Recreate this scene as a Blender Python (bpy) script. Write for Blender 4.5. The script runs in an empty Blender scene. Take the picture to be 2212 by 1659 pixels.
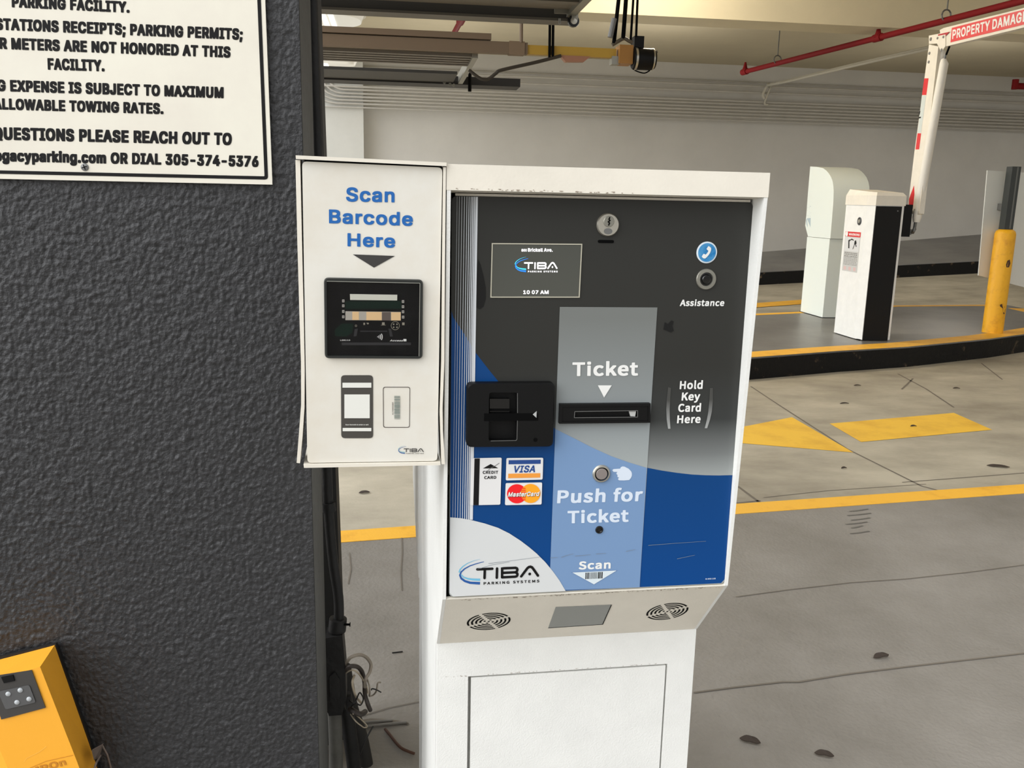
import bpy, bmesh, math, random
from mathutils import Matrix, Vector
random.seed(7)
R = math.radians
SC = bpy.context.scene
COL = SC.collection

# ------------------------------------------------------------------ camera
F_PX, CX, CY = 1905.0, 1106.0, 829.5          # focal length and centre for a 2212 x 1659 frame
PITCH, ROLL, YAW = R(11.807), R(-1.2446), R(7.627)
CAM = Vector((0.0, 0.0, 1.3))
_f = Vector((math.sin(YAW)*math.cos(PITCH), math.cos(YAW)*math.cos(PITCH), -math.sin(PITCH)))
_r0 = Vector((math.cos(YAW), -math.sin(YAW), 0.0))
_d0 = _f.cross(_r0)
C_R = math.cos(ROLL)*_r0 + math.sin(ROLL)*_d0
C_D = -math.sin(ROLL)*_r0 + math.cos(ROLL)*_d0
C_F = _f
cd = bpy.data.cameras.new('camera')
cd.sensor_fit = 'HORIZONTAL'; cd.sensor_width = 36.0
cd.lens = F_PX/2212.0*36.0
cd.clip_start = 0.05; cd.clip_end = 200
cam = bpy.data.objects.new('camera', cd); COL.objects.link(cam)
cam.matrix_world = Matrix(((C_R.x, -C_D.x, -C_F.x, CAM.x), (C_R.y, -C_D.y, -C_F.y, CAM.y),
                           (C_R.z, -C_D.z, -C_F.z, CAM.z), (0, 0, 0, 1)))
SC.camera = cam

# ------------------------------------------------------------------ sky, lamps, exposure
SC.view_settings.view_transform = 'Standard'
SC.view_settings.look = 'None'
SC.view_settings.exposure = -0.14
SC.view_settings.gamma = 1.0
SC.view_settings.use_curve_mapping = False
wd = bpy.data.worlds.new('overcast_sky'); SC.world = wd; wd.use_nodes = True
# overcast street light: brightest over the exit on the left, dimmer overhead and behind, dark towards the ground
_nt = wd.node_tree; _bg = _nt.nodes['Background']; _bg.inputs[0].default_value = (0.97, 0.98, 1.0, 1)
_tc = _nt.nodes.new('ShaderNodeTexCoord'); _sx = _nt.nodes.new('ShaderNodeSeparateXYZ'); _nt.links.new(_tc.outputs['Generated'], _sx.inputs[0])
def _m(op, a, b, c=None):
    n = _nt.nodes.new('ShaderNodeMath'); n.operation = op
    for i, v in enumerate((a, b, c)):
        if v is None: continue
        if isinstance(v, (int, float)): n.inputs[i].default_value = v
        else: _nt.links.new(v, n.inputs[i])
    return n.outputs[0]
SKY_BASE, SKY_UP, SKY_LEFT = 0.72, 0.36, 6.2
_z = _m('MAXIMUM', _sx.outputs[2], 0.0); _dot = _m('ADD', _m('MULTIPLY', _sx.outputs[0], -0.88), _m('ADD', _m('MULTIPLY', _sx.outputs[1], -0.16), _m('MULTIPLY', _sx.outputs[2], 0.44)))
_left = _m('POWER', _m('MAXIMUM', _dot, 0.0), 2.5)
_sum = _m('ADD', SKY_BASE, _m('ADD', _m('MULTIPLY', _z, SKY_UP), _m('MULTIPLY', _left, SKY_LEFT)))
_hor = _nt.nodes.new('ShaderNodeMapRange'); _hor.inputs['From Min'].default_value = -0.06; _hor.inputs['From Max'].default_value = 0.06; _hor.inputs['To Min'].default_value = 0.25
_nt.links.new(_sx.outputs[2], _hor.inputs['Value'])
_nt.links.new(_m('MULTIPLY', _sum, _hor.outputs[0]), _bg.inputs[1])

def area_lamp(name, loc, rot, sx, sy, power, color):
    l = bpy.data.lights.new(name, 'AREA'); l.shape = 'RECTANGLE'; l.size = sx; l.size_y = sy
    l.energy = power; l.color = color
    o = bpy.data.objects.new(name, l); COL.objects.link(o); o.location = loc; o.rotation_euler = rot
    return o
# lamp lighting the beam, plus unseen fill lamps added to brighten wall and ceiling
def point_lamp(loc, power, color, r=0.12):
    l = bpy.data.lights.new('beam_and_fill_lamp', 'POINT'); l.shadow_soft_size = r; l.energy = power; l.color = color
    o = bpy.data.objects.new('beam_and_fill_lamp', l); COL.objects.link(o); o.location = loc
point_lamp((2.3, 7.7, 3.40), 130, (1.0, 0.91, 0.77))
point_lamp((8.2, 6.6, 3.40), 36, (1.0, 0.9, 0.76))
point_lamp((0.6, 12.6, 2.3), 32, (1.0, 0.96, 0.9), .25)  # fill lamps from here on, added to lift the rear of the garage
point_lamp((3.4, 11.8, 2.6), 36, (1.0, 0.95, 0.88), .5)
point_lamp((8.0, 11.8, 2.4), 36, (1.0, 0.95, 0.88), .5)
point_lamp((13.0, 11.8, 2.75), 40, (1.0, 0.95, 0.88), .25)

# ------------------------------------------------------------------ measuring helpers: a pixel's ray met with a surface of the place
def ray(px, py):
    return C_R*((px-CX)/F_PX) + C_D*((py-CY)/F_PX) + C_F
def hit(px, py, n, d):
    r = ray(px, py); n = Vector(n)
    return CAM + r*((d - n.dot(CAM))/n.dot(r))
def onz(px, py, z): return hit(px, py, (0, 0, 1), z)
def ony(px, py, y): return hit(px, py, (0, 1, 0), y)
def onx(px, py, x): return hit(px, py, (1, 0, 0), x)
def frame(o, x, n):
    """A flat face: origin o, x to the right, n out of the face, y up in it."""
    x = Vector(x).normalized(); n = Vector(n).normalized(); y = n.cross(x).normalized(); x = y.cross(n)
    return Matrix(((x.x, y.x, n.x, o[0]), (x.y, y.y, n.y, o[1]), (x.z, y.z, n.z, o[2]), (0, 0, 0, 1)))
def flat(F, px, py):
    n = F.col[2].xyz; o = F.translation
    p = F.inverted() @ hit(px, py, n, n.dot(o))
    return (p.x, p.y)

# ------------------------------------------------------------------ materials
def lin(c):
    return tuple(((v/255)/12.92 if v/255 <= 0.04045 else ((v/255+0.055)/1.055)**2.4) for v in c) + (1.0,)
MATS = {}
def mat(name, c, rough=0.5, metal=0.0, bump=0.0, bscale=200.0, var=0.0, vscale=8.0, c2=None, spec=0.5, emit=0.0, stretch=None, vlo=0.35, vhi=0.65):
    m = bpy.data.materials.new(name); m.use_nodes = True; nt = m.node_tree; N = nt.nodes; L = nt.links
    b = N['Principled BSDF']
    b.inputs['Base Color'].default_value = lin(c); b.inputs['Roughness'].default_value = rough
    b.inputs['Metallic'].default_value = metal; b.inputs['Specular IOR Level'].default_value = spec
    if emit:
        b.inputs['Emission Color'].default_value = lin(c); b.inputs['Emission Strength'].default_value = emit
    tc = N.new('ShaderNodeTexCoord'); src = tc.outputs['Object']
    if stretch:
        mp = N.new('ShaderNodeMapping'); mp.inputs['Scale'].default_value = stretch
        L.new(src, mp.inputs['Vector']); vsrc = mp.outputs['Vector']
    else: vsrc = src
    if var or c2:
        nz = N.new('ShaderNodeTexNoise'); nz.inputs['Scale'].default_value = vscale; nz.inputs['Detail'].default_value = 8; nz.inputs['Roughness'].default_value = 0.65
        L.new(vsrc, nz.inputs['Vector'])
        cr = N.new('ShaderNodeValToRGB')
        a = lin(c)
        if c2: e = lin(c2)
        else: e = tuple(max(0, v*(1-var)) for v in a[:3]) + (1,); a = tuple(min(1, v*(1+var)) for v in a[:3]) + (1,)
        cr.color_ramp.elements[0].position = vlo; cr.color_ramp.elements[0].color = e
        cr.color_ramp.elements[1].position = vhi; cr.color_ramp.elements[1].color = a
        L.new(nz.outputs['Fac'], cr.inputs['Fac']); L.new(cr.outputs['Color'], b.inputs['Base Color'])
    if bump:
        n2 = N.new('ShaderNodeTexNoise'); n2.inputs['Scale'].default_value = bscale; n2.inputs['Detail'].default_value = 4
        L.new(src, n2.inputs['Vector'])
        bp = N.new('ShaderNodeBump'); bp.inputs['Strength'].default_value = bump; bp.inputs['Distance'].default_value = 0.002 if bscale > 60 else 0.006
        L.new(n2.outputs['Fac'], bp.inputs['Height']); L.new(bp.outputs['Normal'], b.inputs['Normal'])
    MATS[name] = m
    return m
def grad_mat(name, stops, rough, axis=2, spec=0.4):
    """A print that runs from one ink to another along the face; stops are (height in metres, colour)."""
    m = bpy.data.materials.new(name); m.use_nodes = True; nt = m.node_tree; N = nt.nodes; L = nt.links
    b = N['Principled BSDF']; b.inputs['Roughness'].default_value = rough; b.inputs['Specular IOR Level'].default_value = spec
    tc = N.new('ShaderNodeTexCoord'); sp = N.new('ShaderNodeSeparateXYZ'); L.new(tc.outputs['Object'], sp.inputs[0])
    stops = [(z-0.15, c) for z, c in stops]      # heights are above the road, the machine stands on the island
    mr = N.new('ShaderNodeMapRange'); z0, z1 = stops[0][0], stops[-1][0]
    mr.inputs['From Min'].default_value = z0; mr.inputs['From Max'].default_value = z1
    L.new(sp.outputs[axis], mr.inputs['Value'])
    cr = N.new('ShaderNodeValToRGB'); L.new(mr.outputs['Result'], cr.inputs['Fac']); L.new(cr.outputs['Color'], b.inputs['Base Color'])
    el = cr.color_ramp.elements
    while len(el) < len(stops): el.new(0.5)
    for e, (z, c) in zip(el, stops): e.position = (z-z0)/(z1-z0)
    for e, (z, c) in zip(el, stops): e.position = (z-z0)/(z1-z0); e.color = lin(c)
    return m

# ------------------------------------------------------------------ objects
ROOTM = {}
def tag(o, label, cat, group=None):
    o['label'] = label; o['category'] = cat
    if group: o['group'] = group
    return o
def thing(name, label, cat, M, group=None):
    o = bpy.data.objects.new(name, None); COL.objects.link(o); o.empty_display_size = 0.1
    if not isinstance(M, Matrix): M = Matrix.Translation(Vector(M))
    o.matrix_world = M; ROOTM[o] = M.copy()
    return tag(o, label, cat, group)
def place(name, me, parent):
    o = bpy.data.objects.new(name, me); COL.objects.link(o)
    if parent: o.parent = parent; ROOTM[o] = ROOTM[parent]
    return o
def obj(name, bm, m, parent=None, F=None, smooth=None, bevel=0.0, segs=2, label=None):
    """Link one mesh; bm is in the coordinates of F (None: the place's own)."""
    if bevel:
        es = [e for e in bm.edges if len(e.link_faces) == 2 and e.calc_face_angle(0) > 0.5]
        bmesh.ops.bevel(bm, geom=es, offset=bevel, segments=segs, profile=0.5, affect='EDGES', clamp_overlap=True)
    bmesh.ops.recalc_face_normals(bm, faces=bm.faces)
    me = bpy.data.meshes.new(name); bm.to_mesh(me); bm.free()
    if F is not None: me.transform(F)
    if parent: me.transform(ROOTM[parent].inverted())
    for x in (m if isinstance(m, (list, tuple)) else [m]): me.materials.append(x)
    if smooth is not None:
        me.polygons.foreach_set('use_smooth', [True]*len(me.polygons))
        if smooth: me.set_sharp_from_angle(angle=R(smooth))
    o = place(name, me, parent)
    if not parent:
        lo = Vector((min(v.co[i] for v in me.vertices) for i in range(3))); hi = Vector((max(v.co[i] for v in me.vertices) for i in range(3)))
        b = Vector(((lo.x+hi.x)/2, (lo.y+hi.y)/2, lo.z)); me.transform(Matrix.Translation(-b)); o.location = b
        ROOTM[o] = Matrix.Translation(b)
    if label: o['label'] = label
    return o
def struct(name, bm, m, F=None, smooth=None, bevel=0.0):
    o = obj(name, bm, m, None, F, smooth, bevel); o['kind'] = 'structure'
    return o
def box(bm, lo, hi, M=None, mi=0):
    c = [Vector((x, y, z)) for x in (lo[0], hi[0]) for y in (lo[1], hi[1]) for z in (lo[2], hi[2])]
    if M: c = [M @ v for v in c]
    v = [bm.verts.new(p) for p in c]
    for q in ((0, 1, 3, 2), (4, 6, 7, 5), (0, 4, 5, 1), (2, 3, 7, 6), (0, 2, 6, 4), (1, 5, 7, 3)):
        f = bm.faces.new([v[i] for i in q]); f.material_index = mi
    return bm
def prism(bm, a, b, mi=0):
    """Two matching loops of points joined into a closed solid."""
    va = [bm.verts.new(p) for p in a]; vb = [bm.verts.new(p) for p in b]; n = len(va)
    fs = [bm.faces.new(va), bm.faces.new(vb[::-1])]
    for i in range(n): fs.append(bm.faces.new((va[i], vb[i], vb[(i+1) % n], va[(i+1) % n])))
    for f in fs: f.material_index = mi
    return bm
def slab(bm, pts, z0, z1, mi=0):
    return prism(bm, [(p[0], p[1], z0) for p in pts], [(p[0], p[1], z1) for p in pts], mi)
def xprism(bm, prof, x0, x1, mi=0):
    return prism(bm, [(x0, y, z) for y, z in prof], [(x1, y, z) for y, z in prof], mi)
def tube(bm, pts, r, n=10, caps=True, mi=0):
    pts = [Vector(p) for p in pts]; rs = r if isinstance(r, (list, tuple)) else [r]*len(pts)
    rings = []; up = None
    for i, p in enumerate(pts):
        t = (pts[min(i+1, len(pts)-1)] - pts[max(i-1, 0)]).normalized()
        if up is None: up = t.orthogonal().normalized()
        up = (up - t*up.dot(t)).normalized(); s = t.cross(up)
        rings.append([bm.verts.new(p + (up*math.cos(2*math.pi*k/n) + s*math.sin(2*math.pi*k/n))*rs[i]) for k in range(n)])
    for a, b in zip(rings, rings[1:]):
        for k in range(n):
            f = bm.faces.new((a[k], a[(k+1) % n], b[(k+1) % n], b[k])); f.material_index = mi
    if caps:
        for rr in (rings[0][::-1], rings[-1]):
            f = bm.faces.new(rr); f.material_index = mi
    return bm
def curve_pts(pts, n=6):
    """A smooth line through the points."""
    P = [Vector(p) for p in pts]; out = []
    for i in range(len(P)-1):
        a, b, c, d = P[max(i-1, 0)], P[i], P[i+1], P[min(i+2, len(P)-1)]
        for k in range(n):
            t = k/n
            out.append(0.5*((2*b) + (c-a)*t + (2*a-5*b+4*c-d)*t*t + (3*b-a-3*c+d)*t**3))
    out.append(P[-1]); return out
def lathe(bm, prof, n=32, M=None, mi=0):
    """Turned round the local z axis; prof is (radius, z)."""
    rings = []
    for r, z in prof:
        if r < 1e-6: rings.append([bm.verts.new((0, 0, z))])
        else: rings.append([bm.verts.new((r*math.cos(2*math.pi*k/n), r*math.sin(2*math.pi*k/n), z)) for k in range(n)])
    nv = []
    for a, b in zip(rings, rings[1:]):
        for k in range(n):
            q = [a[k % len(a)], a[(k+1) % len(a)], b[(k+1) % len(b)], b[k % len(b)]]
            u = []
            for w in q:
                if w not in u: u.append(w)
            if len(u) > 2: bm.faces.new(u).material_index = mi
    if M:
        for rg in rings:
            for v in rg: v.co = M @ v.co
    return bm
def rrect(x0, y0, x1, y1, r, n=5):
    out = []
    for cx, cy, a in ((x1-r, y1-r, 0), (x0+r, y1-r, 90), (x0+r, y0+r, 180), (x1-r, y0+r, 270)):
        for k in range(n+1):
            t = R(a+90*k/n); out.append((cx+r*math.cos(t), cy+r*math.sin(t)))
    return out
def round_corners(pts, r, n=4):
    out = []; m = len(pts)
    for i in range(m):
        a, b, c = Vector(pts[i-1]), Vector(pts[i]), Vector(pts[(i+1) % m])
        p = b + (a-b).normalized()*r; q = b + (c-b).normalized()*r
        for k in range(n+1):
            t = k/n; out.append(tuple((1-t)**2*p + 2*t*(1-t)*b + t*t*q))
    return out

def fill2d(loops):
    """Flat outline with holes -> bmesh in the xy plane."""
    c = bpy.data.curves.new('o', 'CURVE'); c.dimensions = '2D'; c.fill_mode = 'BOTH'
    for l in loops:
        s = c.splines.new('POLY'); s.points.add(len(l)-1)
        for i, p in enumerate(l): s.points[i].co = (p[0], p[1], 0, 1)
        s.use_cyclic_u = True
    o = bpy.data.objects.new('o', c); me = o.to_mesh()
    bm = bmesh.new(); bm.from_mesh(me); o.to_mesh_clear()
    bpy.data.objects.remove(o); bpy.data.curves.remove(c)
    return bm
def decal(name, loops, m, parent, F, off=0.0004, px=True, label=None, thick=0.0, each=False):
    """Ink, film or an inlay on the flat face F; loops in pixels of the photograph or in metres on the face."""
    if px: loops = [[flat(F, *p) for p in l] for l in loops]
    if each:                                     # letter by letter, so that close letters never cancel
        bm = bmesh.new(); tmp = bpy.data.meshes.new('t')
        for g in loops:
            b1 = fill2d(g); b1.to_mesh(tmp); b1.free(); bm.from_mesh(tmp)
        bpy.data.meshes.remove(tmp)
    else: bm = fill2d(loops)
    bm.normal_update()
    for f in bm.faces:
        if f.normal.z < 0: f.normal_flip()
    me = bpy.data.meshes.new(name)
    if thick:
        ex = bmesh.ops.extrude_face_region(bm, geom=bm.faces[:])
        for v in [g for g in ex['geom'] if isinstance(g, bmesh.types.BMVert)]: v.co.z += thick
        bmesh.ops.recalc_face_normals(bm, faces=bm.faces)
    bm.to_mesh(me); bm.free()
    me.transform(F @ Matrix.Translation((0, 0, off)))
    if parent: me.transform(ROOTM[parent].inverted())
    for x in (m if isinstance(m, (list, tuple)) else [m]): me.materials.append(x)
    o = place(name, me, parent)
    if label: o['label'] = label
    return o
def stroke(pts, w, w2=None, cap=True, n=6):
    """Outline of a line of width w (w2 at its end) with round ends, in the plane."""
    P = [Vector(p) for p in pts]; m = len(P); L, Rr = [], []
    for i, p in enumerate(P):
        if i == 0: t = P[1]-P[0]
        elif i == m-1: t = P[-1]-P[-2]
        else: t = (P[i+1]-P[i]).normalized() + (P[i]-P[i-1]).normalized()
        t.normalize(); nn = Vector((-t.y, t.x))
        h = (w if w2 is None else w + (w2-w)*i/(m-1))/2
        if 0 < i < m-1:
            d = (P[i+1]-P[i]).normalized(); h = h/max(0.35, abs(nn.dot(Vector((-d.y, d.x)))))
        L.append(tuple(p+nn*h)); Rr.append(tuple(p-nn*h))
    out = list(L)
    if cap:
        def arc(c, a, b):
            c = Vector(c); v = Vector(a)-c; s = 1
            r = []
            for k in range(1, n):
                t = -math.pi*k/n; r.append(tuple(c+Vector((v.x*math.cos(t)-v.y*math.sin(t), v.x*math.sin(t)+v.y*math.cos(t)))))
            return r
        out += arc(P[-1], L[-1], Rr[-1])
        out += Rr[::-1]
        out += arc(P[0], Rr[0], L[0])
    else: out += Rr[::-1]
    return out
def circle(cx, cy, r, ry=None, n=40):
    ry = ry or r
    return [(cx+r*math.cos(2*math.pi*k/n), cy+ry*math.sin(2*math.pi*k/n)) for k in range(n)]

# letter outlines: three alphabets (condensed black, wide bold, humanist bold); per letter its advance and closed loops, cap height 1000
GLYPHS = {'A':{' ':(307,[]),
'A':(627,[[272,1001,217,992,209,975,15,153,3,79,12,16,17,10,72,2,147,2,200,12,257,239,359,242,372,236,426,13,485,2,556,2,611,10,616,16,624,71,616,134,415,983,406,992,355,1000]]),
'B':(602,[[65,992,60,987,51,928,51,75,60,16,65,10,120,2,356,2,450,19,501,49,533,90,553,134,574,244,574,358,566,413,545,488,525,527,538,566,554,668,554,743,529,873,514,908,478,954,454,972,415,988,328,1001,120,1001],[259,389,301,391,316,386,344,363,368,318,373,303,364,279,344,250,312,231,265,230,256,236],[261,620,256,629,256,763,265,769,301,767,341,727,350,692,333,657,309,631,289,620]]),
'C':(661,[[350,1013,251,1001,212,988,165,957,126,914,70,802,49,724,29,582,34,378,50,271,89,150,126,86,180,32,236,3,310,-10,381,-9,452,3,495,23,537,55,575,106,598,154,619,220,635,319,626,393,621,399,562,407,499,407,444,399,421,327,402,287,365,246,342,235,297,271,259,338,234,421,230,480,234,578,251,641,278,700,326,757,346,767,374,747,393,725,413,692,444,600,503,592,566,592,621,600,634,657,634,684,614,798,579,885,544,936,520,960,476,988,436,1001]]),
'D':(652,[[62,991,51,928,51,75,60,16,65,10,120,2,328,2,403,14,442,27,487,55,545,122,581,197,601,271,621,401,625,535,609,684,581,806,545,881,523,912,483,952,430,980,312,1001,120,1001],[261,231,255,244,256,759,261,768,285,769,328,748,358,720,396,657,420,558,421,448,412,393,396,346,368,294,324,251,281,231]]),
'E':(560,[[65,992,60,987,51,928,51,75,60,16,65,10,124,2,462,2,517,10,522,16,531,75,530,165,519,220,462,230,265,230,256,240,259,389,438,391,497,402,507,464,507,550,499,606,493,611,438,619,259,621,255,755,257,765,265,769,458,769,516,779,527,838,527,932,518,987,513,992,454,1001,120,1001]]),
'F':(551,[[65,10,120,2,187,2,246,13,255,71,259,374,427,376,482,384,487,389,495,444,495,535,485,596,427,607,259,609,256,759,265,769,454,769,512,779,523,834,523,928,514,987,509,992,454,1001,124,1001,65,992,60,987,51,928,51,75,60,16]]),
'G':(672,[[306,-9,381,-9,468,7,512,32,556,75,591,130,618,205,643,374,643,500,631,559,574,568,358,568,301,555,293,496,293,409,301,354,358,341,421,339,421,323,387,264,346,233,325,244,301,268,259,337,234,421,230,480,234,578,267,682,310,745,342,766,377,741,410,692,444,600,503,592,570,592,625,600,638,657,627,747,610,814,582,879,552,924,508,967,464,992,350,1013,251,1001,218,991,169,961,122,910,90,855,62,779,29,582,34,378,54,252,83,161,125,87,168,40,224,7]]),
'H':(668,[[606,991,552,1000,485,1001,423,989,413,932,413,637,409,629,399,627,265,627,256,633,255,932,246,989,183,1001,116,1000,61,989,51,928,51,75,62,12,116,2,183,2,246,13,255,71,256,385,259,393,269,395,403,395,412,389,413,71,423,13,485,2,552,2,607,13,617,75,617,928]]),
'I':(431,[[399,992,344,1001,88,1001,33,992,28,987,19,928,19,838,28,782,33,777,108,768,114,755,113,240,108,231,33,222,28,216,19,161,19,71,28,16,33,10,88,2,344,2,399,10,404,16,412,75,412,161,404,216,399,222,324,231,318,244,318,759,324,768,399,777,404,782,412,838,412,932,404,987]]),
'J':(536,[[472,992,417,1001,350,1001,295,992,289,987,281,928,281,299,260,248,246,248,227,287,226,362,215,417,161,426,90,427,35,418,30,413,21,358,21,256,42,134,81,55,126,15,165,-1,220,-9,283,-10,358,3,394,24,426,55,461,122,485,260,485,932,477,987]]),
'K':(613,[[598,991,537,1001,450,1001,392,991,261,778,256,786,255,936,246,989,183,1001,116,1000,61,989,51,928,51,75,62,12,116,2,183,2,246,13,255,71,256,295,261,305,399,12,454,2,537,2,600,13,609,71,600,130,409,547,600,873,609,932]]),
'L':(532,[[65,992,60,987,51,928,51,75,60,16,65,10,124,2,446,2,501,10,506,16,515,75,515,165,504,220,446,230,265,230,256,236,255,928,247,987,242,992,187,1001,120,1001]]),
'M':(790,[[62,991,51,928,51,75,61,13,124,2,187,2,240,12,251,71,254,192,306,12,368,2,427,2,482,11,537,196,539,71,550,12,611,2,674,2,728,12,739,75,739,928,729,989,674,1000,580,1001,513,987,395,529,276,987,214,1001,120,1001]]),
'N':(675,[[62,12,116,2,183,2,246,13,255,71,257,381,270,366,415,13,470,2,552,2,615,13,625,75,625,928,614,991,560,1000,489,1001,434,992,429,987,421,932,419,613,410,621,257,990,202,1000,124,1001,61,989,51,928,51,75]]),
'O':(686,[[346,1013,251,1001,212,988,165,957,126,914,86,843,62,775,49,724,29,582,34,378,54,256,89,150,141,66,180,32,236,3,310,-10,381,-9,464,7,511,34,558,82,594,140,626,228,650,358,658,441,658,559,642,692,618,798,586,873,538,942,483,984,436,1001],[342,766,369,749,410,700,441,625,454,559,454,433,437,362,401,286,371,252,346,235,325,244,297,271,262,330,234,421,230,480,234,578,251,641,291,721]]),
'P':(589,[[65,10,120,2,183,2,244,12,255,71,257,313,340,317,415,330,446,342,495,381,533,448,550,507,566,621,566,700,550,810,533,869,506,920,478,953,434,980,324,1001,120,1001,65,992,60,987,51,928,51,75,60,16],[261,545,256,554,256,763,261,768,293,768,324,749,341,727,360,680,361,641,341,590,318,562,289,546]]),
'Q':(686,[[617,-71,622,-66,631,-11,623,45,586,123,622,214,642,308,658,442,658,556,638,713,610,819,575,894,552,925,515,962,472,989,373,1010,306,1010,224,993,155,949,105,882,66,788,45,701,29,579,29,418,49,277,70,198,107,115,137,71,165,43,212,12,251,0,330,-12,397,-7,428,-66,436,-71,491,-79,558,-79],[255,358,247,371,234,422,230,481,234,579,259,662,278,701,320,752,346,766,389,730,418,685,437,638,454,564,450,410,436,397,393,404,326,404,267,396]]),
'R':(594,[[65,992,60,987,51,928,51,75,60,16,65,10,120,2,191,2,246,13,255,71,255,322,261,335,282,291,379,12,442,2,517,2,572,10,577,16,586,71,578,130,488,385,522,433,537,468,566,613,562,747,549,822,526,893,489,945,454,972,407,989,320,1001,120,1001],[261,768,293,768,316,757,349,720,361,684,361,649,345,609,324,584,297,569,265,568,256,574,256,759]]),
'S':(591,[[340,1009,265,1009,206,1000,155,981,123,958,87,913,68,874,51,811,39,712,43,645,60,555,98,484,159,432,312,359,337,339,360,303,354,284,334,252,296,226,267,244,244,276,218,360,163,368,96,368,41,360,36,355,27,299,31,233,48,146,75,83,107,44,143,17,182,0,257,-13,336,-13,406,-1,469,30,505,66,533,115,550,166,565,268,565,343,554,421,537,476,509,525,477,557,430,587,292,653,273,668,249,704,253,724,271,752,300,770,336,736,367,652,422,644,489,644,544,652,549,657,558,736,537,854,513,909,487,944,438,984,395,1000]]),
'T':(593,[[266,2,333,2,389,16,397,75,398,763,407,769,509,769,565,780,574,838,574,932,566,987,561,992,506,1001,93,1001,34,992,28,987,20,932,20,841,30,780,85,769,187,769,196,763,197,67,208,12]]),
'U':(669,[[62,989,51,930,51,305,67,202,88,135,130,65,162,33,202,9,301,-12,371,-12,458,5,505,32,561,96,592,167,609,246,617,305,617,926,609,985,603,990,544,999,478,998,421,985,413,930,412,344,399,303,376,265,352,240,332,230,292,265,256,344,255,930,247,985,242,990,187,999,116,998]]),
'V':(627,[[355,2,410,10,419,24,612,849,624,924,616,987,611,992,556,1001,481,1000,426,990,316,516,299,566,202,990,143,1001,72,1001,17,992,12,987,3,932,11,865,213,20,221,10,272,2]]),
'W':(854,[[166,10,221,2,304,2,363,13,426,357,435,330,493,13,556,2,634,2,689,13,844,873,852,932,841,991,788,1000,717,1001,654,989,591,633,581,661,524,990,461,1001,383,1000,329,991,265,630,255,657,198,990,143,1000,76,1001,13,989,3,932,11,861,157,31]]),
'X':(621,[[595,991,534,1001,459,1000,404,991,314,800,305,806,222,991,168,1000,89,1001,27,989,17,932,26,869,183,511,14,134,5,71,16,12,78,2,156,2,210,12,310,225,318,218,411,12,467,2,542,2,605,13,614,71,605,134,439,511,597,869,606,932]]),
'Y':(619,[[343,2,398,10,404,16,412,71,412,381,607,869,616,928,608,987,603,992,548,1001,469,1001,411,991,316,755,308,749,208,991,147,1001,72,1001,17,992,12,987,3,932,12,869,207,381,208,71,216,16,272,2]]),
';':(307,[[40,-193,142,-201,197,-193,203,-187,266,166,258,241,252,246,197,255,127,255,72,246,66,241,26,-105,27,-136],[241,737,154,750,91,738,71,721,54,674,46,591,59,516,83,476,166,459,225,468,257,489,274,536,282,623,266,705]]),
'.':(307,[[234,268,171,281,140,281,83,272,56,244,40,169,40,106,52,40,77,7,140,-5,171,-5,226,4,251,24,262,55,271,110,271,162,258,232]]),
'0':(598,[[299,1013,212,1001,189,992,156,971,113,920,86,861,66,794,38,598,42,354,61,224,90,126,129,55,160,24,212,-1,271,-10,330,-9,401,3,441,26,480,70,508,126,536,220,560,401,556,645,537,775,508,873,480,929,433,980,389,1000],[299,758,316,739,343,676,356,621,360,566,360,429,352,358,330,290,299,242,274,275,255,327,238,433,242,618,267,708,282,739]]),
'3':(598,[[74,992,69,987,61,932,61,838,70,780,125,769,228,769,235,763,163,633,155,578,155,496,163,437,220,423,259,423,288,409,323,374,342,330,344,307,323,260,291,230,273,240,254,264,224,351,169,360,106,360,44,350,33,295,33,256,58,130,92,67,129,30,161,11,259,-10,326,-9,409,7,464,42,504,95,531,165,548,268,548,358,523,488,500,539,477,570,420,618,516,791,524,846,525,928,516,987,511,992,452,1001,129,1001]]),
'5':(598,[[505,992,450,1001,159,1001,104,992,98,987,86,920,59,535,67,445,80,435,190,419,249,428,277,454,289,457,317,425,341,366,336,303,309,252,292,238,264,271,237,348,182,356,119,356,64,348,59,342,51,252,72,138,99,79,126,43,163,15,190,3,261,-9,324,-10,410,9,438,26,477,66,500,102,521,157,546,295,546,389,530,500,506,578,467,641,430,673,375,694,281,703,275,716,279,763,285,768,450,769,509,780,518,838,518,932,510,987]]),
'7':(598,[[106,10,161,2,232,2,293,16,536,763,545,822,545,932,536,987,531,992,476,1001,126,1001,67,992,62,987,53,932,53,838,64,779,122,769,295,769,304,763,102,138,93,71,101,16]]),
'-':(598,[[478,333,488,390,488,477,476,540,419,549,183,549,120,538,110,481,110,394,121,331,179,321,415,321]]),
'e':(544,[[186,777,154,765,109,729,67,658,47,603,23,454,23,316,40,202,55,143,87,77,150,13,194,-3,253,-12,315,-12,371,-3,422,17,459,49,488,95,510,159,518,226,509,277,493,293,517,301,526,356,526,426,505,592,489,647,466,698,441,731,410,758,378,773,308,786,245,786],[243,285,312,287,319,281,304,250,284,229,257,252],[253,517,276,543,297,517,280,511,257,512]]),
'g':(567,[[512,772,457,780,367,775,284,788,241,788,170,775,139,759,109,735,75,684,59,648,39,574,23,467,23,318,47,176,63,133,104,59,48,7,39,-55,51,-122,87,-185,115,-214,166,-241,249,-254,315,-254,386,-241,447,-209,470,-185,497,-138,514,-75,526,7,526,711,517,766],[253,6,300,12,305,7,280,-20],[276,541,288,532,308,497,325,432,320,330,297,275,276,253,260,267,237,309,223,369,228,456,252,515]]),
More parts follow.
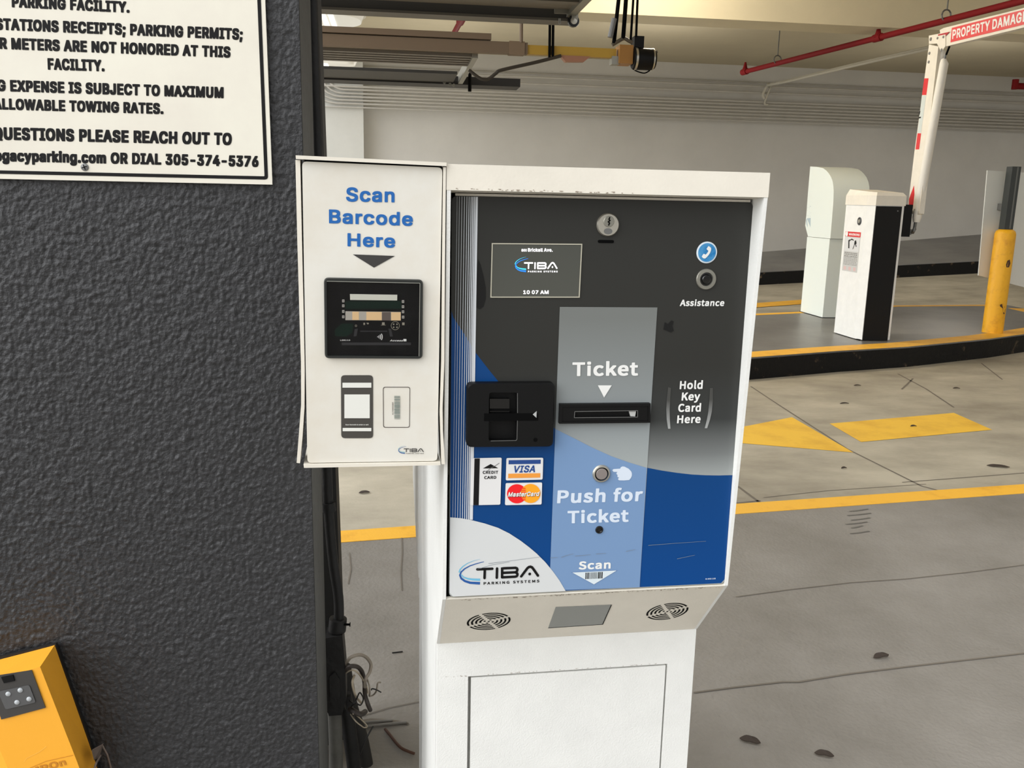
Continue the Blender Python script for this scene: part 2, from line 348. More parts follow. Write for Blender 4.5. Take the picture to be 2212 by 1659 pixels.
'a':(528,[[475,9,486,68,486,544,470,646,458,685,425,738,370,773,252,790,146,769,107,746,63,693,39,634,31,579,40,505,97,473,66,446,39,402,19,300,19,198,31,123,47,76,87,23,142,-4,193,-12,252,-12,335,3,418,-1],[276,284,269,261,250,233,241,228,233,232,226,245,231,257,248,273],[239,512,254,540,270,540,276,528,273,520]]),
'c':(535,[[245,-12,308,-12,363,-4,398,9,433,32,470,77,489,116,514,222,504,300,445,325,386,334,329,324,304,261,280,232,264,246,240,289,223,352,223,423,240,485,272,538,284,541,304,513,325,458,386,448,449,457,500,477,514,537,497,635,474,690,451,725,414,758,382,773,312,786,245,786,174,773,142,758,113,733,82,690,47,603,23,458,27,281,43,187,67,116,99,60,137,21,190,-3]]),
'y':(528,[[65,-236,120,-244,175,-245,246,-232,283,-203,314,-152,333,-93,515,646,523,709,515,764,509,769,454,778,388,778,325,764,266,518,201,768,148,777,73,778,18,769,13,764,4,705,12,646,155,64,145,21,128,-9,65,-21,57,-30,36,-168,44,-223]]),
'p':(567,[[57,-232,108,-240,171,-241,232,-231,243,-172,245,-8,328,-12,414,6,451,33,467,52,506,123,530,213,546,343,546,438,530,559,506,654,478,709,442,750,403,773,292,789,198,773,108,777,51,764,43,705,43,-168,51,-227],[292,235,280,245,260,280,244,335,239,390,244,445,252,477,272,520,292,542,309,524,328,486,342,434,340,335,325,284]]),
'r':(385,[[57,10,112,2,174,2,230,10,235,16,243,71,244,480,264,523,289,547,371,557,376,562,385,617,385,720,376,775,371,780,320,788,265,788,194,777,108,780,51,767,43,708,43,75,51,16]]),
'k':(519,[[57,992,51,987,43,928,43,75,51,16,57,10,112,2,178,2,232,12,243,67,245,133,316,11,379,2,454,2,509,10,514,16,522,71,513,134,366,429,501,649,511,708,502,767,497,772,442,780,363,780,308,772,253,691,245,688,243,932,233,989,174,1001,112,1001]]),
'i':(284,[[111,2,178,2,232,12,243,71,243,712,233,775,245,806,254,861,254,916,245,971,231,1003,213,1015,154,1024,76,1016,60,1008,40,971,30,912,39,810,54,775,42,712,43,67,53,12]]),
'n':(551,[[54,771,43,708,43,71,53,13,108,2,174,2,230,10,235,16,243,71,244,476,264,523,281,538,301,507,310,464,310,71,319,16,324,10,379,2,446,2,499,12,511,71,511,499,495,629,466,712,446,741,418,764,395,775,324,788,281,788,202,773,174,780,112,780]]),
'o':(557,[[245,-12,308,-12,367,-3,414,17,443,41,470,77,501,143,518,206,533,312,529,493,505,619,481,678,447,729,414,758,382,773,312,786,245,786,174,773,142,758,113,733,82,690,47,603,23,458,27,281,43,187,67,116,99,60,137,21,190,-3],[276,234,256,257,232,312,223,352,223,419,241,487,264,529,280,543,308,505,324,466,333,430,333,348,310,273,294,246]]),
'm':(770,[[54,771,43,708,43,71,53,13,108,2,174,2,230,10,235,16,243,71,243,484,256,519,269,533,283,507,283,71,291,16,296,10,351,2,422,2,477,13,487,71,487,495,509,537,519,527,526,503,526,71,535,16,540,10,595,2,662,2,716,12,727,71,727,558,706,676,668,747,627,775,540,792,446,780,406,764,375,779,300,792,198,777,112,780]]),
'4':(598,[[443,992,388,1001,321,1001,262,990,45,425,29,346,29,248,38,190,97,179,289,177,292,67,300,16,357,2,428,2,483,13,492,71,493,173,560,189,571,244,571,342,563,397,493,417,492,606,484,661,428,674,384,675,378,680,449,873,457,932,449,987],[290,440,291,417,282,412,278,421]]),
'6':(598,[[458,992,403,1001,328,1001,266,987,123,661,72,503,55,401,55,287,76,161,99,98,130,51,179,11,210,-1,265,-9,328,-10,387,-1,426,15,470,53,490,83,510,122,525,173,542,271,542,393,521,515,498,574,464,621,426,648,371,665,462,873,471,932,463,987],[301,240,291,244,276,264,255,323,256,354,264,382,280,413,297,431,321,405,342,350,337,299,321,264]])},
'V':{'S':(866,[[615,984,549,1001,483,1010,393,1009,290,992,229,969,175,935,134,894,105,843,83,745,83,675,105,580,141,527,208,477,241,460,529,367,570,340,590,318,600,297,583,255,549,222,496,193,430,179,372,193,311,229,282,266,257,331,105,336,66,329,58,292,63,239,76,177,96,132,138,77,187,41,237,16,298,-1,393,-14,479,-13,607,8,672,37,709,60,755,106,784,157,806,247,806,342,788,420,752,477,709,515,635,556,446,612,360,645,321,671,290,712,303,746,344,786,397,811,451,816,488,807,547,773,575,740,598,677,746,673,786,679,793,749,784,806,760,868,701,935,660,963]]),
'c':(775,[[620,722,575,747,505,768,439,777,365,777,304,768,254,755,180,714,133,668,110,635,73,553,55,462,51,343,59,273,77,199,118,117,170,59,205,34,283,1,365,-12,439,-12,501,-4,562,13,612,38,655,72,691,117,720,183,725,232,714,272,595,299,542,295,533,290,505,235,480,210,431,182,398,177,353,194,314,224,278,277,252,359,257,421,282,495,320,546,345,566,390,586,419,586,473,561,505,529,538,473,575,468,620,473,717,499,725,544,711,606,667,680]]),
'a':(764,[[673,9,681,46,681,515,667,614,642,672,601,718,564,742,506,762,428,776,338,776,256,763,202,746,156,720,106,675,70,614,65,564,75,523,174,493,211,488,248,493,287,544,308,560,346,582,383,591,437,570,465,541,475,519,465,506,441,497,276,476,182,454,120,425,90,400,58,346,44,264,53,153,62,120,87,74,135,30,178,9,285,-13,354,-13,416,-5,482,18,494,8,527,3,638,3],[478,312,478,289,451,236,421,207,375,181,350,176,309,181,268,205,251,231,255,248,268,262,317,290,395,307,461,316]]),
'n':(800,[[709,8,716,45,716,518,704,600,690,641,650,707,608,741,575,757,492,774,361,770,283,744,273,760,242,766,127,766,91,760,84,719,84,49,90,10,131,2,242,2,279,10,285,45,285,469,307,518,338,555,373,576,410,586,443,576,478,551,501,518,515,481,515,49,520,12,558,2,673,2]]),
'B':(883,[[104,990,97,949,97,49,103,10,140,2,518,2,637,20,715,53,765,93,794,136,815,193,824,259,824,329,807,419,777,474,728,526,757,563,774,596,787,666,783,789,770,843,749,884,705,933,674,954,641,971,580,988,514,997,140,997],[304,410,481,413,518,404,552,386,592,351,619,300,613,271,580,229,555,213,506,197,309,196,302,210],[304,606,302,793,309,807,489,802,536,781,576,736,586,707,572,674,539,635,498,611,469,602]]),
'r':(532,[[94,7,242,2,279,10,285,45,286,477,314,530,336,552,373,572,402,581,472,577,509,585,515,621,515,727,507,769,402,779,336,770,283,752,271,762,238,766,127,766,90,759,84,719,84,49]]),
'o':(810,[[599,734,542,759,447,776,365,777,304,768,254,755,180,714,133,668,110,635,73,553,55,462,51,343,59,273,77,199,118,117,170,59,205,34,283,1,365,-12,439,-12,501,-4,554,9,612,38,665,82,703,133,736,207,757,322,758,438,749,499,732,569,703,631,659,688],[398,587,451,574,503,532,543,462,556,409,555,347,543,302,518,253,476,207,451,190,410,177,369,186,314,224,278,277,252,364,257,421,282,495,314,540,340,563]]),
'd':(826,[[734,992,698,998,591,999,550,991,544,955,542,748,484,767,423,777,345,776,267,763,209,739,172,715,133,676,105,635,73,557,55,466,51,343,59,269,73,207,101,137,139,82,201,30,254,5,353,-12,414,-12,476,-4,546,24,558,9,591,4,698,4,735,12,741,51,741,951],[398,177,345,198,295,247,266,306,252,372,258,433,274,483,294,520,349,570,398,588,451,570,494,532,526,479,544,409,544,351,510,257,461,203,431,186]]),
'e':(790,[[242,751,183,717,129,664,89,594,68,536,51,425,51,339,64,244,93,158,129,101,172,58,209,32,271,5,373,-12,447,-12,534,0,595,21,653,58,699,109,724,166,729,211,722,248,628,275,579,279,542,275,515,232,484,202,431,178,398,177,328,210,290,248,266,298,275,304,698,304,734,310,741,347,741,442,729,532,703,610,678,657,632,706,591,734,521,763,443,776,361,777,283,764],[275,491,291,521,324,554,361,578,398,588,439,578,480,550,506,520,519,491,501,485,287,485]]),
'H':(991,[[104,8,140,2,255,2,296,10,302,45,302,403,306,411,317,413,685,411,693,12,732,2,851,2,888,10,894,49,894,949,887,990,851,997,736,997,695,989,689,953,689,616,685,608,674,606,306,608,302,953,296,989,255,997,140,997,103,989,97,949,97,49]]),
'P':(862,[[104,8,140,2,255,2,296,10,302,45,306,329,522,335,600,349,646,365,703,398,757,456,794,542,808,625,808,703,799,764,782,826,745,892,715,922,670,954,596,983,510,997,140,997,103,989,97,949,97,49],[306,806,452,807,506,794,547,770,581,732,602,678,601,649,573,588,526,546,469,525,306,526]]),
'O':(1020,[[688,983,561,1009,466,1009,380,996,323,979,240,934,177,876,133,814,104,756,78,670,62,547,66,407,88,292,128,193,173,128,240,65,335,16,434,-6,549,-10,639,3,717,28,775,61,828,106,882,177,923,263,945,345,958,444,957,555,932,711,895,802,830,892,750,954],[520,187,475,193,417,217,380,241,343,278,297,350,267,452,268,551,293,641,309,674,337,715,387,765,438,794,495,812,528,812,590,790,628,769,674,728,706,682,730,633,752,559,756,514,743,403,726,358,688,291,658,255,619,225,569,201]]),
'E':(816,[[739,8,746,45,746,152,736,190,699,195,313,195,304,199,302,210,306,407,674,409,707,417,713,456,713,559,703,597,670,602,306,604,304,804,732,812,742,851,742,953,736,989,695,997,144,997,104,990,97,949,97,49,103,10,144,2,699,2]]),
'R':(870,[[104,990,97,949,97,49,103,10,144,2,259,2,296,10,302,45,303,349,313,355,424,355,440,347,624,8,666,2,798,2,833,8,841,45,835,90,674,390,721,427,761,473,786,522,803,592,808,629,803,756,786,826,752,889,711,931,683,950,629,975,576,988,506,997,140,997],[304,804,452,807,498,798,544,777,581,740,602,686,601,658,576,603,539,570,481,549,306,547]]),
'T':(869,[[373,2,492,2,531,12,536,49,536,801,546,807,780,808,816,814,823,851,823,953,813,992,776,997,94,997,51,986,47,851,54,814,90,808,324,807,334,801,334,45,340,10]]),
'Y':(911,[[391,2,514,2,553,12,558,45,559,386,877,896,886,949,876,992,712,997,671,990,457,644,240,990,202,997,66,997,28,986,23,941,33,896,351,386,352,41,358,10]]),
'D':(965,[[104,8,140,2,469,2,588,19,658,40,707,65,752,97,807,152,847,216,881,312,902,456,898,596,881,695,847,785,799,859,732,921,674,955,621,975,498,996,140,997,103,989,97,949,97,49],[306,806,469,803,530,784,580,757,625,717,675,633,697,559,701,514,697,444,675,370,634,296,604,265,555,229,518,213,448,195,313,195,303,201]]),
'M':(1188,[[1084,990,1048,997,880,997,840,986,596,360,348,986,304,997,140,997,103,989,97,949,97,49,104,8,140,2,255,2,293,12,298,45,300,505,313,485,506,8,543,2,646,2,685,12,867,473,884,501,886,45,891,12,929,2,1048,2,1085,10,1091,49,1091,949]]),
'A':(924,[[387,996,355,990,345,974,29,103,19,53,24,12,62,2,190,2,227,9,308,238,321,256,593,257,609,251,699,8,740,2,893,7,903,49,893,107,570,986,531,997],[461,670,536,460,531,446,395,446,385,452,452,658]]),
'G':(997,[[319,979,249,942,181,884,129,810,92,724,66,596,62,452,83,308,104,243,137,177,191,107,245,61,323,20,434,-6,549,-10,643,3,713,24,775,57,824,97,874,160,899,210,916,263,929,341,929,506,923,541,882,549,536,549,501,543,493,502,493,399,501,362,536,356,705,356,715,350,706,321,681,280,636,234,577,201,528,188,499,188,440,206,379,243,341,280,301,341,268,448,268,551,281,608,322,695,366,748,438,794,495,812,528,812,582,794,647,750,685,703,725,628,877,623,914,628,920,633,924,682,903,773,870,839,834,884,775,938,697,979,639,996,553,1009,454,1009,376,996]]),
'V':(924,[[25,989,19,949,25,908,356,12,395,2,531,2,568,8,893,892,903,941,897,989,860,997,736,997,695,986,465,331,227,989,190,997,66,997]]),
'I':(606,[[56,7,93,2,512,2,554,12,559,148,553,188,516,195,413,196,407,210,408,801,417,807,516,808,553,815,559,851,559,953,549,992,512,997,93,997,50,986,45,855,51,815,88,808,195,807,201,793,201,201,191,195,88,195,51,188,45,152,45,45]]),
's':(721,[[520,755,409,777,322,776,244,763,206,750,153,721,115,684,96,655,83,622,74,569,74,499,87,433,119,380,162,346,216,322,413,270,447,248,457,232,450,218,421,194,359,173,326,182,289,201,268,224,245,273,236,279,191,283,61,257,54,203,75,121,100,79,125,53,179,19,236,0,322,-12,400,-12,483,0,528,13,578,39,624,80,650,121,669,203,669,273,656,339,620,396,585,422,524,451,339,498,305,516,283,540,322,578,351,590,376,592,417,575,447,544,474,502,536,497,650,524,657,561,653,602,623,672,577,723]]),
't':(476,[[448,8,453,13,458,71,435,180,398,188,337,185,315,202,306,231,306,576,316,582,402,583,439,590,445,630,441,757,406,767,308,771,305,893,295,927,258,932,115,927,104,889,104,774,98,768,41,767,8,760,2,724,2,630,9,589,94,582,104,576,104,198,122,100,143,61,168,36,226,8,308,-5,374,-5]]),
'C':(978,[[758,950,664,991,561,1009,462,1009,380,996,302,971,239,933,173,871,133,814,88,707,66,596,62,452,74,350,104,243,145,165,218,82,265,49,347,12,434,-6,549,-10,639,3,717,28,775,61,845,126,874,169,895,210,916,284,921,337,910,376,873,380,725,376,689,296,647,245,614,221,561,197,499,188,450,201,409,221,341,280,297,350,268,448,272,571,293,641,322,695,358,740,388,765,436,793,487,811,528,812,565,802,640,761,693,699,725,628,877,623,914,630,920,687,911,740,891,797,870,839,830,892]]),
'0':(877,[[484,1009,394,1009,303,991,237,959,186,913,142,847,105,752,88,670,75,559,75,444,92,304,117,206,150,136,190,82,258,28,320,4,402,-10,476,-10,570,8,640,40,691,86,731,144,756,197,782,284,798,391,802,547,794,641,772,752,736,847,691,913,628,967,574,991],[439,817,463,811,506,785,546,736,583,650,601,547,597,407,571,313,546,263,517,226,472,193,439,183,384,206,331,263,294,350,276,448,281,592,315,707,369,783,414,811]]),
'1':(877,[[768,8,775,49,775,148,768,185,732,191,580,191,571,197,570,949,565,986,527,997,383,997,346,991,148,847,142,810,142,682,153,644,190,639,227,644,358,737,368,736,368,197,358,191,169,191,134,185,126,148,131,12,173,2,728,2]]),
'7':(877,[[172,7,333,2,373,12,769,801,775,949,767,990,727,997,148,997,107,989,101,953,101,851,111,812,148,808,514,808,526,801,168,92,162,45]]),
'8':(877,[[310,996,241,967,199,939,158,892,129,830,115,752,116,691,124,637,141,584,181,526,129,469,108,432,92,382,83,321,82,259,96,181,133,107,173,66,224,32,273,12,405,-10,479,-10,602,12,660,36,701,64,740,103,776,165,789,218,793,325,780,399,747,469,694,526,727,571,752,637,760,752,747,830,734,863,697,919,660,950,602,983,561,996,483,1009,388,1009],[587,292,566,247,538,218,483,189,438,180,393,189,339,216,301,259,288,296,301,333,330,370,380,404,438,421,487,408,528,384,566,345],[556,715,537,670,508,639,471,618,438,607,401,620,356,648,330,682,319,715,330,748,368,791,393,806,438,820,483,806,508,791,545,748]]),
'k':(748,[[94,992,84,949,84,49,90,10,131,2,242,2,279,10,285,45,285,255,303,274,517,8,554,2,694,2,733,8,741,53,732,99,473,427,712,674,720,715,714,759,673,766,538,766,501,761,299,557,287,551,285,953,280,986,242,997]]),
'l':(408,[[94,992,84,949,84,172,93,107,117,53,142,29,176,11,258,-2,320,-2,394,11,399,16,404,62,379,181,344,191,303,188,285,214,285,949,280,986,242,996]]),
'm':(1156,[[1064,10,1070,49,1070,555,1060,612,1044,662,1008,715,979,740,924,765,850,779,768,778,698,765,657,749,608,715,543,760,468,778,357,774,283,750,271,762,238,766,127,766,90,759,84,719,84,49,91,8,127,2,242,2,280,12,285,49,285,481,298,518,322,551,357,576,390,588,441,563,460,542,478,506,478,49,483,12,521,2,632,2,668,8,675,45,676,481,702,540,743,576,780,589,842,557,863,526,872,497,873,49,877,12,916,2,1027,2]]),
'b':(826,[[91,992,84,951,84,51,90,12,127,4,238,4,271,9,283,23,353,-4,410,-12,476,-12,558,1,612,22,673,68,715,121,744,179,765,261,774,327,774,446,756,548,723,631,669,702,620,738,575,759,484,776,406,777,349,768,287,749,285,955,279,991,238,999,127,998],[427,177,373,198,332,235,294,306,281,376,290,450,323,520,369,566,427,588,472,574,519,536,555,475,573,409,571,347,563,314,534,253,488,202]]),
'.':(406,[[306,24,327,70,333,136,323,189,294,228,249,245,191,249,138,239,99,210,83,173,78,103,90,46,108,21,150,0,224,-6,273,4]]),
'i':(368,[[271,762,127,766,89,756,84,719,84,49,94,7,238,2,277,12,281,49,281,719],[78,829,107,803,156,791,214,791,271,808,296,838,306,888,302,958,283,996,250,1016,197,1025,135,1020,90,999,73,974,64,929,64,888]]),
'L':(770,[[107,992,97,949,97,49,103,10,144,2,674,2,714,8,722,45,722,152,711,190,304,199,302,949,298,986,259,997]]),
'v':(764,[[27,759,21,719,26,678,282,12,323,2,442,2,478,8,735,674,740,719,734,759,693,766,574,766,537,759,390,353,381,343,229,757,183,766,64,766]])},
'C':{'T':(811,[[344,2,463,2,501,12,506,49,507,807,516,813,739,813,774,819,782,856,782,955,772,994,735,998,76,998,33,988,29,856,36,819,72,813,294,813,304,807,304,45,311,10]]),
'i':(410,[[299,759,146,764,108,753,103,716,103,49,113,7,266,2,304,12,309,49,309,716],[118,830,146,818,233,813,282,823,305,840,321,873,325,955,316,1005,295,1031,270,1043,196,1052,138,1042,103,1017,91,988,87,906,96,861]]),
'c':(701,[[666,69,676,112,671,157,625,229,584,237,542,233,485,193,448,177,419,172,390,181,332,217,307,247,281,293,260,375,270,437,299,503,330,544,382,580,427,594,477,574,522,542,563,538,604,546,654,610,660,663,651,704,563,759,460,781,382,780,300,767,254,751,187,713,133,659,99,606,68,519,55,429,55,334,67,247,85,186,122,115,176,56,225,24,291,0,370,-14,456,-14,534,0,612,32]]),
'k':(753,[[114,1072,104,1029,104,49,110,10,151,2,262,2,298,8,306,45,307,189,378,267,391,255,542,8,584,2,707,2,743,8,750,45,745,91,525,441,712,671,717,716,711,756,670,764,547,764,510,758,322,527,308,518,306,1029,301,1066,262,1077]]),
'e':(755,[[518,767,440,780,370,781,287,767,246,751,183,713,145,676,105,618,76,548,55,429,55,338,67,247,85,190,122,119,180,56,250,16,295,0,382,-14,464,-14,526,-5,612,20,662,45,680,62,684,103,679,145,640,215,604,221,563,216,481,177,448,168,419,168,374,185,335,210,295,256,271,305,283,311,666,311,703,319,713,379,713,474,701,556,679,626,641,689,612,719,563,751],[275,486,286,511,320,554,357,582,402,599,448,582,479,556,502,523,515,486,497,480,287,480]]),
't':(537,[[153,949,139,898,134,783,129,764,34,752,24,709,24,626,30,591,116,582,122,577,123,219,144,99,157,70,185,33,223,8,260,-4,322,-14,396,-14,516,12,525,21,530,66,503,176,450,184,376,173,343,201,328,239,329,577,339,583,466,583,503,591,509,630,505,754,470,764,330,768,328,910,321,947,281,954]]),
'P':(853,[[125,7,278,2,315,10,321,45,324,362,492,365,574,377,632,394,706,435,745,473,769,511,789,564,803,659,802,721,790,807,753,889,714,928,677,952,599,981,475,998,158,998,121,991,115,951,115,49],[324,548,324,811,463,812,541,783,572,753,596,704,596,671,579,626,545,587,504,563,459,550]]),
'u':(821,[[102,758,94,721,94,235,120,107,160,42,220,4,306,-14,380,-14,434,-5,487,12,528,35,542,9,574,3,677,3,712,9,720,50,720,717,714,757,673,764,557,764,520,757,514,721,514,280,463,221,417,189,380,175,347,189,325,210,300,272,300,717,295,754,257,764,137,764]]),
's':(649,[[563,722,509,751,439,772,378,781,304,781,242,772,184,755,143,731,104,692,76,634,67,577,71,482,89,429,116,392,160,358,353,273,396,239,407,219,374,181,324,163,246,189,176,236,135,241,90,237,35,165,30,120,40,77,94,41,147,16,221,-5,283,-14,374,-14,464,4,526,33,565,66,597,120,614,215,606,305,584,363,553,400,518,425,328,506,291,530,274,552,291,578,316,594,345,601,378,592,452,551,497,546,538,552,589,618,594,655,589,696]]),
'h':(821,[[114,1072,104,1029,104,49,110,10,151,2,267,2,304,10,310,45,310,494,343,531,385,564,444,590,477,577,501,553,518,519,528,478,528,49,533,12,571,2,687,2,722,8,730,45,730,531,712,634,683,700,658,731,612,759,580,771,522,780,411,776,312,744,310,1033,304,1069,267,1077]]),
'f':(472,[[132,7,280,2,319,12,323,49,324,576,334,583,457,587,467,630,467,721,461,756,424,764,327,766,328,844,342,878,375,907,441,896,486,900,493,906,521,1013,516,1062,507,1071,395,1093,342,1093,255,1079,198,1051,168,1021,139,963,122,865,120,763,45,755,37,749,31,708,36,593,70,583,115,582,122,572,122,45]]),
'o':(820,[[254,755,183,713,141,672,109,626,81,564,55,429,55,342,63,272,85,190,113,132,151,83,201,41,254,12,370,-14,448,-14,530,0,575,16,645,60,692,112,719,155,749,235,762,313,767,392,758,482,733,581,708,630,668,684,629,718,563,755,522,768,440,781,370,780],[411,593,460,574,509,529,543,466,560,383,547,309,514,242,489,213,456,189,407,172,357,193,311,235,274,309,260,387,274,457,308,524,353,569]]),
'r':(550,[[114,7,267,2,304,10,310,45,311,453,361,536,398,569,435,586,497,579,538,588,561,700,556,758,548,766,485,780,415,780,349,767,291,733,279,758,246,763,147,764,110,756,104,716,104,49]]),
'S':(807,[[562,998,455,1015,402,1015,270,993,208,965,177,943,141,906,104,836,91,754,91,700,104,622,145,548,175,517,220,485,496,355,531,326,555,280,542,247,514,215,468,189,410,175,365,185,303,210,244,247,204,285,159,291,122,284,55,206,50,165,55,124,109,74,146,49,216,16,278,-1,365,-14,463,-14,546,0,620,26,675,62,702,90,740,149,757,210,766,293,752,396,723,463,686,505,628,545,356,671,326,696,302,733,314,766,336,789,377,812,410,822,443,821,488,808,529,788,591,744,632,740,675,750,727,816,733,857,727,898,702,924,657,956]]),
'a':(766,[[669,9,677,46,677,515,659,618,641,667,619,700,568,746,518,767,444,780,362,781,275,768,205,746,101,692,92,651,96,610,139,531,181,525,222,531,292,569,378,595,432,570,465,519,456,510,358,496,234,462,164,429,106,380,81,338,68,289,63,190,77,116,109,54,148,20,181,4,263,-14,337,-14,395,-5,489,31,502,8,535,3,633,3],[473,339,473,247,407,197,337,168,292,189,270,215,266,227,274,247,316,289,403,326]]),
'H':(970,[[123,8,158,2,278,2,316,12,321,49,321,420,324,428,335,430,647,428,655,12,694,2,813,2,850,10,856,49,856,951,849,992,813,998,698,998,657,991,650,955,650,630,647,622,636,620,324,622,321,955,315,991,274,998,158,998,121,991,115,951,115,49]]),
'l':(422,[[114,1072,104,1030,104,145,113,83,131,36,146,17,176,-2,238,-14,304,-14,357,-5,374,2,380,37,362,149,356,165,320,173,310,190,310,1030,305,1067,267,1077]]),
'd':(837,[[725,1072,572,1077,535,1069,529,1034,525,762,424,781,354,780,268,763,214,738,181,715,142,676,102,614,78,552,56,433,56,326,68,235,90,161,131,87,173,44,218,16,260,0,346,-14,445,-10,498,4,544,23,560,7,593,3,696,3,730,13,735,50,735,1030],[416,594,486,565,528,532,529,264,525,252,486,214,449,189,400,173,350,193,304,239,271,313,262,392,275,453,309,520,358,569]]),
'K':(869,[[865,8,873,54,863,99,573,601,821,905,827,947,821,991,780,998,652,998,615,992,327,650,321,659,321,955,315,991,274,998,158,998,123,992,115,951,115,49,121,10,162,2,278,2,315,10,321,45,321,296,404,399,422,414,661,9,702,2,829,2]]),
'y':(714,[[48,-273,128,-287,198,-287,268,-273,342,-233,396,-170,450,-59,701,666,706,720,699,757,663,763,552,763,511,753,371,327,210,755,173,763,54,763,13,755,6,711,16,662,265,40,240,-22,194,-80,157,-100,103,-94,62,-101,36,-215,40,-264]]),
'C':(859,[[719,965,640,998,542,1015,439,1011,365,998,274,961,220,924,146,841,113,779,79,676,62,548,62,445,80,317,115,215,171,123,223,70,307,20,356,3,459,-14,546,-14,607,-5,682,16,723,37,789,85,818,120,824,161,818,202,780,249,752,274,710,278,673,273,599,210,558,189,513,177,463,185,398,218,363,247,323,301,294,363,272,449,272,552,302,659,350,737,402,783,472,816,521,822,595,792,657,744,694,739,731,744,753,762,797,816,803,853,799,894,764,933]]),
'A':(822,[[339,998,306,991,285,935,1,95,-5,54,0,12,38,2,158,2,195,9,285,276,520,278,537,268,619,9,656,2,817,7,827,45,821,91,516,988,475,998],[409,671,472,482,471,460,351,459,343,465]]),
'n':(824,[[722,8,730,45,729,535,704,659,664,725,604,762,518,780,444,780,390,772,337,754,291,729,283,753,275,759,151,764,112,758,104,716,104,49,110,10,151,2,267,2,304,10,310,45,310,494,343,531,385,564,444,590,477,577,501,553,518,519,528,478,528,49,533,12,571,2,687,2]]),
'E':(799,[[733,8,741,45,741,148,731,187,694,191,331,192,323,195,321,206,324,428,624,431,657,438,663,478,662,576,652,611,324,618,322,807,331,813,685,813,718,818,729,856,729,955,722,991,681,998,162,998,123,992,115,951,115,49,121,10,162,2,694,2]]),
'D':(921,[[123,8,158,2,438,2,574,24,657,57,707,91,781,173,826,268,856,424,856,581,843,671,826,737,781,832,724,898,665,940,587,972,475,994,162,998,121,991,115,951,115,49],[327,188,321,202,321,803,331,813,414,813,475,795,517,775,554,747,600,692,620,655,646,568,650,519,646,441,624,362,600,313,541,245,479,209,434,193]]),
'I':(433,[[311,7,321,49,321,951,316,988,278,998,125,994,115,951,115,49,120,12,158,2]]),
'R':(855,[[123,992,115,951,115,49,121,10,162,2,278,2,315,10,321,45,322,379,331,385,385,385,402,379,615,9,657,2,784,2,820,8,827,45,821,96,640,412,707,453,749,494,775,535,793,589,807,696,802,758,789,828,759,890,736,918,681,956,628,977,566,990,492,998,158,998],[323,570,324,811,471,813,541,787,578,755,601,696,579,642,551,609,504,584,459,571]]),
'N':(964,[[840,8,848,49,848,951,842,991,805,998,694,998,655,988,650,951,648,433,619,473,321,988,278,998,158,998,123,992,115,951,115,49,121,10,158,2,269,2,308,12,313,49,313,556,319,569,644,9,685,2,805,2]]),
'G':(922,[[813,73,834,95,840,132,840,519,832,556,797,562,500,562,459,555,453,519,453,424,461,383,496,377,636,377,646,371,645,223,607,198,533,176,476,185,410,214,371,243,339,280,302,346,286,392,272,449,272,544,294,634,327,700,375,758,422,792,480,816,546,821,620,792,677,745,715,740,760,744,822,816,828,857,822,899,790,931,719,977,645,1002,554,1015,451,1011,377,998,323,981,266,952,220,920,175,875,133,816,92,721,71,622,62,548,62,449,75,346,96,260,137,173,183,111,258,49,315,20,410,-5,480,-14,562,-14,628,-5,723,20]]),
'Y':(727,[[300,2,423,2,462,12,467,45,468,371,733,910,738,955,728,994,572,998,530,989,366,629,197,991,160,998,32,998,-6,988,-11,951,-5,910,259,366,261,41,267,10]]),
'M':(1074,[[951,992,916,998,776,998,734,988,537,445,339,989,294,998,158,998,121,991,115,951,115,49,123,8,158,2,265,2,304,12,309,45,311,482,319,473,454,103,500,93,578,93,615,100,746,461,759,481,762,45,766,12,805,2,916,2,953,10,959,49,959,951]]),
'W':(1156,[[29,991,22,955,27,906,218,10,259,2,399,2,436,10,576,565,585,548,720,10,761,2,901,2,939,8,1125,898,1130,955,1124,991,1087,998,976,998,937,988,823,420,675,991,634,998,527,998,490,992,342,417,332,445,226,991,185,998,66,998]]),
' ':(347,[]),
'B':(883,[[123,992,115,951,115,49,121,10,158,2,508,2,648,28,727,65,764,95,801,144,822,194,836,268,835,358,818,441,790,490,731,543,756,585,773,626,786,712,778,815,764,861,744,898,711,931,661,960,554,990,475,998,158,998],[323,187,324,432,459,434,512,425,566,404,616,358,633,317,628,296,601,247,558,213,504,193,455,184],[323,619,324,815,442,817,475,812,521,795,549,776,567,753,580,721,575,700,554,665,517,638,451,616]]),
'O':(988,[[640,4,702,28,780,81,843,157,888,252,910,330,927,474,922,593,896,729,868,803,811,890,773,927,698,975,632,998,513,1015,426,1011,352,998,270,965,208,921,146,849,96,746,75,659,62,552,66,404,92,272,141,161,182,107,248,50,295,24,348,4,459,-14,533,-14],[509,180,476,180,426,198,389,221,346,264,318,305,298,350,272,453,272,552,281,597,298,655,323,704,363,758,392,783,426,804,484,822,529,816,575,796,599,780,646,733,691,651,717,544,717,462,708,412,686,342,666,301,638,260,600,223,550,193]]),
'U':(962,[[119,993,111,951,111,363,124,260,137,206,174,120,227,58,270,28,332,4,373,-5,435,-14,533,-14,645,8,706,37,752,72,785,116,822,194,840,268,852,392,852,951,846,991,809,999,694,999,656,989,651,956,651,387,646,354,625,284,595,237,554,201,521,185,480,176,418,197,377,229,343,280,322,346,317,375,317,956,312,989,274,999,155,999]]),
'V':(781,[[290,7,459,2,500,12,785,906,790,955,780,994,628,998,588,988,402,358,393,344,198,988,154,998,35,998,-4,988,-8,947,-3,906,269,54,281,16]]),
'L':(742,[[125,994,115,951,115,49,121,10,162,2,669,2,709,8,716,45,716,148,706,187,323,195,321,951,316,988,278,998]]),
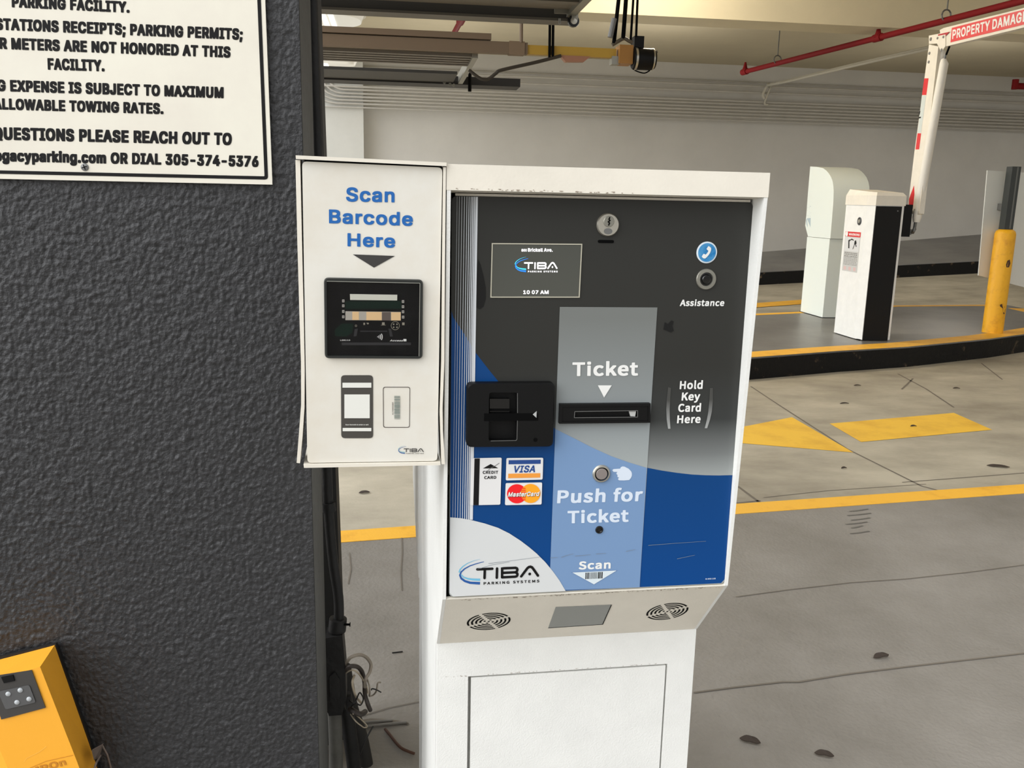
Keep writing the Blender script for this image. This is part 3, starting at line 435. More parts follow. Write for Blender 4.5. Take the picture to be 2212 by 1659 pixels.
'b':(834,[[114,1072,104,1030,104,50,109,13,143,3,242,3,275,7,287,21,341,0,419,-14,510,-10,592,12,630,33,684,79,736,157,761,227,779,322,779,462,766,548,745,618,707,685,668,725,625,753,584,767,505,780,440,781,382,772,312,752,310,1034,304,1069,267,1077],[444,593,501,569,539,527,569,449,573,371,551,289,526,242,481,197,423,173,365,193,312,231,310,503,316,517,353,549,398,577]]),
'x':(686,[[668,8,676,49,669,95,481,387,652,671,659,712,653,756,612,764,493,764,456,758,348,575,233,758,196,764,73,764,33,758,25,721,31,675,205,395,15,91,9,49,15,10,56,2,176,2,213,8,336,213,468,8,505,2,628,2]]),
'0':(756,[[412,-14,491,0,556,32,595,66,644,140,668,202,694,322,707,457,707,548,698,655,681,754,652,844,622,899,577,953,511,993,462,1007,363,1015,256,998,215,977,155,927,112,859,86,791,61,663,52,581,52,424,69,289,90,198,128,114,155,75,206,28,256,4,342,-14],[379,830,414,812,443,783,463,750,491,667,505,569,505,433,487,322,469,268,437,213,414,190,379,172,349,186,320,215,284,280,258,379,250,503,258,626,280,713,304,766,328,799,355,821]]),
'1':(756,[[492,994,455,998,336,994,266,963,146,926,140,819,146,780,183,772,290,772,300,766,301,198,290,187,142,187,107,181,99,144,99,45,109,7,146,2,640,2,683,12,688,140,682,180,645,187,513,187,503,194,502,955]]),
'2':(756,[[51,8,91,2,659,2,702,12,707,148,699,185,663,191,408,195,528,341,590,436,635,535,661,667,661,749,636,861,606,915,569,953,503,991,379,1015,314,1015,231,1001,182,985,136,960,62,899,45,877,40,836,45,795,108,732,149,727,190,732,272,804,326,828,351,829,392,812,422,786,446,749,460,700,438,613,405,548,359,476,256,352,50,152,44,45]]),
'3':(756,[[238,1002,139,961,69,908,59,865,65,820,119,756,156,748,209,753,263,796,341,830,390,820,433,787,457,746,458,725,445,692,411,653,337,617,218,600,211,564,212,470,222,435,341,422,386,409,428,388,456,365,478,334,491,289,474,247,436,204,395,181,362,171,316,177,251,205,172,268,131,274,90,268,32,198,26,161,31,120,73,73,119,41,181,12,226,0,308,-14,403,-14,518,8,596,49,643,95,671,140,693,223,697,322,679,412,648,470,587,527,630,581,656,643,664,696,664,783,655,844,619,919,581,956,530,985,473,1003,382,1015,325,1015]]),
'4':(756,[[598,994,437,998,396,992,19,408,15,296,25,258,58,253,407,251,410,45,421,7,561,2,600,8,608,45,609,247,618,253,688,254,722,264,727,383,721,423,688,430,618,430,609,436,608,955],[408,620,408,434,281,432,284,445,395,609]]),
'5':(756,[[650,993,614,999,174,999,133,991,123,939,98,581,103,490,157,453,199,447,244,453,306,487,351,500,396,487,433,463,467,424,492,367,493,322,475,268,443,223,413,197,355,172,326,173,265,193,210,227,166,264,120,270,83,263,29,194,24,157,28,116,59,81,116,41,178,12,248,-5,314,-14,433,-10,479,0,549,28,602,68,656,136,685,206,699,289,694,433,681,494,661,544,610,607,565,639,536,652,442,673,310,670,300,680,308,774,318,809,614,809,650,816,658,857,658,956]]),
'6':(756,[[444,-14,519,0,551,12,594,37,632,70,668,120,688,165,701,206,714,301,710,400,692,490,659,556,610,606,556,635,469,653,370,653,274,630,287,684,324,754,366,797,399,817,449,829,498,808,543,770,593,764,634,773,692,836,698,877,692,919,654,953,601,985,556,1002,465,1015,379,1011,309,998,239,965,171,906,114,812,90,742,72,659,60,540,60,412,85,247,112,169,155,95,209,42,280,4,370,-14],[403,168,354,192,304,252,279,309,264,379,316,437,399,479,449,458,482,426,503,387,516,326,503,268,477,222,442,186]]),
'7':(756,[[246,7,399,2,437,12,459,272,493,441,542,581,579,655,704,844,710,955,699,994,662,998,98,998,56,988,51,856,61,818,94,813,423,813,434,807,353,655,307,535,287,461,261,333,241,165,236,45]]),
'8':(756,[[432,1011,342,1011,284,1003,230,985,180,956,140,916,110,865,97,816,89,746,106,622,118,593,160,532,102,466,61,383,47,305,47,235,61,165,97,95,140,52,169,33,239,4,333,-14,424,-14,486,-5,539,8,593,33,628,58,672,107,696,161,710,235,710,301,692,392,663,450,605,512,659,610,677,692,677,770,655,869,623,923,572,969,506,998],[325,421,346,417,450,359,481,327,507,280,503,247,483,215,449,185,403,164,362,164,296,197,263,230,242,272,242,301,267,354,286,383],[424,607,391,621,337,657,308,688,286,733,291,758,311,791,346,821,379,835,412,827,446,803,470,774,487,733,486,704,466,659,442,622]]),
'9':(756,[[331,1015,265,1007,207,989,165,964,125,929,95,890,71,840,45,717,45,622,62,523,95,449,137,402,211,362,318,345,364,345,475,370,484,367,472,322,439,256,395,206,364,185,327,172,298,177,248,201,211,231,162,237,121,229,67,165,61,128,66,87,88,60,166,12,224,-5,286,-14,364,-14,442,0,516,33,571,79,624,153,669,268,687,354,699,470,699,606,687,709,657,816,612,898,574,941,508,985,438,1007],[351,834,380,825,413,804,446,767,476,709,497,630,489,614,435,560,384,530,356,521,306,543,280,569,256,610,242,659,248,713,272,770,306,809]])}}
def letters(F, s, face, bl, br, tl, track=0.0, px=True):
    """Loops of a word whose base line runs bl -> br and whose capitals rise to tl."""
    if px: bl, br, tl = (Vector(flat(F, *p)) for p in (bl, br, tl))
    else: bl, br, tl = Vector(bl), Vector(br), Vector(tl)
    G = GLYPHS[face]; x = 0; LL = []; ids = []; hi = 0; lo = None
    for n_, ch in enumerate(s):
        a, ls = G.get(ch, (330, []))
        for l in ls:
            P = [(x+l[i], l[i+1]) for i in range(0, len(l), 2)]
            for p in P: hi = max(hi, p[0]); lo = p[0] if lo is None else min(lo, p[0])
            LL.append(P); ids.append(n_)
        x += a + track
    ux = (br-bl)/(hi-lo); uy = (tl-bl)/1000.0
    out = {}
    for i, l in zip(ids, LL): out.setdefault(i, []).append([tuple(bl + ux*(p[0]-lo) + uy*p[1]) for p in l])
    return list(out.values())
def lettering(words, m, parent, F, off=0.0006, name='lettering', label=None):
    """words: (text, alphabet, bl, br, tl[, tracking])"""
    for w in words: o = decal(name, letters(F, *w), m, parent, F, off, px=False, label=label, each=True)
    return o

# ------------------------------------------------------------------ palette
white = mat('white_powder_coat', (226, 226, 221), 0.55, bump=0.25, bscale=420, var=0.03, vscale=14)
white2 = mat('cream_sheet_steel', (222, 216, 202), 0.5, bump=0.1, bscale=300, var=0.04, vscale=10)
chip = mat('chipped_paint_edge', (150, 138, 122), 0.7)
blackp = mat('black_plastic', (9, 9, 9), 0.5, bump=0.15, bscale=900, spec=0.22)
blackg = mat('black_gloss', (10, 10, 10), 0.2)
ink_black = mat('black_ink', (17, 16, 16), 0.6, spec=0.2)
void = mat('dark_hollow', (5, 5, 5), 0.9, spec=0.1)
ink_white = mat('white_ink', (226, 226, 222), 0.5)
ink_pale = mat('pale_ink', (206, 216, 228), 0.5)
steel = mat('brushed_steel', (196, 192, 180), 0.32, metal=0.9)
steel_dull = mat('dull_steel', (150, 148, 138), 0.42, metal=0.8)
zinc = mat('zinc', (120, 120, 118), 0.5, metal=0.6)
stucco = mat('charcoal_stucco', (43, 43, 44), 0.5, bump=1.0, bscale=210, var=0.25, vscale=120, spec=0.4)
stucco_side = mat('charcoal_paint', (58, 58, 55), 0.7, bump=0.6, bscale=120, var=0.2, vscale=40)
black_metal = mat('black_painted_metal', (26, 25, 24), 0.55, bump=0.3, bscale=60, var=0.25, vscale=20, spec=0.3)
wall_paint = mat('grey_wall_paint', (196, 194, 188), 0.75, bump=0.1, bscale=30, var=0.05, vscale=0.8)
pipe_paint = mat('painted_conduit', (180, 177, 170), 0.6, var=0.05, vscale=3)
ceil_paint = mat('cream_ceiling_paint', (190, 180, 154), 0.8, bump=0.1, bscale=20, var=0.04, vscale=1.2)
beam_paint = mat('cream_beam_paint', (206, 196, 168), 0.8, bump=0.1, bscale=30, var=0.03, vscale=2)
concrete = mat('worn_concrete', (188, 180, 160), 0.8, bump=0.3, bscale=90, c2=(144, 136, 119), vscale=1.6, stretch=(0.8, 1.35, 1), vlo=0.3, vhi=0.66)
deck_grey = mat('grey_deck_paint', (144, 139, 131), 0.6, bump=1.0, bscale=95, c2=(114, 109, 100), vscale=1.7, vlo=0.3, vhi=0.7)
deck_worn = mat('pale_grey_deck_paint', (128, 126, 122), 0.36, bump=0.25, bscale=60, c2=(94, 92, 89), vscale=1.1, vlo=0.3, vhi=0.62)
yellow_line = mat('yellow_road_paint', (244, 184, 54), 0.6, bump=0.4, bscale=120, c2=(222, 158, 42), vscale=9, vlo=0.25, vhi=0.5)
yellow_arrow = mat('yellow_arrow_paint', (246, 196, 58), 0.6, bump=0.3, bscale=120, c2=(228, 174, 46), vscale=5, vlo=0.3, vhi=0.55)
kerb_black = mat('black_kerb_paint', (104, 88, 68), 0.6, bump=0.8, bscale=30, c2=(14, 13, 12), vscale=7, vlo=0.60, vhi=0.70, spec=0.25)
crack = mat('dark_joint', (112, 104, 92), 0.9)
scuff_m = mat('tyre_rubber_mark', (112, 108, 100), 0.7)
bollard_y = mat('bollard_yellow', (238, 176, 22), 0.5, bump=0.5, bscale=25, c2=(206, 140, 18), vscale=10, vlo=0.25, vhi=0.5)
rust = mat('bare_rust', (70, 46, 36), 0.8)
red_pipe = mat('red_pipe_paint', (118, 18, 22), 0.7, spec=0.2)
red_tape = mat('red_reflective_tape', (205, 24, 28), 0.4)
red_sign = mat('red_sign_film', (214, 62, 66), 0.45)
grey_film = mat('silver_reflective_tape', (196, 204, 200), 0.35)
door_steel = mat('bronze_door_steel', (92, 86, 76), 0.5, bump=0.1, bscale=40)
door_dark = mat('dark_track_steel', (44, 42, 38), 0.55)
rail_brown = mat('primed_rail', (108, 90, 70), 0.6)
rail_yellow = mat('yellow_passivated_rail', (172, 136, 44), 0.5, metal=0.1)
orange = mat('orange_sensor_shell', (236, 166, 44), 0.5, bump=0.1, bscale=200)
orange_d = mat('orange_engraving', (190, 122, 24), 0.6)

# ------------------------------------------------------------------ the setting
fl = bmesh.new(); box(fl, (-12, -12, -0.2), (17, 15.2, 0)); floor = struct('floor', fl, concrete)
def edge_y(x, pts):
    for a, b in zip(pts, pts[1:]):
        if a[0] <= x <= b[0]: return a[1] + (b[1]-a[1])*(x-a[0])/(b[0]-a[0])
def stretch_line(a, b, x0, x1):
    k = (b[1]-a[1])/(b[0]-a[0]); return (x0, a[1]+k*(x0-a[0])), (x1, a[1]+k*(x1-a[0]))
def P2(v): return (v.x, v.y)
ZN = 0.15
oa, ob = stretch_line(P2(onz(739.3, 1147, ZN)), P2(onz(2212, 1046.4, ZN)), -6, 9)
ia, ib = stretch_line(P2(onz(740, 1172, ZN)), P2(onz(2212, 1066, ZN)), -6, 9)
isl = thing('traffic_island', 'broad grey painted concrete island with a yellow edge line under the ticket dispenser', 'island', (1, 1, 0))
b = bmesh.new(); slab(b, [(-6, -6), (9, -6), ob, oa], 0.0, ZN)
obj('deck', b, deck_grey, isl)
b = bmesh.new(); slab(b, [ia, ib, ob, oa], ZN, ZN+0.0015); obj('edge_line', b, yellow_line, isl, label='yellow painted edge line')
b = bmesh.new(); slab(b, [oa, ob, (ob[0], ob[1]+0.006), (oa[0], oa[1]+0.006)], 0.0, ZN-0.004); obj('kerb_face', b, kerb_black, isl)
def ground_line(name, pts, w, z, m, parent, label=None, w2=None):
    F = Matrix.Translation((0, 0, z))
    return decal(name, [stroke([P2(onz(x, y, z)) for x, y in pts], w, w2)], m, parent, F, 0.0018, px=False, label=label)
# joints and cracks of the island top
for pts, w in (([(1500, 1497), (1583, 1486), (1690, 1474), (1725, 1474), (1830, 1457), (1960, 1441), (2212, 1412)], .006),
               ([(1590, 1290), (1700, 1275), (1840, 1259), (1960, 1251), (2090, 1237), (2212, 1221)], .004),
               ([(755, 1195), (758, 1230), (752, 1262)], .004), ([(868, 1163), (869, 1192), (866, 1235), (868, 1276)], .004),
               ([(742, 1566), (800, 1556), (842, 1558), (878, 1564)], .010), ([(905, 1517), (840, 1530), (780, 1548)], .003)):
    ground_line('crack', pts, w, ZN, crack, isl)
for k, (x0, x1, y) in enumerate([(1836, 1874, 1103), (1832, 1880, 1112), (1840, 1878, 1122), (1828, 1872, 1131), (1840, 1862, 1139), (1838, 1876, 1151)]):
    ground_line('tyre_scuff', [(x0, y+2), ((x0+x1)/2, y), (x1, y-3)], .008, ZN, scuff_m, isl)

FZ = Matrix.Translation((0, 0, 0))
def lane_mark(name, px, m=yellow_arrow, label=None):
    return decal(name, [[P2(onz(x, y, 0)) for x, y in px]], m, floor, FZ, 0.0015, px=False, label=label)
tip = (1330, 938)
lane_mark('lane_arrow_head', [(1710.8, 901.5), (1843.4, 977.8), (1602.4, 957.9), (1420, 943), (1440, 941), (1606, 922)], label='yellow arrow head painted on the lane')
lane_mark('lane_arrow_shaft', [(1792, 915.4), (2060.5, 892.2), (2143.4, 928.7), (1860, 955.2)], label='yellow bar painted behind the arrow head')
for pts, w in (([(1622, 835), (1690, 880), (1830, 970), (1990, 1050), (2035, 1062)], .012), ([(1972, 818), (1960, 830), (1948, 841)], .014),
               ([(1940, 808), (2000, 840), (2060, 880)], .014), ([(2120, 785), (2165, 820)], .012),
               ([(1950, 1042), (2212, 1022)], .008), ([(1593, 1087), (1640, 1082)], .014), ([(1594, 1051), (1640, 1085)], .014),
               ([(1650, 1075), (1790, 1060), (2000, 1046)], .005)):
    F = FZ; decal('floor_joint', [stroke([P2(onz(x, y, 0)) for x, y in pts], w)], crack, floor, F, 0.001, px=False)

# far traffic island with its kerb
ZI = 0.17
front = [P2(onz(1400, 791, ZI))] + [P2(onz(x, y, ZI)) for x, y in ((1622.6, 772), (1811, 758), (1961.6, 748.9), (2136, 732), (2212, 721.7))]
front = [(front[1][0]-3.2, front[1][1]-0.95), ] + front[1:] + [(6.6, 7.95), (7.05, 8.45), (7.28, 9.0), (7.36, 9.5)]
back = [(7.40, 9.9), (7.158, 9.872), (5.823, 9.73), (4.375, 9.087), (3.766, 8.888), (1.2, 8.1), (-0.6, 7.5)]
isl2 = thing('traffic_island', 'long grey island with yellow edge and black kerb carrying the barrier cabinet', 'island', (4, 8, 0))
b = bmesh.new(); slab(b, front+back, 0.0, ZI); obj('deck', b, deck_worn, isl2)
def inset(pts, d):
    out = []
    for i, p in enumerate(pts):
        a = Vector(pts[max(i-1, 0)]); c = Vector(pts[min(i+1, len(pts)-1)]); t = (c-a).normalized()
        out.append((p[0]-t.y*d, p[1]+t.x*d))
    return out
b = bmesh.new(); fi = inset(front, 0.20)
for i in range(len(front)-1): slab(b, [front[i], front[i+1], fi[i+1], fi[i]], ZI, ZI+0.0015)
obj('edge_line', b, yellow_line, isl2, label='yellow painted edge line')
b = bmesh.new(); fo = inset(front, -0.012)
for i in range(len(front)-1): slab(b, [fo[i], fo[i+1], front[i+1], front[i]], 0.0, ZI-0.012)
obj('kerb_face', b, kerb_black, isl2, label='black painted kerb face with chipped paint')
b = bmesh.new(); bk = back[1:]; bi = inset(bk, 0.10)
for i in range(len(bk)-1): slab(b, [bk[i], bk[i+1], bi[i+1], bi[i]], ZI, ZI+0.0015)
obj('edge_line', b, yellow_line, isl2, label='yellow painted edge line')

# far lane climbing to the right, walkway against the back wall
farb = [ony(x, y, 13.0) for x, y in ((1640.7, 616), (1735.6, 608.7), (1937.5, 596.7), (2113.8, 590.6))]
def climb(x): return max(0.0, 0.092 + (x-5.553)*(0.31-0.092)/(9.177-5.553))
xs = [-3, 0, 2, 4.02, 5.5, 7, 9.2, 12, 16.5]
b = bmesh.new(); rx = [-3+.5*i for i in range(40)]; ry = [8.6+.55*j for j in range(9)]
gt = [[b.verts.new((x, y, (y-8.6)/4.4*climb(x)+0.004)) for x in rx] for y in ry]; gb_ = [[b.verts.new((x, y, -0.1)) for x in rx] for y in (ry[0], ry[-1])]
for j in range(8):
    for i in range(39): b.faces.new((gt[j][i], gt[j][i+1], gt[j+1][i+1], gt[j+1][i]))
for i in range(39):
    b.faces.new((gb_[0][i], gb_[1][i], gb_[1][i+1], gb_[0][i+1])); b.faces.new((gt[0][i], gb_[0][i], gb_[0][i+1], gt[0][i+1])); b.faces.new((gt[8][i], gt[8][i+1], gb_[1][i+1], gb_[1][i]))
for i in (0, 39): b.faces.new([gt[j][i] for j in range(9)] + [gb_[1][i], gb_[0][i]])
ramp = struct('floor_ramp', b, concrete)
def on_ramp(px, py):
    z = 0.0
    for _ in range(20):
        p = onz(px, py, z); z = max(0, (p.y-8.6)/4.4)*climb(p.x)+0.004
    return p
b = bmesh.new(); L1 = [on_ramp(*q) for q in ((1560, 662), (1640, 655), (1735, 648), (1800, 643))]; L2 = [on_ramp(*q) for q in ((1560, 672), (1640, 664.5), (1735, 657.5), (1800, 652))]
for i in range(3):
    b.faces.new([b.verts.new(p+Vector((0, 0, .006))) for p in (L2[i], L2[i+1], L1[i+1], L1[i])])
me_line = obj('lane_line', b, yellow_line, ramp, label='yellow line on the far lane')
wb = [ony(x, y, 15.0) for x, y in ((1648, 544), (1741.6, 535), (1943.5, 518.3), (2121.3, 506.3))]
def walk_top(x): return max(0.2, 0.293 + (x-5.558)*(0.508-0.293)/(9.159-5.558))
def walk_back(x): return max(0.22, 0.493 + (x-6.421)*(0.864-0.493)/(10.558-6.421))
b = bmesh.new(); n = len(xs)
rows = [[b.verts.new((x, 13.0, -0.1)) for x in xs], [b.verts.new((x, 13.0, walk_top(x))) for x in xs], [b.verts.new((x, 14.995, walk_back(x))) for x in xs], [b.verts.new((x, 14.995, -0.1)) for x in xs]]
for j in range(4):
    for i in range(n-1): b.faces.new((rows[j][i], rows[j][i+1], rows[(j+1) % 4][i+1], rows[(j+1) % 4][i]))
b.faces.new([rows[j][0] for j in range(4)]); b.faces.new([rows[j][-1] for j in range(4)])
walk = thing('raised_walkway', 'raised grey walkway with a black kerb along the foot of the back wall', 'walkway', (6, 14, 0))
obj('deck', b, deck_worn, walk)
b = bmesh.new()
for i in range(n-1):
    f = [(xs[i], climb(xs[i])-0.02, walk_top(xs[i])-0.008), (xs[i+1], climb(xs[i+1])-0.02, walk_top(xs[i+1])-0.008)]
    prism(b, [(f[0][0], 12.985, f[0][1]), (f[1][0], 12.985, f[1][1]), (f[1][0], 12.985, f[1][2]), (f[0][0], 12.985, f[0][2])],
          [(f[0][0], 13.0, f[0][1]), (f[1][0], 13.0, f[1][1]), (f[1][0], 13.0, f[1][2]), (f[0][0], 13.0, f[0][2])])
obj('kerb_face', b, kerb_black, walk, label='black painted kerb face')

ZC = 3.593
b = bmesh.new(); box(b, (-6, 15.0, -0.2), (17, 15.25, ZC+0.3)); struct('wall_back', b, wall_paint)
b = bmesh.new(); box(b, (17, 0.6, -0.2), (17.25, 15.25, ZC+0.3)); struct('wall_right', b, wall_paint)
b = bmesh.new(); box(b, (-1.5, 2.2, ZC), (17.25, 15.25, ZC+0.3)); struct('ceiling', b, ceil_paint)
b = bmesh.new(); box(b, (-6, 14.78, -0.2), (ony(785, 250, 14.78).x, 15.0, ZC)); struct('trim_1', b, mat('pale_pier_paint', (196, 196, 190), 0.75, var=0.04, vscale=1.5))
b = bmesh.new(); box(b, (-1.5, 9.0, 3.103), (17, 9.42, ZC)); struct('trim_2', b, beam_paint, bevel=0.012)
# near pillar
b = bmesh.new(); box(b, (-2.6, 1.326, ZN), (-0.1300, 1.50, 3.6)); wl = struct('wall_left', b, [stucco_side], bevel=0.004)
# trowelled face with its real lumps
from mathutils import noise
b = bmesh.new(); nx, nz_ = 500, 800; xa_, xb_, za_, zb_ = -0.96, -0.1305, 0.152, 1.70; G_ = []
for j in range(nz_+1):
    row = []
    for i in range(nx+1):
        x = xa_+(xb_-xa_)*i/nx; z = za_+(zb_-za_)*j/nz_
        h = noise.noise(Vector((x*190, 3.1, z*150)))*0.75 + noise.noise(Vector((x*95, 9.7, z*70)))*0.5 + 0.4*noise.noise(Vector((x*9, 1.7, z*7)))
        k = min(1, (xb_-x)/.012)
        row.append(b.verts.new((x, 1.323 - 0.0022*max(-.45, h)*k, z)))
    G_.append(row)
for j in range(nz_):
    for i in range(nx): b.faces.new((G_[j][i], G_[j][i+1], G_[j+1][i+1], G_[j+1][i]))
sf = obj('stucco_face', b, stucco, wl, smooth=180)

# ------------------------------------------------------------------ ticket dispenser
A_M = R(1.582)
O_M = Vector((0.25391, 1.05040, 0.0))
MM = Matrix.Translation(O_M) @ Matrix.Rotation(A_M, 4, 'Z')      # its own axes: x along the front, y to the back, z up; y = 0 is the face plate
MX = MM.col[0].xyz; MY = MM.col[1].xyz
def mface(y): return frame(MM @ Vector((0, y, 0)), MX, -MY)
disp = thing('ticket_dispenser', 'white parking ticket dispenser with a blue and black face plate on a pedestal', 'ticket machine', MM @ Matrix.Translation((0, 0.3, ZN)))
X0, X1 = -0.1975, 0.185
YB, YR = 0.095, 0.567
# pedestal with an inset door
FB = mface(YB)
dl, dt = flat(FB, 1017.9, 1465); dr = flat(FB, 1438.5, 1437.8)[0]
b = bmesh.new(); box(b, (X0+0.001, YB+0.018, ZN+.0015), (X1-0.001, YR, 0.687)); obj('pedestal', b, white, disp, MM, bevel=0.007, segs=3, smooth=40)
b = bmesh.new(); g = 0.0045
box(b, (X0+0.001, YB, ZN+.0015), (dl-g, YB+0.03, 0.6885)); box(b, (dr+g*0.6, YB, ZN+.0015), (X1-.0005, YB+0.03, 0.6885))
box(b, (dl-g, YB, dt+0.003), (dr+g*0.6, YB+0.03, 0.6885)); box(b, (dl-g, YB, ZN+.0015), (dr+g*0.6, YB+0.03, 0.20))
obj('front_frame', b, white, disp, MM)
b = bmesh.new(); box(b, (dl, YB+0.001, 0.2035), (dr, YB+0.017, dt)); obj('access_door', b, white, disp, MM, bevel=0.0015)
# head: side cheeks, lid, hood, chin, rear chin
YBK = 0.80
cheek = [(-0.030, 1.3375), (-0.030, 1.309), (-0.0015, 0.800), (YB-0.001, 0.688), (YR-0.002, 0.688), (YR, 0.575), (0.612, 0.578), (YBK, 0.705), (YBK, 1.3375)]
b = bmesh.new()
xprism(b, cheek, X0, X0+0.0045); xprism(b, cheek, X1-0.0045, X1)
box(b, (X0+0.0045, YBK-0.005, 0.705), (X1-0.0045, YBK, 1.3375))
prism(b, [(X0+.0045, 0.612, .578), (X1-.0045, 0.612, .578), (X1-.0045, YBK, .705), (X0+.0045, YBK, .705)], [(X0+.0045, 0.612, .583), (X1-.0045, 0.612, .583), (X1-.0045, YBK-.005, .71), (X0+.0045, YBK-.005, .71)])
obj('head_shell', b, white, disp, MM)
b = bmesh.new()
box(b, (X0-0.0005, -0.0305, 1.309), (X1+0.0005, -0.0265, 1.3375)); box(b, (X0-0.0005, -0.027, 1.3335), (X1+0.0005, YBK+0.001, 1.3375))
xprism(b, [(-0.0268, 1.309), (-0.0268, 1.312), (0.012, 1.309), (0.012, 1.306)], X0+.0045, X1-.0045)
obj('hood', b, white2, disp, MM, bevel=0.0016, segs=2)
b = bmesh.new()
xprism(b, [(-0.0015, 0.800), (0.004, 0.8015), (YB+0.012, 0.694), (YB-0.001, 0.688)], X0+.0043, X1-.0043)
obj('chin_panel', b, white2, disp, MM)
# the face plate, print regions as inks on it
PX0, PX1, PZ0, PZ1 = -0.1890, 0.1806, 0.8026, 1.3027
FP = mface(0.0)
b = bmesh.new()
prism(b, [(x, 0.0, z) for x, z in rrect(PX0, PZ0, PX1, PZ1, .006)], [(x, 0.006, z) for x, z in rrect(PX0, PZ0, PX1, PZ1, .006)])
print_dark = grad_mat('charcoal_print', [(0.80, (165, 170, 168)), (0.945, (158, 163, 161)), (0.985, (110, 113, 112)), (1.03, (52, 54, 53)), (1.10, (44, 44, 41)), (1.30, (46, 46, 43))], 0.36, spec=0.3)
plate = obj('faceplate', b, print_dark, disp, MM)
for x in plate.data.vertices: pass
print_blue = grad_mat('blue_print', [(0.80, (0, 64, 128)), (0.95, (2, 60, 116)), (1.15, (6, 64, 122))], 0.34, spec=0.25)
b = bmesh.new(); box(b, (PX0+.004, -.0006, PZ1+.0004), (PX1-.004, .004, PZ1+.0032)); obj('plate_rim', b, mat('pale_rim', (196, 190, 178), .4), disp, MM)
col_grey = grad_mat('column_grey_print', [(0.80, (170, 174, 168)), (0.95, (160, 166, 164)), (1.02, (138, 144, 145)), (1.16, (112, 115, 112))], 0.36)
col_blue = mat('column_pale_blue_print', (114, 143, 180), 0.4, spec=0.25)
pale_print = mat('pale_grey_print', (204, 206, 205), 0.36)
line_print = mat('white_pinstripe', (206, 210, 214), 0.4)
# blue field
top_edge = [(972, 672), (979, 685), (1005.5, 725.6), (1026, 760), (1057, 800), (1075, 822), (1110, 858), (1155, 897), (1200.7, 927), (1239, 946), (1280, 967), (1320, 985), (1358, 998.5), (1396, 1010), (1430, 1016.5), (1462, 1021.3), (1495, 1025), (1524.7, 1026.6), (1552, 1027), (1590, 1026)]
def P(*pts): return [flat(FP, *p) for p in pts]
def clipx(pl): return [(min(max(x, PX0+.0005), PX1-.0005), z) for x, z in pl]
low = [(PX1-.0005, PZ0+.006), (PX1-.005, PZ0+.0008), (PX0+.005, PZ0+.0008), (PX0+.0005, PZ0+.006)]
decal('blue_field', [clipx(P(*top_edge)) + low], print_blue, plate, FP, 0.0003, px=False, label='blue lower field of the face plate')
decal('ticket_column', [[(1209, 662.8), (1419.7, 664), (1381.3, 1268), (1186.6, 1275)]], col_grey, plate, FP, 0.0006, label='grey translucent column behind the ticket lettering')
def cross(edge, a, b_):
    """points of the blue edge between two lines of the column's sides"""
    return edge
colb = [(1199.3, 926.2), (1239, 946), (1280, 967), (1320, 985), (1358, 998.5), (1396.6, 1010.2), (1381.3, 1268), (1186.6, 1275)]
decal('ticket_column', [colb], col_blue, plate, FP, 0.0009, label='pale blue lower part of the column')
# pinstripes
sx_top = [987.4, 992.4, 997.7, 1003.3, 1008.6, 1013.2, 1017.6, 1021.2, 1024.8, 1029.6]
sx_bot = [977.9, 982.9, 988.4, 993.6, 998.7, 1003.4, 1007.8, 1011.8, 1015.2, 1018.6]
sw = [0.5, 0.7, 0.9, 1.1, 1.3, 1.6, 1.9, 2.1, 2.5, 5.0]
lo = []
for a, c, w in zip(sx_top, sx_bot, sw):
    lo.append([(a-w/2, 424+(a-985)*.03), (a+w/2, 424+(a-985)*.03), (c+w/2, 1122), (c-w/2, 1122)])
decal('pinstripes', lo, line_print, plate, FP, 0.0010, label='white pinstripes along the edge of the face plate')
circ = [(971.7, 1116.7), (995, 1118.6), (1017.9, 1122.6), (1047, 1130), (1075.5, 1139.3), (1100, 1151.5), (1124.3, 1167.3), (1143, 1181.5), (1159, 1195), (1178, 1214), (1194, 1233.6), (1208, 1253), (1221.5, 1275.5)]
cl = clipx(P(*circ)); cl[-1] = (cl[-1][0], PZ0+.0008)
decal('logo_field', [cl + [(PX0+.005, PZ0+.0008), (PX0+.0005, PZ0+.006)]], pale_print, plate, FP, 0.0013, px=False, label='pale grey rounded field behind the logo')

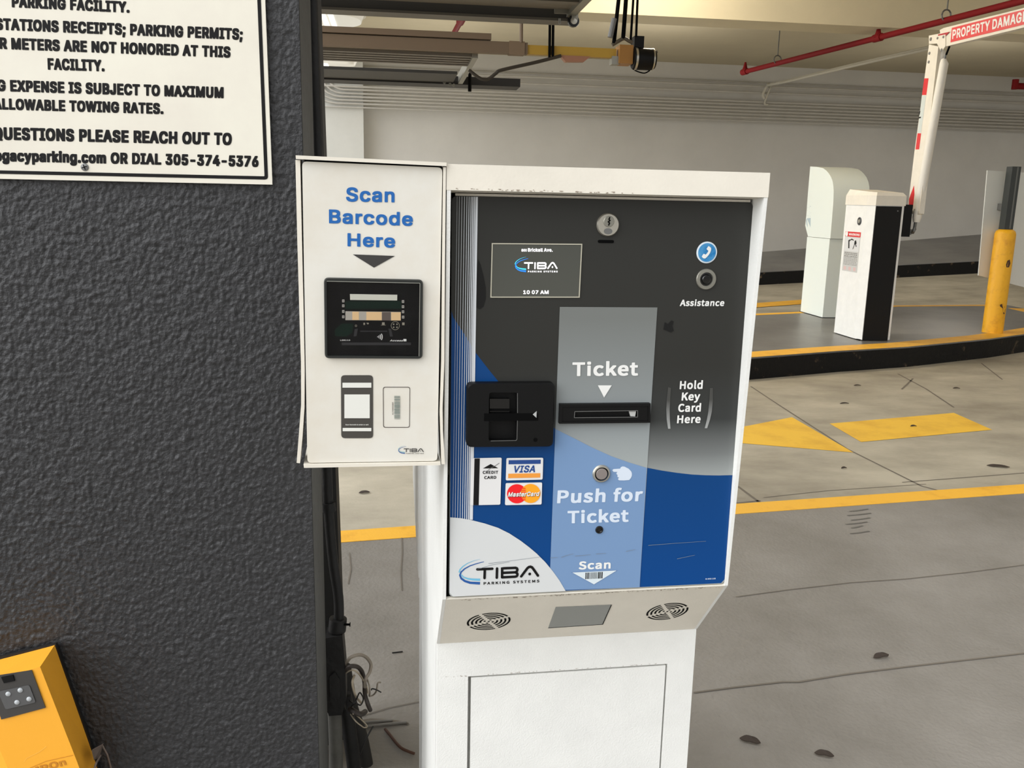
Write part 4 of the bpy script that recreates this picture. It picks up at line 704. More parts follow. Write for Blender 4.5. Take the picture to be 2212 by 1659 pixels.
# logo drawn in its own little coordinates: u along the small print, v up to the top of the big letters
def lg(X, Y):
    u = (X-665)/950.0; return (u, (648-43*u-Y)/290.0)
def logo(F, bl, br, tl, inks, parent, off):
    B, Rr, T = (Vector(flat(F, *p)) for p in (bl, br, tl))
    def m(p): return tuple(B + (Rr-B)*p[0] + (T-B)*p[1])
    def st(pts, w, w2=None, cap=True): return [m((q[0]/3.276, q[1])) for q in stroke([(p[0]*3.276, p[1]) for p in (lg(*c) for c in pts)], w, w2, cap)]
    w = 0.148
    big = [st([(560, 385), (812, 374)], w), st([(686, 395), (681, 533)], w), st([(892, 370), (888, 527)], w),
           st([(978, 520), (978, 370), (1000, 366), (1205, 357), (1228, 366), (1236, 385), (1234, 405), (1222, 424), (1205, 433)], w),
           st([(1000, 443), (1205, 433), (1226, 444), (1238, 464), (1236, 486), (1222, 502), (1200, 509), (978, 520)], w),
           st([(1303, 504), (1408, 362), (1432, 343), (1460, 337), (1486, 348), (1506, 372), (1590, 490)], w)]
    u, v = lg(1448, 462); big.append([m((u+0.026*math.cos(a*.5236), v+0.086*math.sin(a*.5236))) for a in range(12)])
    for l in big: decal('logo_letters', [l], inks[0], parent, F, off+0.0002, px=False)
    dark = [(672, 256), (560, 285), (440, 325), (350, 375), (290, 430), (268, 485), (290, 540), (350, 585), (440, 614), (605, 624)]
    decal('logo_swoosh', [st([(p[0], p[1]) for p in dark], 0.035, 0.15, False)], inks[1], parent, F, off, px=False)
    decal('logo_swoosh', [st([(610, 212), (500, 240), (400, 282), (320, 335), (270, 390), (256, 440)], 0.008, 0.085, False)], inks[2], parent, F, off, px=False)
    decal('logo_swoosh', [st([(283, 470), (330, 520), (400, 546), (480, 558), (606, 564)], 0.05, 0.14, False)], inks[2], parent, F, off, px=False)
    lettering([('PARKING SYSTEMS', 'C', bl, br, (tl[0]+(bl[0]-tl[0])*.8, bl[1]+(tl[1]-bl[1])*.158), 260)], inks[0], parent, F, off+.0002, name='logo_small_print')
navy = mat('navy_ink', (28, 82, 150), 0.45); sky_ink = mat('light_blue_ink', (108, 178, 208), 0.45)
logo(FP, (1044.2, 1262), (1164.4, 1256.6), (1044.2, 1225.3), (ink_black, navy, sky_ink), plate, 0.0016)

# words on the face plate
lettering([('Ticket', 'C', (1235.7, 812.2), (1377.5, 810.9), (1236.1, 782.3))], ink_white, plate, FP, 0.0012, label='white Ticket lettering over the slot')
decal('pointer', [[(1290.9, 832), (1321, 832), (1304.4, 858.3)]], ink_white, plate, FP, 0.0012)
lettering([('Push for', 'C', (1202.6, 1086.7), (1386.7, 1081.9), (1204.4, 1058.6)), ('Ticket', 'C', (1225.2, 1130.1), (1357.2, 1126.5), (1225.5, 1103))], ink_pale, plate, FP, 0.0012)
lettering([('Scan', 'C', (1249.6, 1229.6), (1318.3, 1227.4), (1250.2, 1212.2))], ink_white, plate, FP, 0.0012)
lettering([('Assistance', 'C', (1468, 661), (1563.3, 661), (1469.9, 647.2))], ink_white, plate, FP, 0.0006)
lettering([('Hold', 'C', (1467.7, 840.5), (1517, 839.8), (1468.9, 823)), ('Key', 'C', (1471.6, 865.1), (1511.1, 864.5), (1473.2, 847.7)),
           ('Card', 'C', (1464.3, 889.6), (1513.2, 889), (1465.5, 872.2)), ('Here', 'C', (1461.9, 914.2), (1512.4, 913.5), (1463.2, 897))], ink_white, plate, FP, 0.0006)
fade = grad_mat('fading_white_ink', [(0.985, (214, 216, 214)), (1.01, (170, 172, 170)), (1.056, (66, 66, 63))], 0.4)
bracket_l = [(1442.8, 836), (1449.1, 838), (1447.4, 863.3), (1446.2, 884.4), (1446.6, 905.5), (1448, 925.9), (1442.8, 925.9), (1439.8, 905.5), (1439, 884.4), (1439.8, 863.3)]
bracket_r = [(1533.1, 838), (1539.4, 838), (1539.6, 864.1), (1537.3, 888.6), (1533.5, 905.5), (1527.3, 924.7), (1521.9, 924.7), (1526.8, 905.5), (1529.7, 888.6), (1531.8, 864.1)]
decal('bracket_mark', [bracket_l], fade, plate, FP, 0.0006); decal('bracket_mark', [bracket_r], fade, plate, FP, 0.0006)
hand = [(785, 140), (800, 125), (845, 122), (880, 120), (888, 102), (910, 93), (935, 97), (955, 108), (980, 120), (1000, 140), (1015, 160), (1020, 182), (1018, 208), (1008, 232), (988, 256), (925, 261), (868, 260), (855, 250), (855, 240), (868, 226), (850, 222), (845, 212), (850, 195), (838, 190), (835, 172), (848, 160), (800, 158)]
decal('pointing_hand', [[(1180+x/5.53, 990+y/5.53) for x, y in hand]], ink_pale, plate, FP, 0.0012, label='pale pointing hand beside the ticket button')
tri = [(1233.7, 1235.6), (1333.3, 1231), (1282.5, 1262.2)]
decal('scan_arrow', [tri], navy, plate, FP, 0.0011)
ctr = Vector((1283, 1242.8)); decal('scan_arrow', [[tuple(ctr+(Vector(p)-ctr)*0.965) for p in tri]], mat('pale_ink_fill', (208, 218, 222), .5), plate, FP, 0.0013, label='white downward scan arrow with bars')
bars = []; x = 1264.0
for w, gp in ((1.6, 1.4), (1.2, 1.4), (2, 1.6), (1, 2), (.9, 1.5), (1, 1.8), (.8, 1.6), (1.2, 1.4), (.8, 1.8), (1, 1.6), (.8, 2), (2.4, 1.2), (2, 2), (2.4, 1)):
    sl = -(x-1264)*.045; bars.append([(x, 1236+sl), (x+w, 1236+sl), (x+w-.6, 1250+sl), (x-.6, 1250+sl)]); x += w+gp*.85
decal('scan_bars', bars, ink_black, plate, FP, 0.0015)
lettering([('81 0502 1152', 'C', (1523.5, 1251.6), (1545.5, 1250.6), (1523.6, 1249))], ink_pale, plate, FP, 0.0006, name='small_print')
# long scuffs across the lower face
soot = mat('sooty_smear', (24, 24, 23), .6, spec=.2)
decal('smear', [[(1033, 560), (1038, 572), (1044, 595), (1049, 622), (1049, 645), (1044, 662), (1036, 668), (1029, 664), (1030, 610)]], soot, plate, FP, .0007)
decal('smear', [[(1436, 696), (1443, 700), (1450, 692), (1455, 694), (1452, 704), (1455, 714), (1449, 718), (1440, 714), (1433, 712)]], soot, plate, FP, .0007)
scuff = mat('grey_scuff', (120, 128, 136), 0.6)
for pts in ([(1030, 1229), (1062, 1219), (1100, 1213)], [(1055, 1216), (1090, 1212), (1135, 1206), (1166, 1202)], [(1188, 1204), (1204, 1203)], [(1212, 1203), (1222, 1199), (1238, 1195)], [(1242, 1200), (1275, 1197)], [(1287, 1195.5), (1308, 1194)], [(1352, 1190), (1371, 1186)], [(1400, 1177), (1450, 1173), (1524, 1168)], [(1462, 1206), (1500, 1198)]):
    decal('scuff', [[flat(FP, *p) for p in stroke(pts, .9, .5)]], scuff, plate, FP, 0.0018, px=False)

def at_face(px, py, y=0.0):
    F = mface(y); u, v = flat(F, px, py); return F @ Matrix.Translation((u, v, 0))
S = 1.1/1905.0      # metres to a pixel on the face plate, near enough for knobs
# lock
k = at_face(1311.9, 485.5)
b = bmesh.new(); lathe(b, [(0, -.004), (.0138, -.004), (.0138, .003), (.0126, .0048), (0, .0048)], 40, k)
lock = obj('lock', b, steel, disp, smooth=30, label='round steel lock cylinder')
k2 = k @ Matrix.Translation((.0003, .0040, .0048))
b = bmesh.new(); lathe(b, [(0, 0), (.0066, 0), (.0066, .0008), (.006, .0012), (0, .0012)], 28, k2); obj('lock_plug', b, steel_dull, lock, smooth=30)
decal('keyway', [stroke([(.0006, .0046), (-.0002, .0026), (.0010, .0012), (-.0008, -.0004), (.0006, -.0018), (-.0002, -.0042)], .0016)], void, lock, k2, .0016, px=False)
decal('lock_stamp', [circle(0, 0, .0052, .0036)], zinc, lock, k @ Matrix.Translation((0, -.0075, .0048)), .0003, px=False)
b = bmesh.new()
sl = stroke([flat(FP, 1294.5, 521.4), flat(FP, 1322.8, 521.8)], .0036)
prism(b, [(FP @ Vector((x, y, .0009))) for x, y in sl], [(FP @ Vector((x, y, -.004))) for x, y in sl]); obj('slit', b, void, disp, label='black slit under the lock')
# display
scr_px = [(1064.9, 527.9), (1254.5, 529.4), (1249, 639.9), (1061.9, 639.9)]
q = [flat(FP, *p) for p in scr_px]
b = bmesh.new()
outer = [q[0], q[1], q[2], q[3]]; cx = sum(p[0] for p in q)/4; cz = sum(p[1] for p in q)/4
def grow(pl, d): return [(x+(d if x > cx else -d), y+(d if y > cz else -d)) for x, y in pl]
o1 = grow(q, .0016); o0 = grow(q, .0003)
for i in range(4):
    j = (i+1) % 4
    prism(b, [FP @ Vector((*o1[i], .0014)), FP @ Vector((*o1[j], .0014)), FP @ Vector((*o0[j], .0014)), FP @ Vector((*o0[i], .0014))],
          [FP @ Vector((*o1[i], 0)), FP @ Vector((*o1[j], 0)), FP @ Vector((*o0[j], 0)), FP @ Vector((*o0[i], 0))])
disp_frame = obj('display_frame', b, mat('champagne_display_rim', (190, 186, 168), .4, metal=.3), disp)
b = bmesh.new(); prism(b, [FP @ Vector((*p, .0008)) for p in q], [FP @ Vector((*p, .0001)) for p in q])
scr = obj('display_screen', b, mat('display_glass', (76, 77, 71), .2, spec=.4), disp, label='dark lit display')
glow = mat('lit_white_pixels', (255, 252, 255), .5, emit=1.0)
glow_c = mat('lit_cyan_pixels', (60, 200, 245), .5, emit=.8); glow_b = mat('lit_blue_pixels', (30, 120, 225), .5, emit=.8)
lettering([('800 ', 'V', (1126.1, 543.3), (1137.6, 543.3), (1126.1, 537.6)), ('Brickell Ave.', 'V', (1140, 543.4), (1193.3, 543.6), (1140, 535.9)), ('10 07 AM', 'V', (1129.9, 634.9), (1184.6, 634.9), (1130, 627))], glow, scr, FP, 0.0012, name='display_text')
logo(FP, (1140.05, 588.1), (1204, 588.1), (1140.05, 566.2), (glow, glow_b, glow_c), scr, 0.0011)
# telephone disc
k = at_face(1526.4, 545.3)
b = bmesh.new(); lathe(b, [(0, 0), (.0132, 0), (.0132, .0009), (.0128, .0011), (0, .0011)], 40, k); pd = obj('phone_badge', b, mat('badge_rim', (206, 216, 222), .4), disp, smooth=30, label='blue telephone badge')
decal('badge_disc', [circle(0, 0, .0114)], mat('badge_blue', (16, 112, 172), .25, c2=(90, 160, 205), vscale=60), pd, k, .0014, px=False)
hs = [(465, 290), (490, 305), (515, 330), (516, 360), (508, 395), (490, 435), (462, 475), (430, 512), (400, 538), (375, 538), (348, 525), (330, 500), (345, 472), (365, 445), (390, 450), (408, 462), (430, 440), (448, 412), (462, 385), (440, 370), (425, 345), (445, 315)]
decal('handset', [[(1480+x/9.22, 500+y/9.22) for x, y in hs]], ink_white, pd, mface(-.0019), .0002)
# assistance button
k = at_face(1524.7, 603)
b = bmesh.new(); lathe(b, [(.0082, 0.0006), (.0129, 0.0), (.0129, .0016), (.0122, .0026), (.0086, .0028), (.0080, .0018), (.0078, .0)], 40, k)
ab = obj('assistance_button', b, steel_dull, disp, smooth=30, label='steel ringed black call button')
b = bmesh.new(); lathe(b, [(0, 0), (.0078, 0), (.0078, .0008), (.0062, .0010), (.0056, .0024), (.0046, .0032), (0, .0034)], 32, k); obj('button_cap', b, blackg, ab, smooth=30)
# ticket button
k = at_face(1298.4, 1022.5)
b = bmesh.new(); lathe(b, [(.0088, .0), (.0118, 0.0), (.0118, .0018), (.0104, .0038), (.0090, .0040), (.0088, .0030)], 40, k)
tb = obj('ticket_button', b, steel, disp, smooth=30, label='steel ringed ticket button')
b = bmesh.new(); lathe(b, [(0, .0012), (.0088, .0012), (.0088, .0016), (0, .0016)], 32, k); obj('button_gap', b, void, tb)
b = bmesh.new(); lathe(b, [(0, .001), (.0074, .001), (.0074, .0032), (.0068, .0037), (0, .0038)], 32, k); obj('button_cap', b, mat('smoky_button', (128, 120, 116), .25), tb, smooth=30)
# peep hole
k = at_face(1294, 1143.7)
b = bmesh.new(); lathe(b, [(.0052, 0), (.0052, .0014), (.0046, .0024), (.0033, .0026), (.0026, .0016), (0, .0014)], 28, k); obj('camera_eye', b, blackg, disp, smooth=30, label='small black camera eye')
# card reader
FR = mface(-.010)
b = bmesh.new()
ro = [flat(FP, *p) for p in ((1006.6, 823.9), (1195.4, 822.9), (1191, 959.6), (1005, 960.8))]; ro = round_corners(ro, .007, 5)
c0 = Vector((sum(p[0] for p in ro)/len(ro), sum(p[1] for p in ro)/len(ro)))
def sc(pl, s): return [tuple(c0+(Vector(p)-c0)*s) for p in pl]
rec = [flat(FP, *p) for p in ((1053.6, 843), (1114.4, 843), (1112.7, 945), (1052.4, 946.3))]; rec = round_corners(rec, .003, 3)
gro = [flat(FP, *p) for p in ((1043, 887.5), (1158.4, 887.2), (1158.2, 903), (1042.6, 904))]
# bezel: ring from the outline to the recess, with a proud edge
front_loop = sc(ro, .965)
bm2 = fill2d([front_loop, rec])
for f in bm2.faces:
    if f.normal.z < 0: f.normal_flip()
for v in bm2.verts: v.co.z = .013
me = bpy.data.meshes.new('t'); bm2.to_mesh(me); bm2.free(); b.from_mesh(me); bpy.data.meshes.remove(me)
def band(bm, la, za, lb, zb):
    A = [bm.verts.new((x, y, za)) for x, y in la]; B = [bm.verts.new((x, y, zb)) for x, y in lb]; n = len(A)
    for i in range(n): bm.faces.new((A[i], A[(i+1) % n], B[(i+1) % n], B[i]))
band(b, front_loop, .013, sc(ro, .995), .0112); band(b, sc(ro, .995), .0112, ro, .0); band(b, rec, .013, rec, .0020)
v = [b.verts.new((x, y, .0020)) for x, y in rec]; b.faces.new(v)
cr_ = obj('card_reader', b, blackp, disp, FP, label='black card reader bezel')
b = bmesh.new(); prism(b, [FP @ Vector((*p, .0133)) for p in gro], [FP @ Vector((*p, .0129)) for p in gro]); obj('card_slot', b, void, cr_)
mid = [flat(FP, *p) for p in ((1056, 858), (1098, 858), (1098, 905), (1056, 906))]
b = bmesh.new(); prism(b, [FP @ Vector((*p, .009)) for p in mid], [FP @ Vector((*p, .0022)) for p in mid]); obj('reader_gate', b, blackg, cr_, bevel=.001)
b = bmesh.new(); m2 = [flat(FP, *p) for p in ((1056, 879), (1100, 879), (1100, 884), (1056, 884))]; prism(b, [FP @ Vector((*p, .0096)) for p in m2], [FP @ Vector((*p, .006)) for p in m2]); obj('gate_bar', b, void, cr_)
decal('slot_arrow', [[(950+868/4.149, 780+447/4.149), (950+833/4.149, 780+478/4.149), (950+866/4.149, 780+508/4.149)]], mat('grey_arrow', (170, 172, 170), .5), cr_, mface(-.0134), .0002)
rim = [(950+680/4.149, 780+268/4.149), (950+681/4.149, 780+440/4.149)]; rim2 = [(950+680/4.149, 780+512/4.149), (950+676/4.149, 780+676/4.149), (950+668/4.149, 780+686/4.149), (950+445/4.149, 780+690/4.149)]
edge_glint = mat('plastic_edge_glint', (96, 96, 94), .4)  # pale strokes in this colour paint a glint along the plastic edges
for r_ in (rim, rim2): decal('edge_highlight', [stroke([flat(FP, *p) for p in r_], .0007)], edge_glint, cr_, FP, .0133, px=False)
decal('reader_dimple', [circle(*flat(FP, 1152.5, 944), .0026)], void, cr_, FP, .0133, px=False)
# ticket slot
so = [flat(FP, *p) for p in ((1207, 870.5), (1401.5, 868.8), (1401.2, 910.1), (1205.3, 912.2))]
si = [flat(FP, *p) for p in ((1239, 886.5), (1374.2, 884.3), (1374, 898.3), (1238, 899.7))]
b = bmesh.new()
so2 = [flat(FP, *p) for p in ((1212, 876), (1397, 874), (1396.5, 906), (1211, 908))]
band(b, so, 0, so, .0075); band(b, so, .0075, so2, .0075); band(b, so2, .0075, so2, .0062); band(b, so2, .0062, si, .0062); band(b, si, .0062, si, .0014)
b.faces.new([b.verts.new((x, y, .0014)) for x, y in si])
ts = obj('ticket_slot', b, blackp, disp, FP, label='black ticket slot surround')
sr = stroke(si + [si[0]], .0009, cap=False)
for i in range(4):
    decal('slot_lip_glint', [stroke([si[i], si[(i+1) % 4]], .0008)], edge_glint, ts, FP, .0064, px=False)
b = bmesh.new(); wv = [flat(FP, *p) for p in ((1357, 887), (1372, 886.5), (1370, 898), (1360, 897.5))]; prism(b, [FP @ Vector((*p, .0040)) for p in wv], [FP @ Vector((*p, .0016)) for p in wv]); obj('ticket_end', b, mat('ticket_paper', (190, 190, 186), .7), ts)
# payment stickers
def sticker(name, px, m, label):
    return decal(name, [round_corners([flat(FP, *p) for p in px], .0018, 3)], m, disp, FP, 0.0016, px=False, label=label, thick=.0004)
paper = mat('sticker_white', (220, 219, 217), .45)
st = sticker('payment_sticker', ((1017.6, 989), (1083.2, 987.6), (1080.3, 1089), (1015, 1090.3)), paper, 'white credit card sticker with a black magnetic stripe')
decal('magnetic_stripe', [[(1024.5, 989.3), (1036, 989), (1033.5, 1089.7), (1021.9, 1089.9)]], ink_black, st, FP, .0023)
decal('insert_arrow', [[(1042.5, 1010.8), (1059.3, 1001.1), (1075.6, 1010.2)]], ink_black, st, FP, .0023)
lettering([('CREDIT', 'C', (1042.3, 1022.6), (1075.4, 1022.2), (1042.5, 1016)), ('CARD', 'C', (1045.5, 1033.6), (1071.3, 1033.1), (1045.8, 1027.2))], ink_black, st, FP, .0023)
decal('scratch', [[flat(FP, *p) for p in stroke([(1077.7, 999.2), (1069, 1005), (1060, 1009.5), (1051.6, 1016.5)], 1.0)]], zinc, st, FP, .0025, px=False)
st = sticker('payment_sticker', ((1093.5, 988.5), (1172.9, 987.9), (1171.4, 1034.9), (1092.1, 1036.8)), paper, 'white card sticker with blue and orange bars')
visa_blue = mat('deep_blue_ink', (26, 66, 132), .45); visa_or = mat('orange_ink', (232, 150, 56), .45)
decal('blue_bar', [[(1098.2, 993), (1167.3, 991.9), (1167.1, 1000.7), (1097.9, 1001.8)]], visa_blue, st, FP, .0023)
decal('orange_bar', [[(1097.3, 1022.1), (1166.4, 1020.9), (1166.1, 1030.4), (1096.9, 1031.7)]], visa_or, st, FP, .0023)
lettering([('VISA', 'V', (1107.0, 1020), (1154.6, 1019.1), (1110.6, 1004.8))], visa_blue, st, FP, .0023)
st = sticker('payment_sticker', ((1091.9, 1042.6), (1170.5, 1041.1), (1169.2, 1088.6), (1090.4, 1090.1)), paper, 'white card sticker with overlapping red and orange discs')
mc_red = mat('bright_red_ink', (232, 14, 24), .45); mc_or = mat('amber_ink', (250, 160, 22), .45)
cr1 = [(1116+21.4*math.cos(t*.1571), 1065.4+20.7*math.sin(t*.1571)) for t in range(40)]; cr2 = [(1145.4+21.2*math.cos(t*.1571), 1064.6+20.6*math.sin(t*.1571)) for t in range(40)]
decal('red_disc', [cr1], mc_red, st, FP, .0023); decal('amber_disc', [cr2], mc_or, st, FP, .0025)
decal('red_bars', [[(1125.5, y), (1136-abs(y-1065)*.12, y-.1), (1136-abs(y-1065)*.12, y+1.7), (1125.5, y+1.8)] for y in (1052.6, 1056.6, 1060.6, 1073.0, 1077.0)], mc_red, st, FP, .0027)
lettering([('MasterCard', 'V', (1097.0, 1072.4), (1163.6, 1070.6), (1099.2, 1062.2))], mat('dark_shadow_ink', (60, 16, 20), .5), st, FP, .0029)
lettering([('MasterCard', 'V', (1096.2, 1071.4), (1162.8, 1069.7), (1098.4, 1061.5))], ink_white, st, FP, .0031)
# chin: grilles and reading window
cN = Vector((0, -(0.800-0.688), -(YB-0.001+0.0015))).normalized()
FC = frame(MM @ Vector((0, -0.0015, 0.800)), MX, MM.to_3x3() @ cN)
def grille(px, py):
    u, v = flat(FC, px, py); loops = []
    for i, r0 in enumerate((.0044, .0098, .0152, .0206, .0260)):
        r1 = r0+.0026; nseg = 4 if i < 2 else 4
        for s in range(4):
            a0 = R(s*90+28) + .0022/r0; a1 = R(s*90+118) - .0022/r0; n = 10
            loops.append([(u+1.04*r0*math.cos(a0+(a1-a0)*k/n), v+r0*math.sin(a0+(a1-a0)*k/n)) for k in range(n+1)] + [(u+1.04*r1*math.cos(a1-(a1-a0)*k/n), v+r1*math.sin(a1-(a1-a0)*k/n)) for k in range(n+1)])
    loops.append(circle(u, v, .0016, n=12))
    return decal('speaker_grille', loops, void, disp, FC, .0003, px=False, label='ring of black speaker slots in the chin')
grille(1055.7, 1342.3); grille(1441.4, 1320.8)
wpx = [(1200.4, 1311), (1320.5, 1305.8), (1301.6, 1348), (1184.4, 1355.7)]
wq = [flat(FC, *p) for p in wpx]
b = bmesh.new(); prism(b, [FC @ Vector((*p, .0006)) for p in wq], [FC @ Vector((*p, -.0005)) for p in wq])
win = obj('scan_window', b, mat('grey_window_glass', (122, 124, 118), .3), disp, label='grey ticket scan window in the chin')
for i in (2, 1): decal('window_edge', [stroke([wq[i], wq[(i+1) % 4]], .0012)], void, win, FC, .0008, px=False)
# chipped paint along lips
def chips(F, p0, p1, n_, w, spread, rnd, parent):
    loops = []
    for _ in range(n_):
        t = rnd.random(); x = p0[0]+(p1[0]-p0[0])*t; y = p0[1]+(p1[1]-p0[1])*t + rnd.uniform(-spread, spread)
        l = rnd.uniform(.5, 1)*w*rnd.choice((1, 1, 2.2)); h = rnd.uniform(.25, .6)*w; m_ = rnd.randint(5, 8)
        loops.append([(x+l*math.cos(2*math.pi*k/m_)*rnd.uniform(.6, 1.1), y+h*math.sin(2*math.pi*k/m_)*rnd.uniform(.6, 1.1)) for k in range(m_)])
    for l in loops: pass
    bm = bmesh.new()
    for l in loops: bm.faces.new([bm.verts.new((x, y, .0004)) for x, y in l])
    return obj('paint_chips', bm, chip, parent, F)
rn = random.Random(3)
chips(FC, (X0+.008, -.003), (X1-.008, -.003), 120, .0016, .0022, rn, disp)
FH = mface(-.0305)
chips(FH, (X0+.01, 1.3105), (0.02, 1.3105), 40, .0014, .0008, rn, disp)
chips(FB, (X0+.01, dt+.0045), (dr, dt+.0045), 50, .0010, .0006, rn, disp)

# ------------------------------------------------------------------ barcode scanner box beside the dispenser
ya, pi_ = R(2.0), R(2.0)
nS = Vector((-math.sin(ya), math.cos(ya)*math.cos(pi_), math.sin(pi_))).normalized()
cS = O_M + MX*(-.35) + Vector((0, -.02, 1.05))
S4 = [hit(px, py, nS, nS.dot(cS)) for px, py in ((651.8, 346), (955.7, 360.5), (944.8, 995.6), (663.8, 1000))]
cen = sum(S4, Vector())/4
FS = frame(cen, (S4[1]-S4[0]) + (S4[2]-S4[3]), -nS)
def fs(*pts): return [flat(FS, *p) for p in pts]
scan = thing('barcode_scanner', 'slim white barcode scanner box with blue lettering hung between the dark pillar and the dispenser', 'scanner', Matrix.Translation(FS @ Vector((0, -.176, -.03))))
panel_p = mat('cream_scanner_print', (220, 217, 207), .42, c2=(212, 205, 190), vscale=9, vlo=.3, vhi=.6)
pl = round_corners(fs((652.6, 348.5), (955.5, 362), (944.6, 995.6), (664, 1000)), .005, 4)
b = bmesh.new(); prism(b, [(x, y, 0) for x, y in pl], [(x, y, -.004) for x, y in pl]); sp = obj('faceplate', b, panel_p, scan, FS)
w, h = .1535/2, .3465/2
def extr(name, px, z0, z1, m, parent, bevel=0, label=None):
    b = bmesh.new(); p_ = fs(*px); prism(b, [(x, y, z1) for x, y in p_], [(x, y, z0) for x, y in p_]); return obj(name, b, m, parent, FS, bevel=bevel, label=label)
b = bmesh.new(); box(b, (-w+.001, -h+.002, -.075), (w-.001, h+.001, -.009)); obj('housing', b, blackp, scan, FS)
extr('top_plate', ((639.5, 335.5), (963.5, 351), (963.5, 359), (640, 343.5)), -.080, .006, white2, scan, .0006)
extr('side_flange', ((638.2, 345.5), (648.5, 345.5), (652.3, 520), (656.5, 700), (658.3, 800), (657.8, 880), (653.4, 945), (648, 1000.5), (640.8, 999.5), (645.5, 940), (650.6, 873), (650.2, 780), (647.3, 696), (642.3, 520)), -.030, .0005, white2, scan, .0004)
extr('side_flange', ((957.2, 361), (963, 361), (960.8, 560), (959.5, 780), (955.6, 880), (956.5, 930), (960.8, 1001.5), (953.8, 1001), (951.2, 930), (949.8, 890), (953.3, 780), (955, 560)), -.030, .003, white2, scan, .0004)
extr('bottom_plate', ((656, 1001.8), (950.5, 997.2), (951, 1003), (657, 1009)), -.078, .003, white2, scan, .0004)
b = bmesh.new(); box(b, (w-.002, -.05, -.070), (w+.0030, .05, -.030)); obj('mounting_bracket', b, zinc, scan, FS)
scan_blue = mat('scanner_blue_ink', (36, 98, 168), .5, spec=.25)
words = [('Scan', 'V', (747.6, 435.2), (852.1, 437.3), (747.6, 404.4)), ('Barcode', 'V', (710.7, 482.2), (891.6, 488.3), (710.5, 452.1)), ('Here', 'V', (750.6, 532), (853.3, 535.3), (750.6, 503.3))]
lettering(words, scan_blue, sp, FS, .0005, label='blue scanning instruction lettering')
decal('pointer', [[(762, 549.4), (853, 552.7), (807.8, 578)]], mat('charcoal_ink', (52, 50, 48), .5), sp, FS, .0005, label='dark pointer above the reader window')
def zw(x, y): return (690+x/8.733, 595+y/8.733)
ro = round_corners(fs(zw(85, 36), zw(1952, 75), zw(1942, 1562), zw(102, 1552)), .0055, 5)
gi = round_corners(fs(zw(138, 102), zw(1890, 138), zw(1872, 1512), zw(152, 1498)), .0008, 2); mid_ = [tuple(Vector(p)*.985 + Vector((sum(q[0] for q in ro), sum(q[1] for q in ro)))/len(ro)*.015) for p in ro]
b = bmesh.new()
t2 = fill2d([mid_, gi]);
for v in t2.verts: v.co.z = .005
me = bpy.data.meshes.new('t'); t2.to_mesh(me); t2.free(); b.from_mesh(me); bpy.data.meshes.remove(me)
band(b, mid_, .005, ro, .003); band(b, ro, .003, ro, 0); band(b, gi, .005, gi, -.004)
rw = obj('reader_window', b, mat('dark_grey_bezel', (40, 42, 40), .4, spec=.3), scan, FS, label='black framed reader window')
b = bmesh.new(); b.faces.new([b.verts.new((x, y, .0006)) for x, y in gi]); board = obj('reader_board', b, mat('black_reader_board', (8, 8, 9), .3, c2=(22, 21, 22), vscale=40, spec=.15), rw, FS)
def bits(name, rects, m, off=.0010, label=None): return decal(name, [[zw(*p) for p in r] for r in rects], m, scan, FS, off, label=label)
def zr(x0, y0, x1, y1): return [(x0, y0), (x1, y0), (x1, y1), (x0, y1)]
bits('light_bar', [[(575, 348), (1468, 362), (1465, 470), (580, 460)]], mat('frosted_light_bar', (214, 214, 200), .5))
bits('green_board', [zr(488, 482, 1545, 628), [(290, 1020), (420, 905), (640, 905), (620, 1080), (500, 1150), (290, 1140)]], mat('dark_green_board', (10, 32, 24), .3, spec=.2))
bits('mirror_strip', [[(490, 672), (1535, 685), (1535, 848), (490, 840)]], mat('mirror_grey', (178, 172, 162), .35), .0010)
bits('mirror_tint', [zr(620, 680, 745, 838), zr(885, 684, 1175, 842), zr(1352, 690, 1532, 846)], mat('mirror_tan', (232, 196, 146), .35), .0013)
bits('mirror_shade', [zr(1180, 688, 1345, 845)], mat('mirror_dark', (98, 86, 80), .35), .0013)
bits('led', [zr(x-22, y-26, x+22, y+26) for x, y in ((450, 478), (450, 570), (450, 676), (450, 778), (1576, 490), (1576, 587), (1576, 683), (1578, 783))], mat('led_package', (176, 172, 164), .5), .0010)
bits('led_core', [[(x+9*math.cos(k*.785), y+9*math.sin(k*.785)) for k in range(8)] for x, y in ((450, 478), (450, 570), (450, 676), (450, 778), (1576, 490), (1576, 587), (1576, 683), (1578, 783))], ink_black, .0013)
comp = mat('component_beige', (150, 144, 128), .5)
bits('component', [zr(1180, 882, 1230, 930), zr(1160, 932, 1250, 938), [(885, 890), (930, 890), (930, 915), (905, 920)], zr(830, 890, 860, 930), zr(1560, 885, 1605, 935)], comp)
def ring_px(cx, cy, r, wd): return [[(cx+r*math.cos(k*.314), cy+r*math.sin(k*.314)) for k in range(20)], [(cx+(r-wd)*math.cos(k*.314), cy+(r-wd)*math.sin(k*.314)) for k in range(20)]]
bits('buzzer_ring', ring_px(1430, 945, 82, 8) + ring_px(690, 946, 20, 8), comp)
bits('buzzer_holes', [[(x+15*math.cos(k*.785), y+15*math.sin(k*.785)) for k in range(8)] for x, y in ((1400, 918), (1462, 918), (1400, 975), (1462, 975))], comp)
grey_p = mat('board_grey_plastic', (36, 36, 39), .4)
bits('board_ridge', [zr(420, 1262, 1725, 1312), zr(770, 1040, 1280, 1060), [(665, 1010), (725, 1000), (700, 1140), (645, 1150)], [(1300, 1000), (1350, 1005), (1385, 1150), (1330, 1150)]], grey_p, .0009)
wv = []
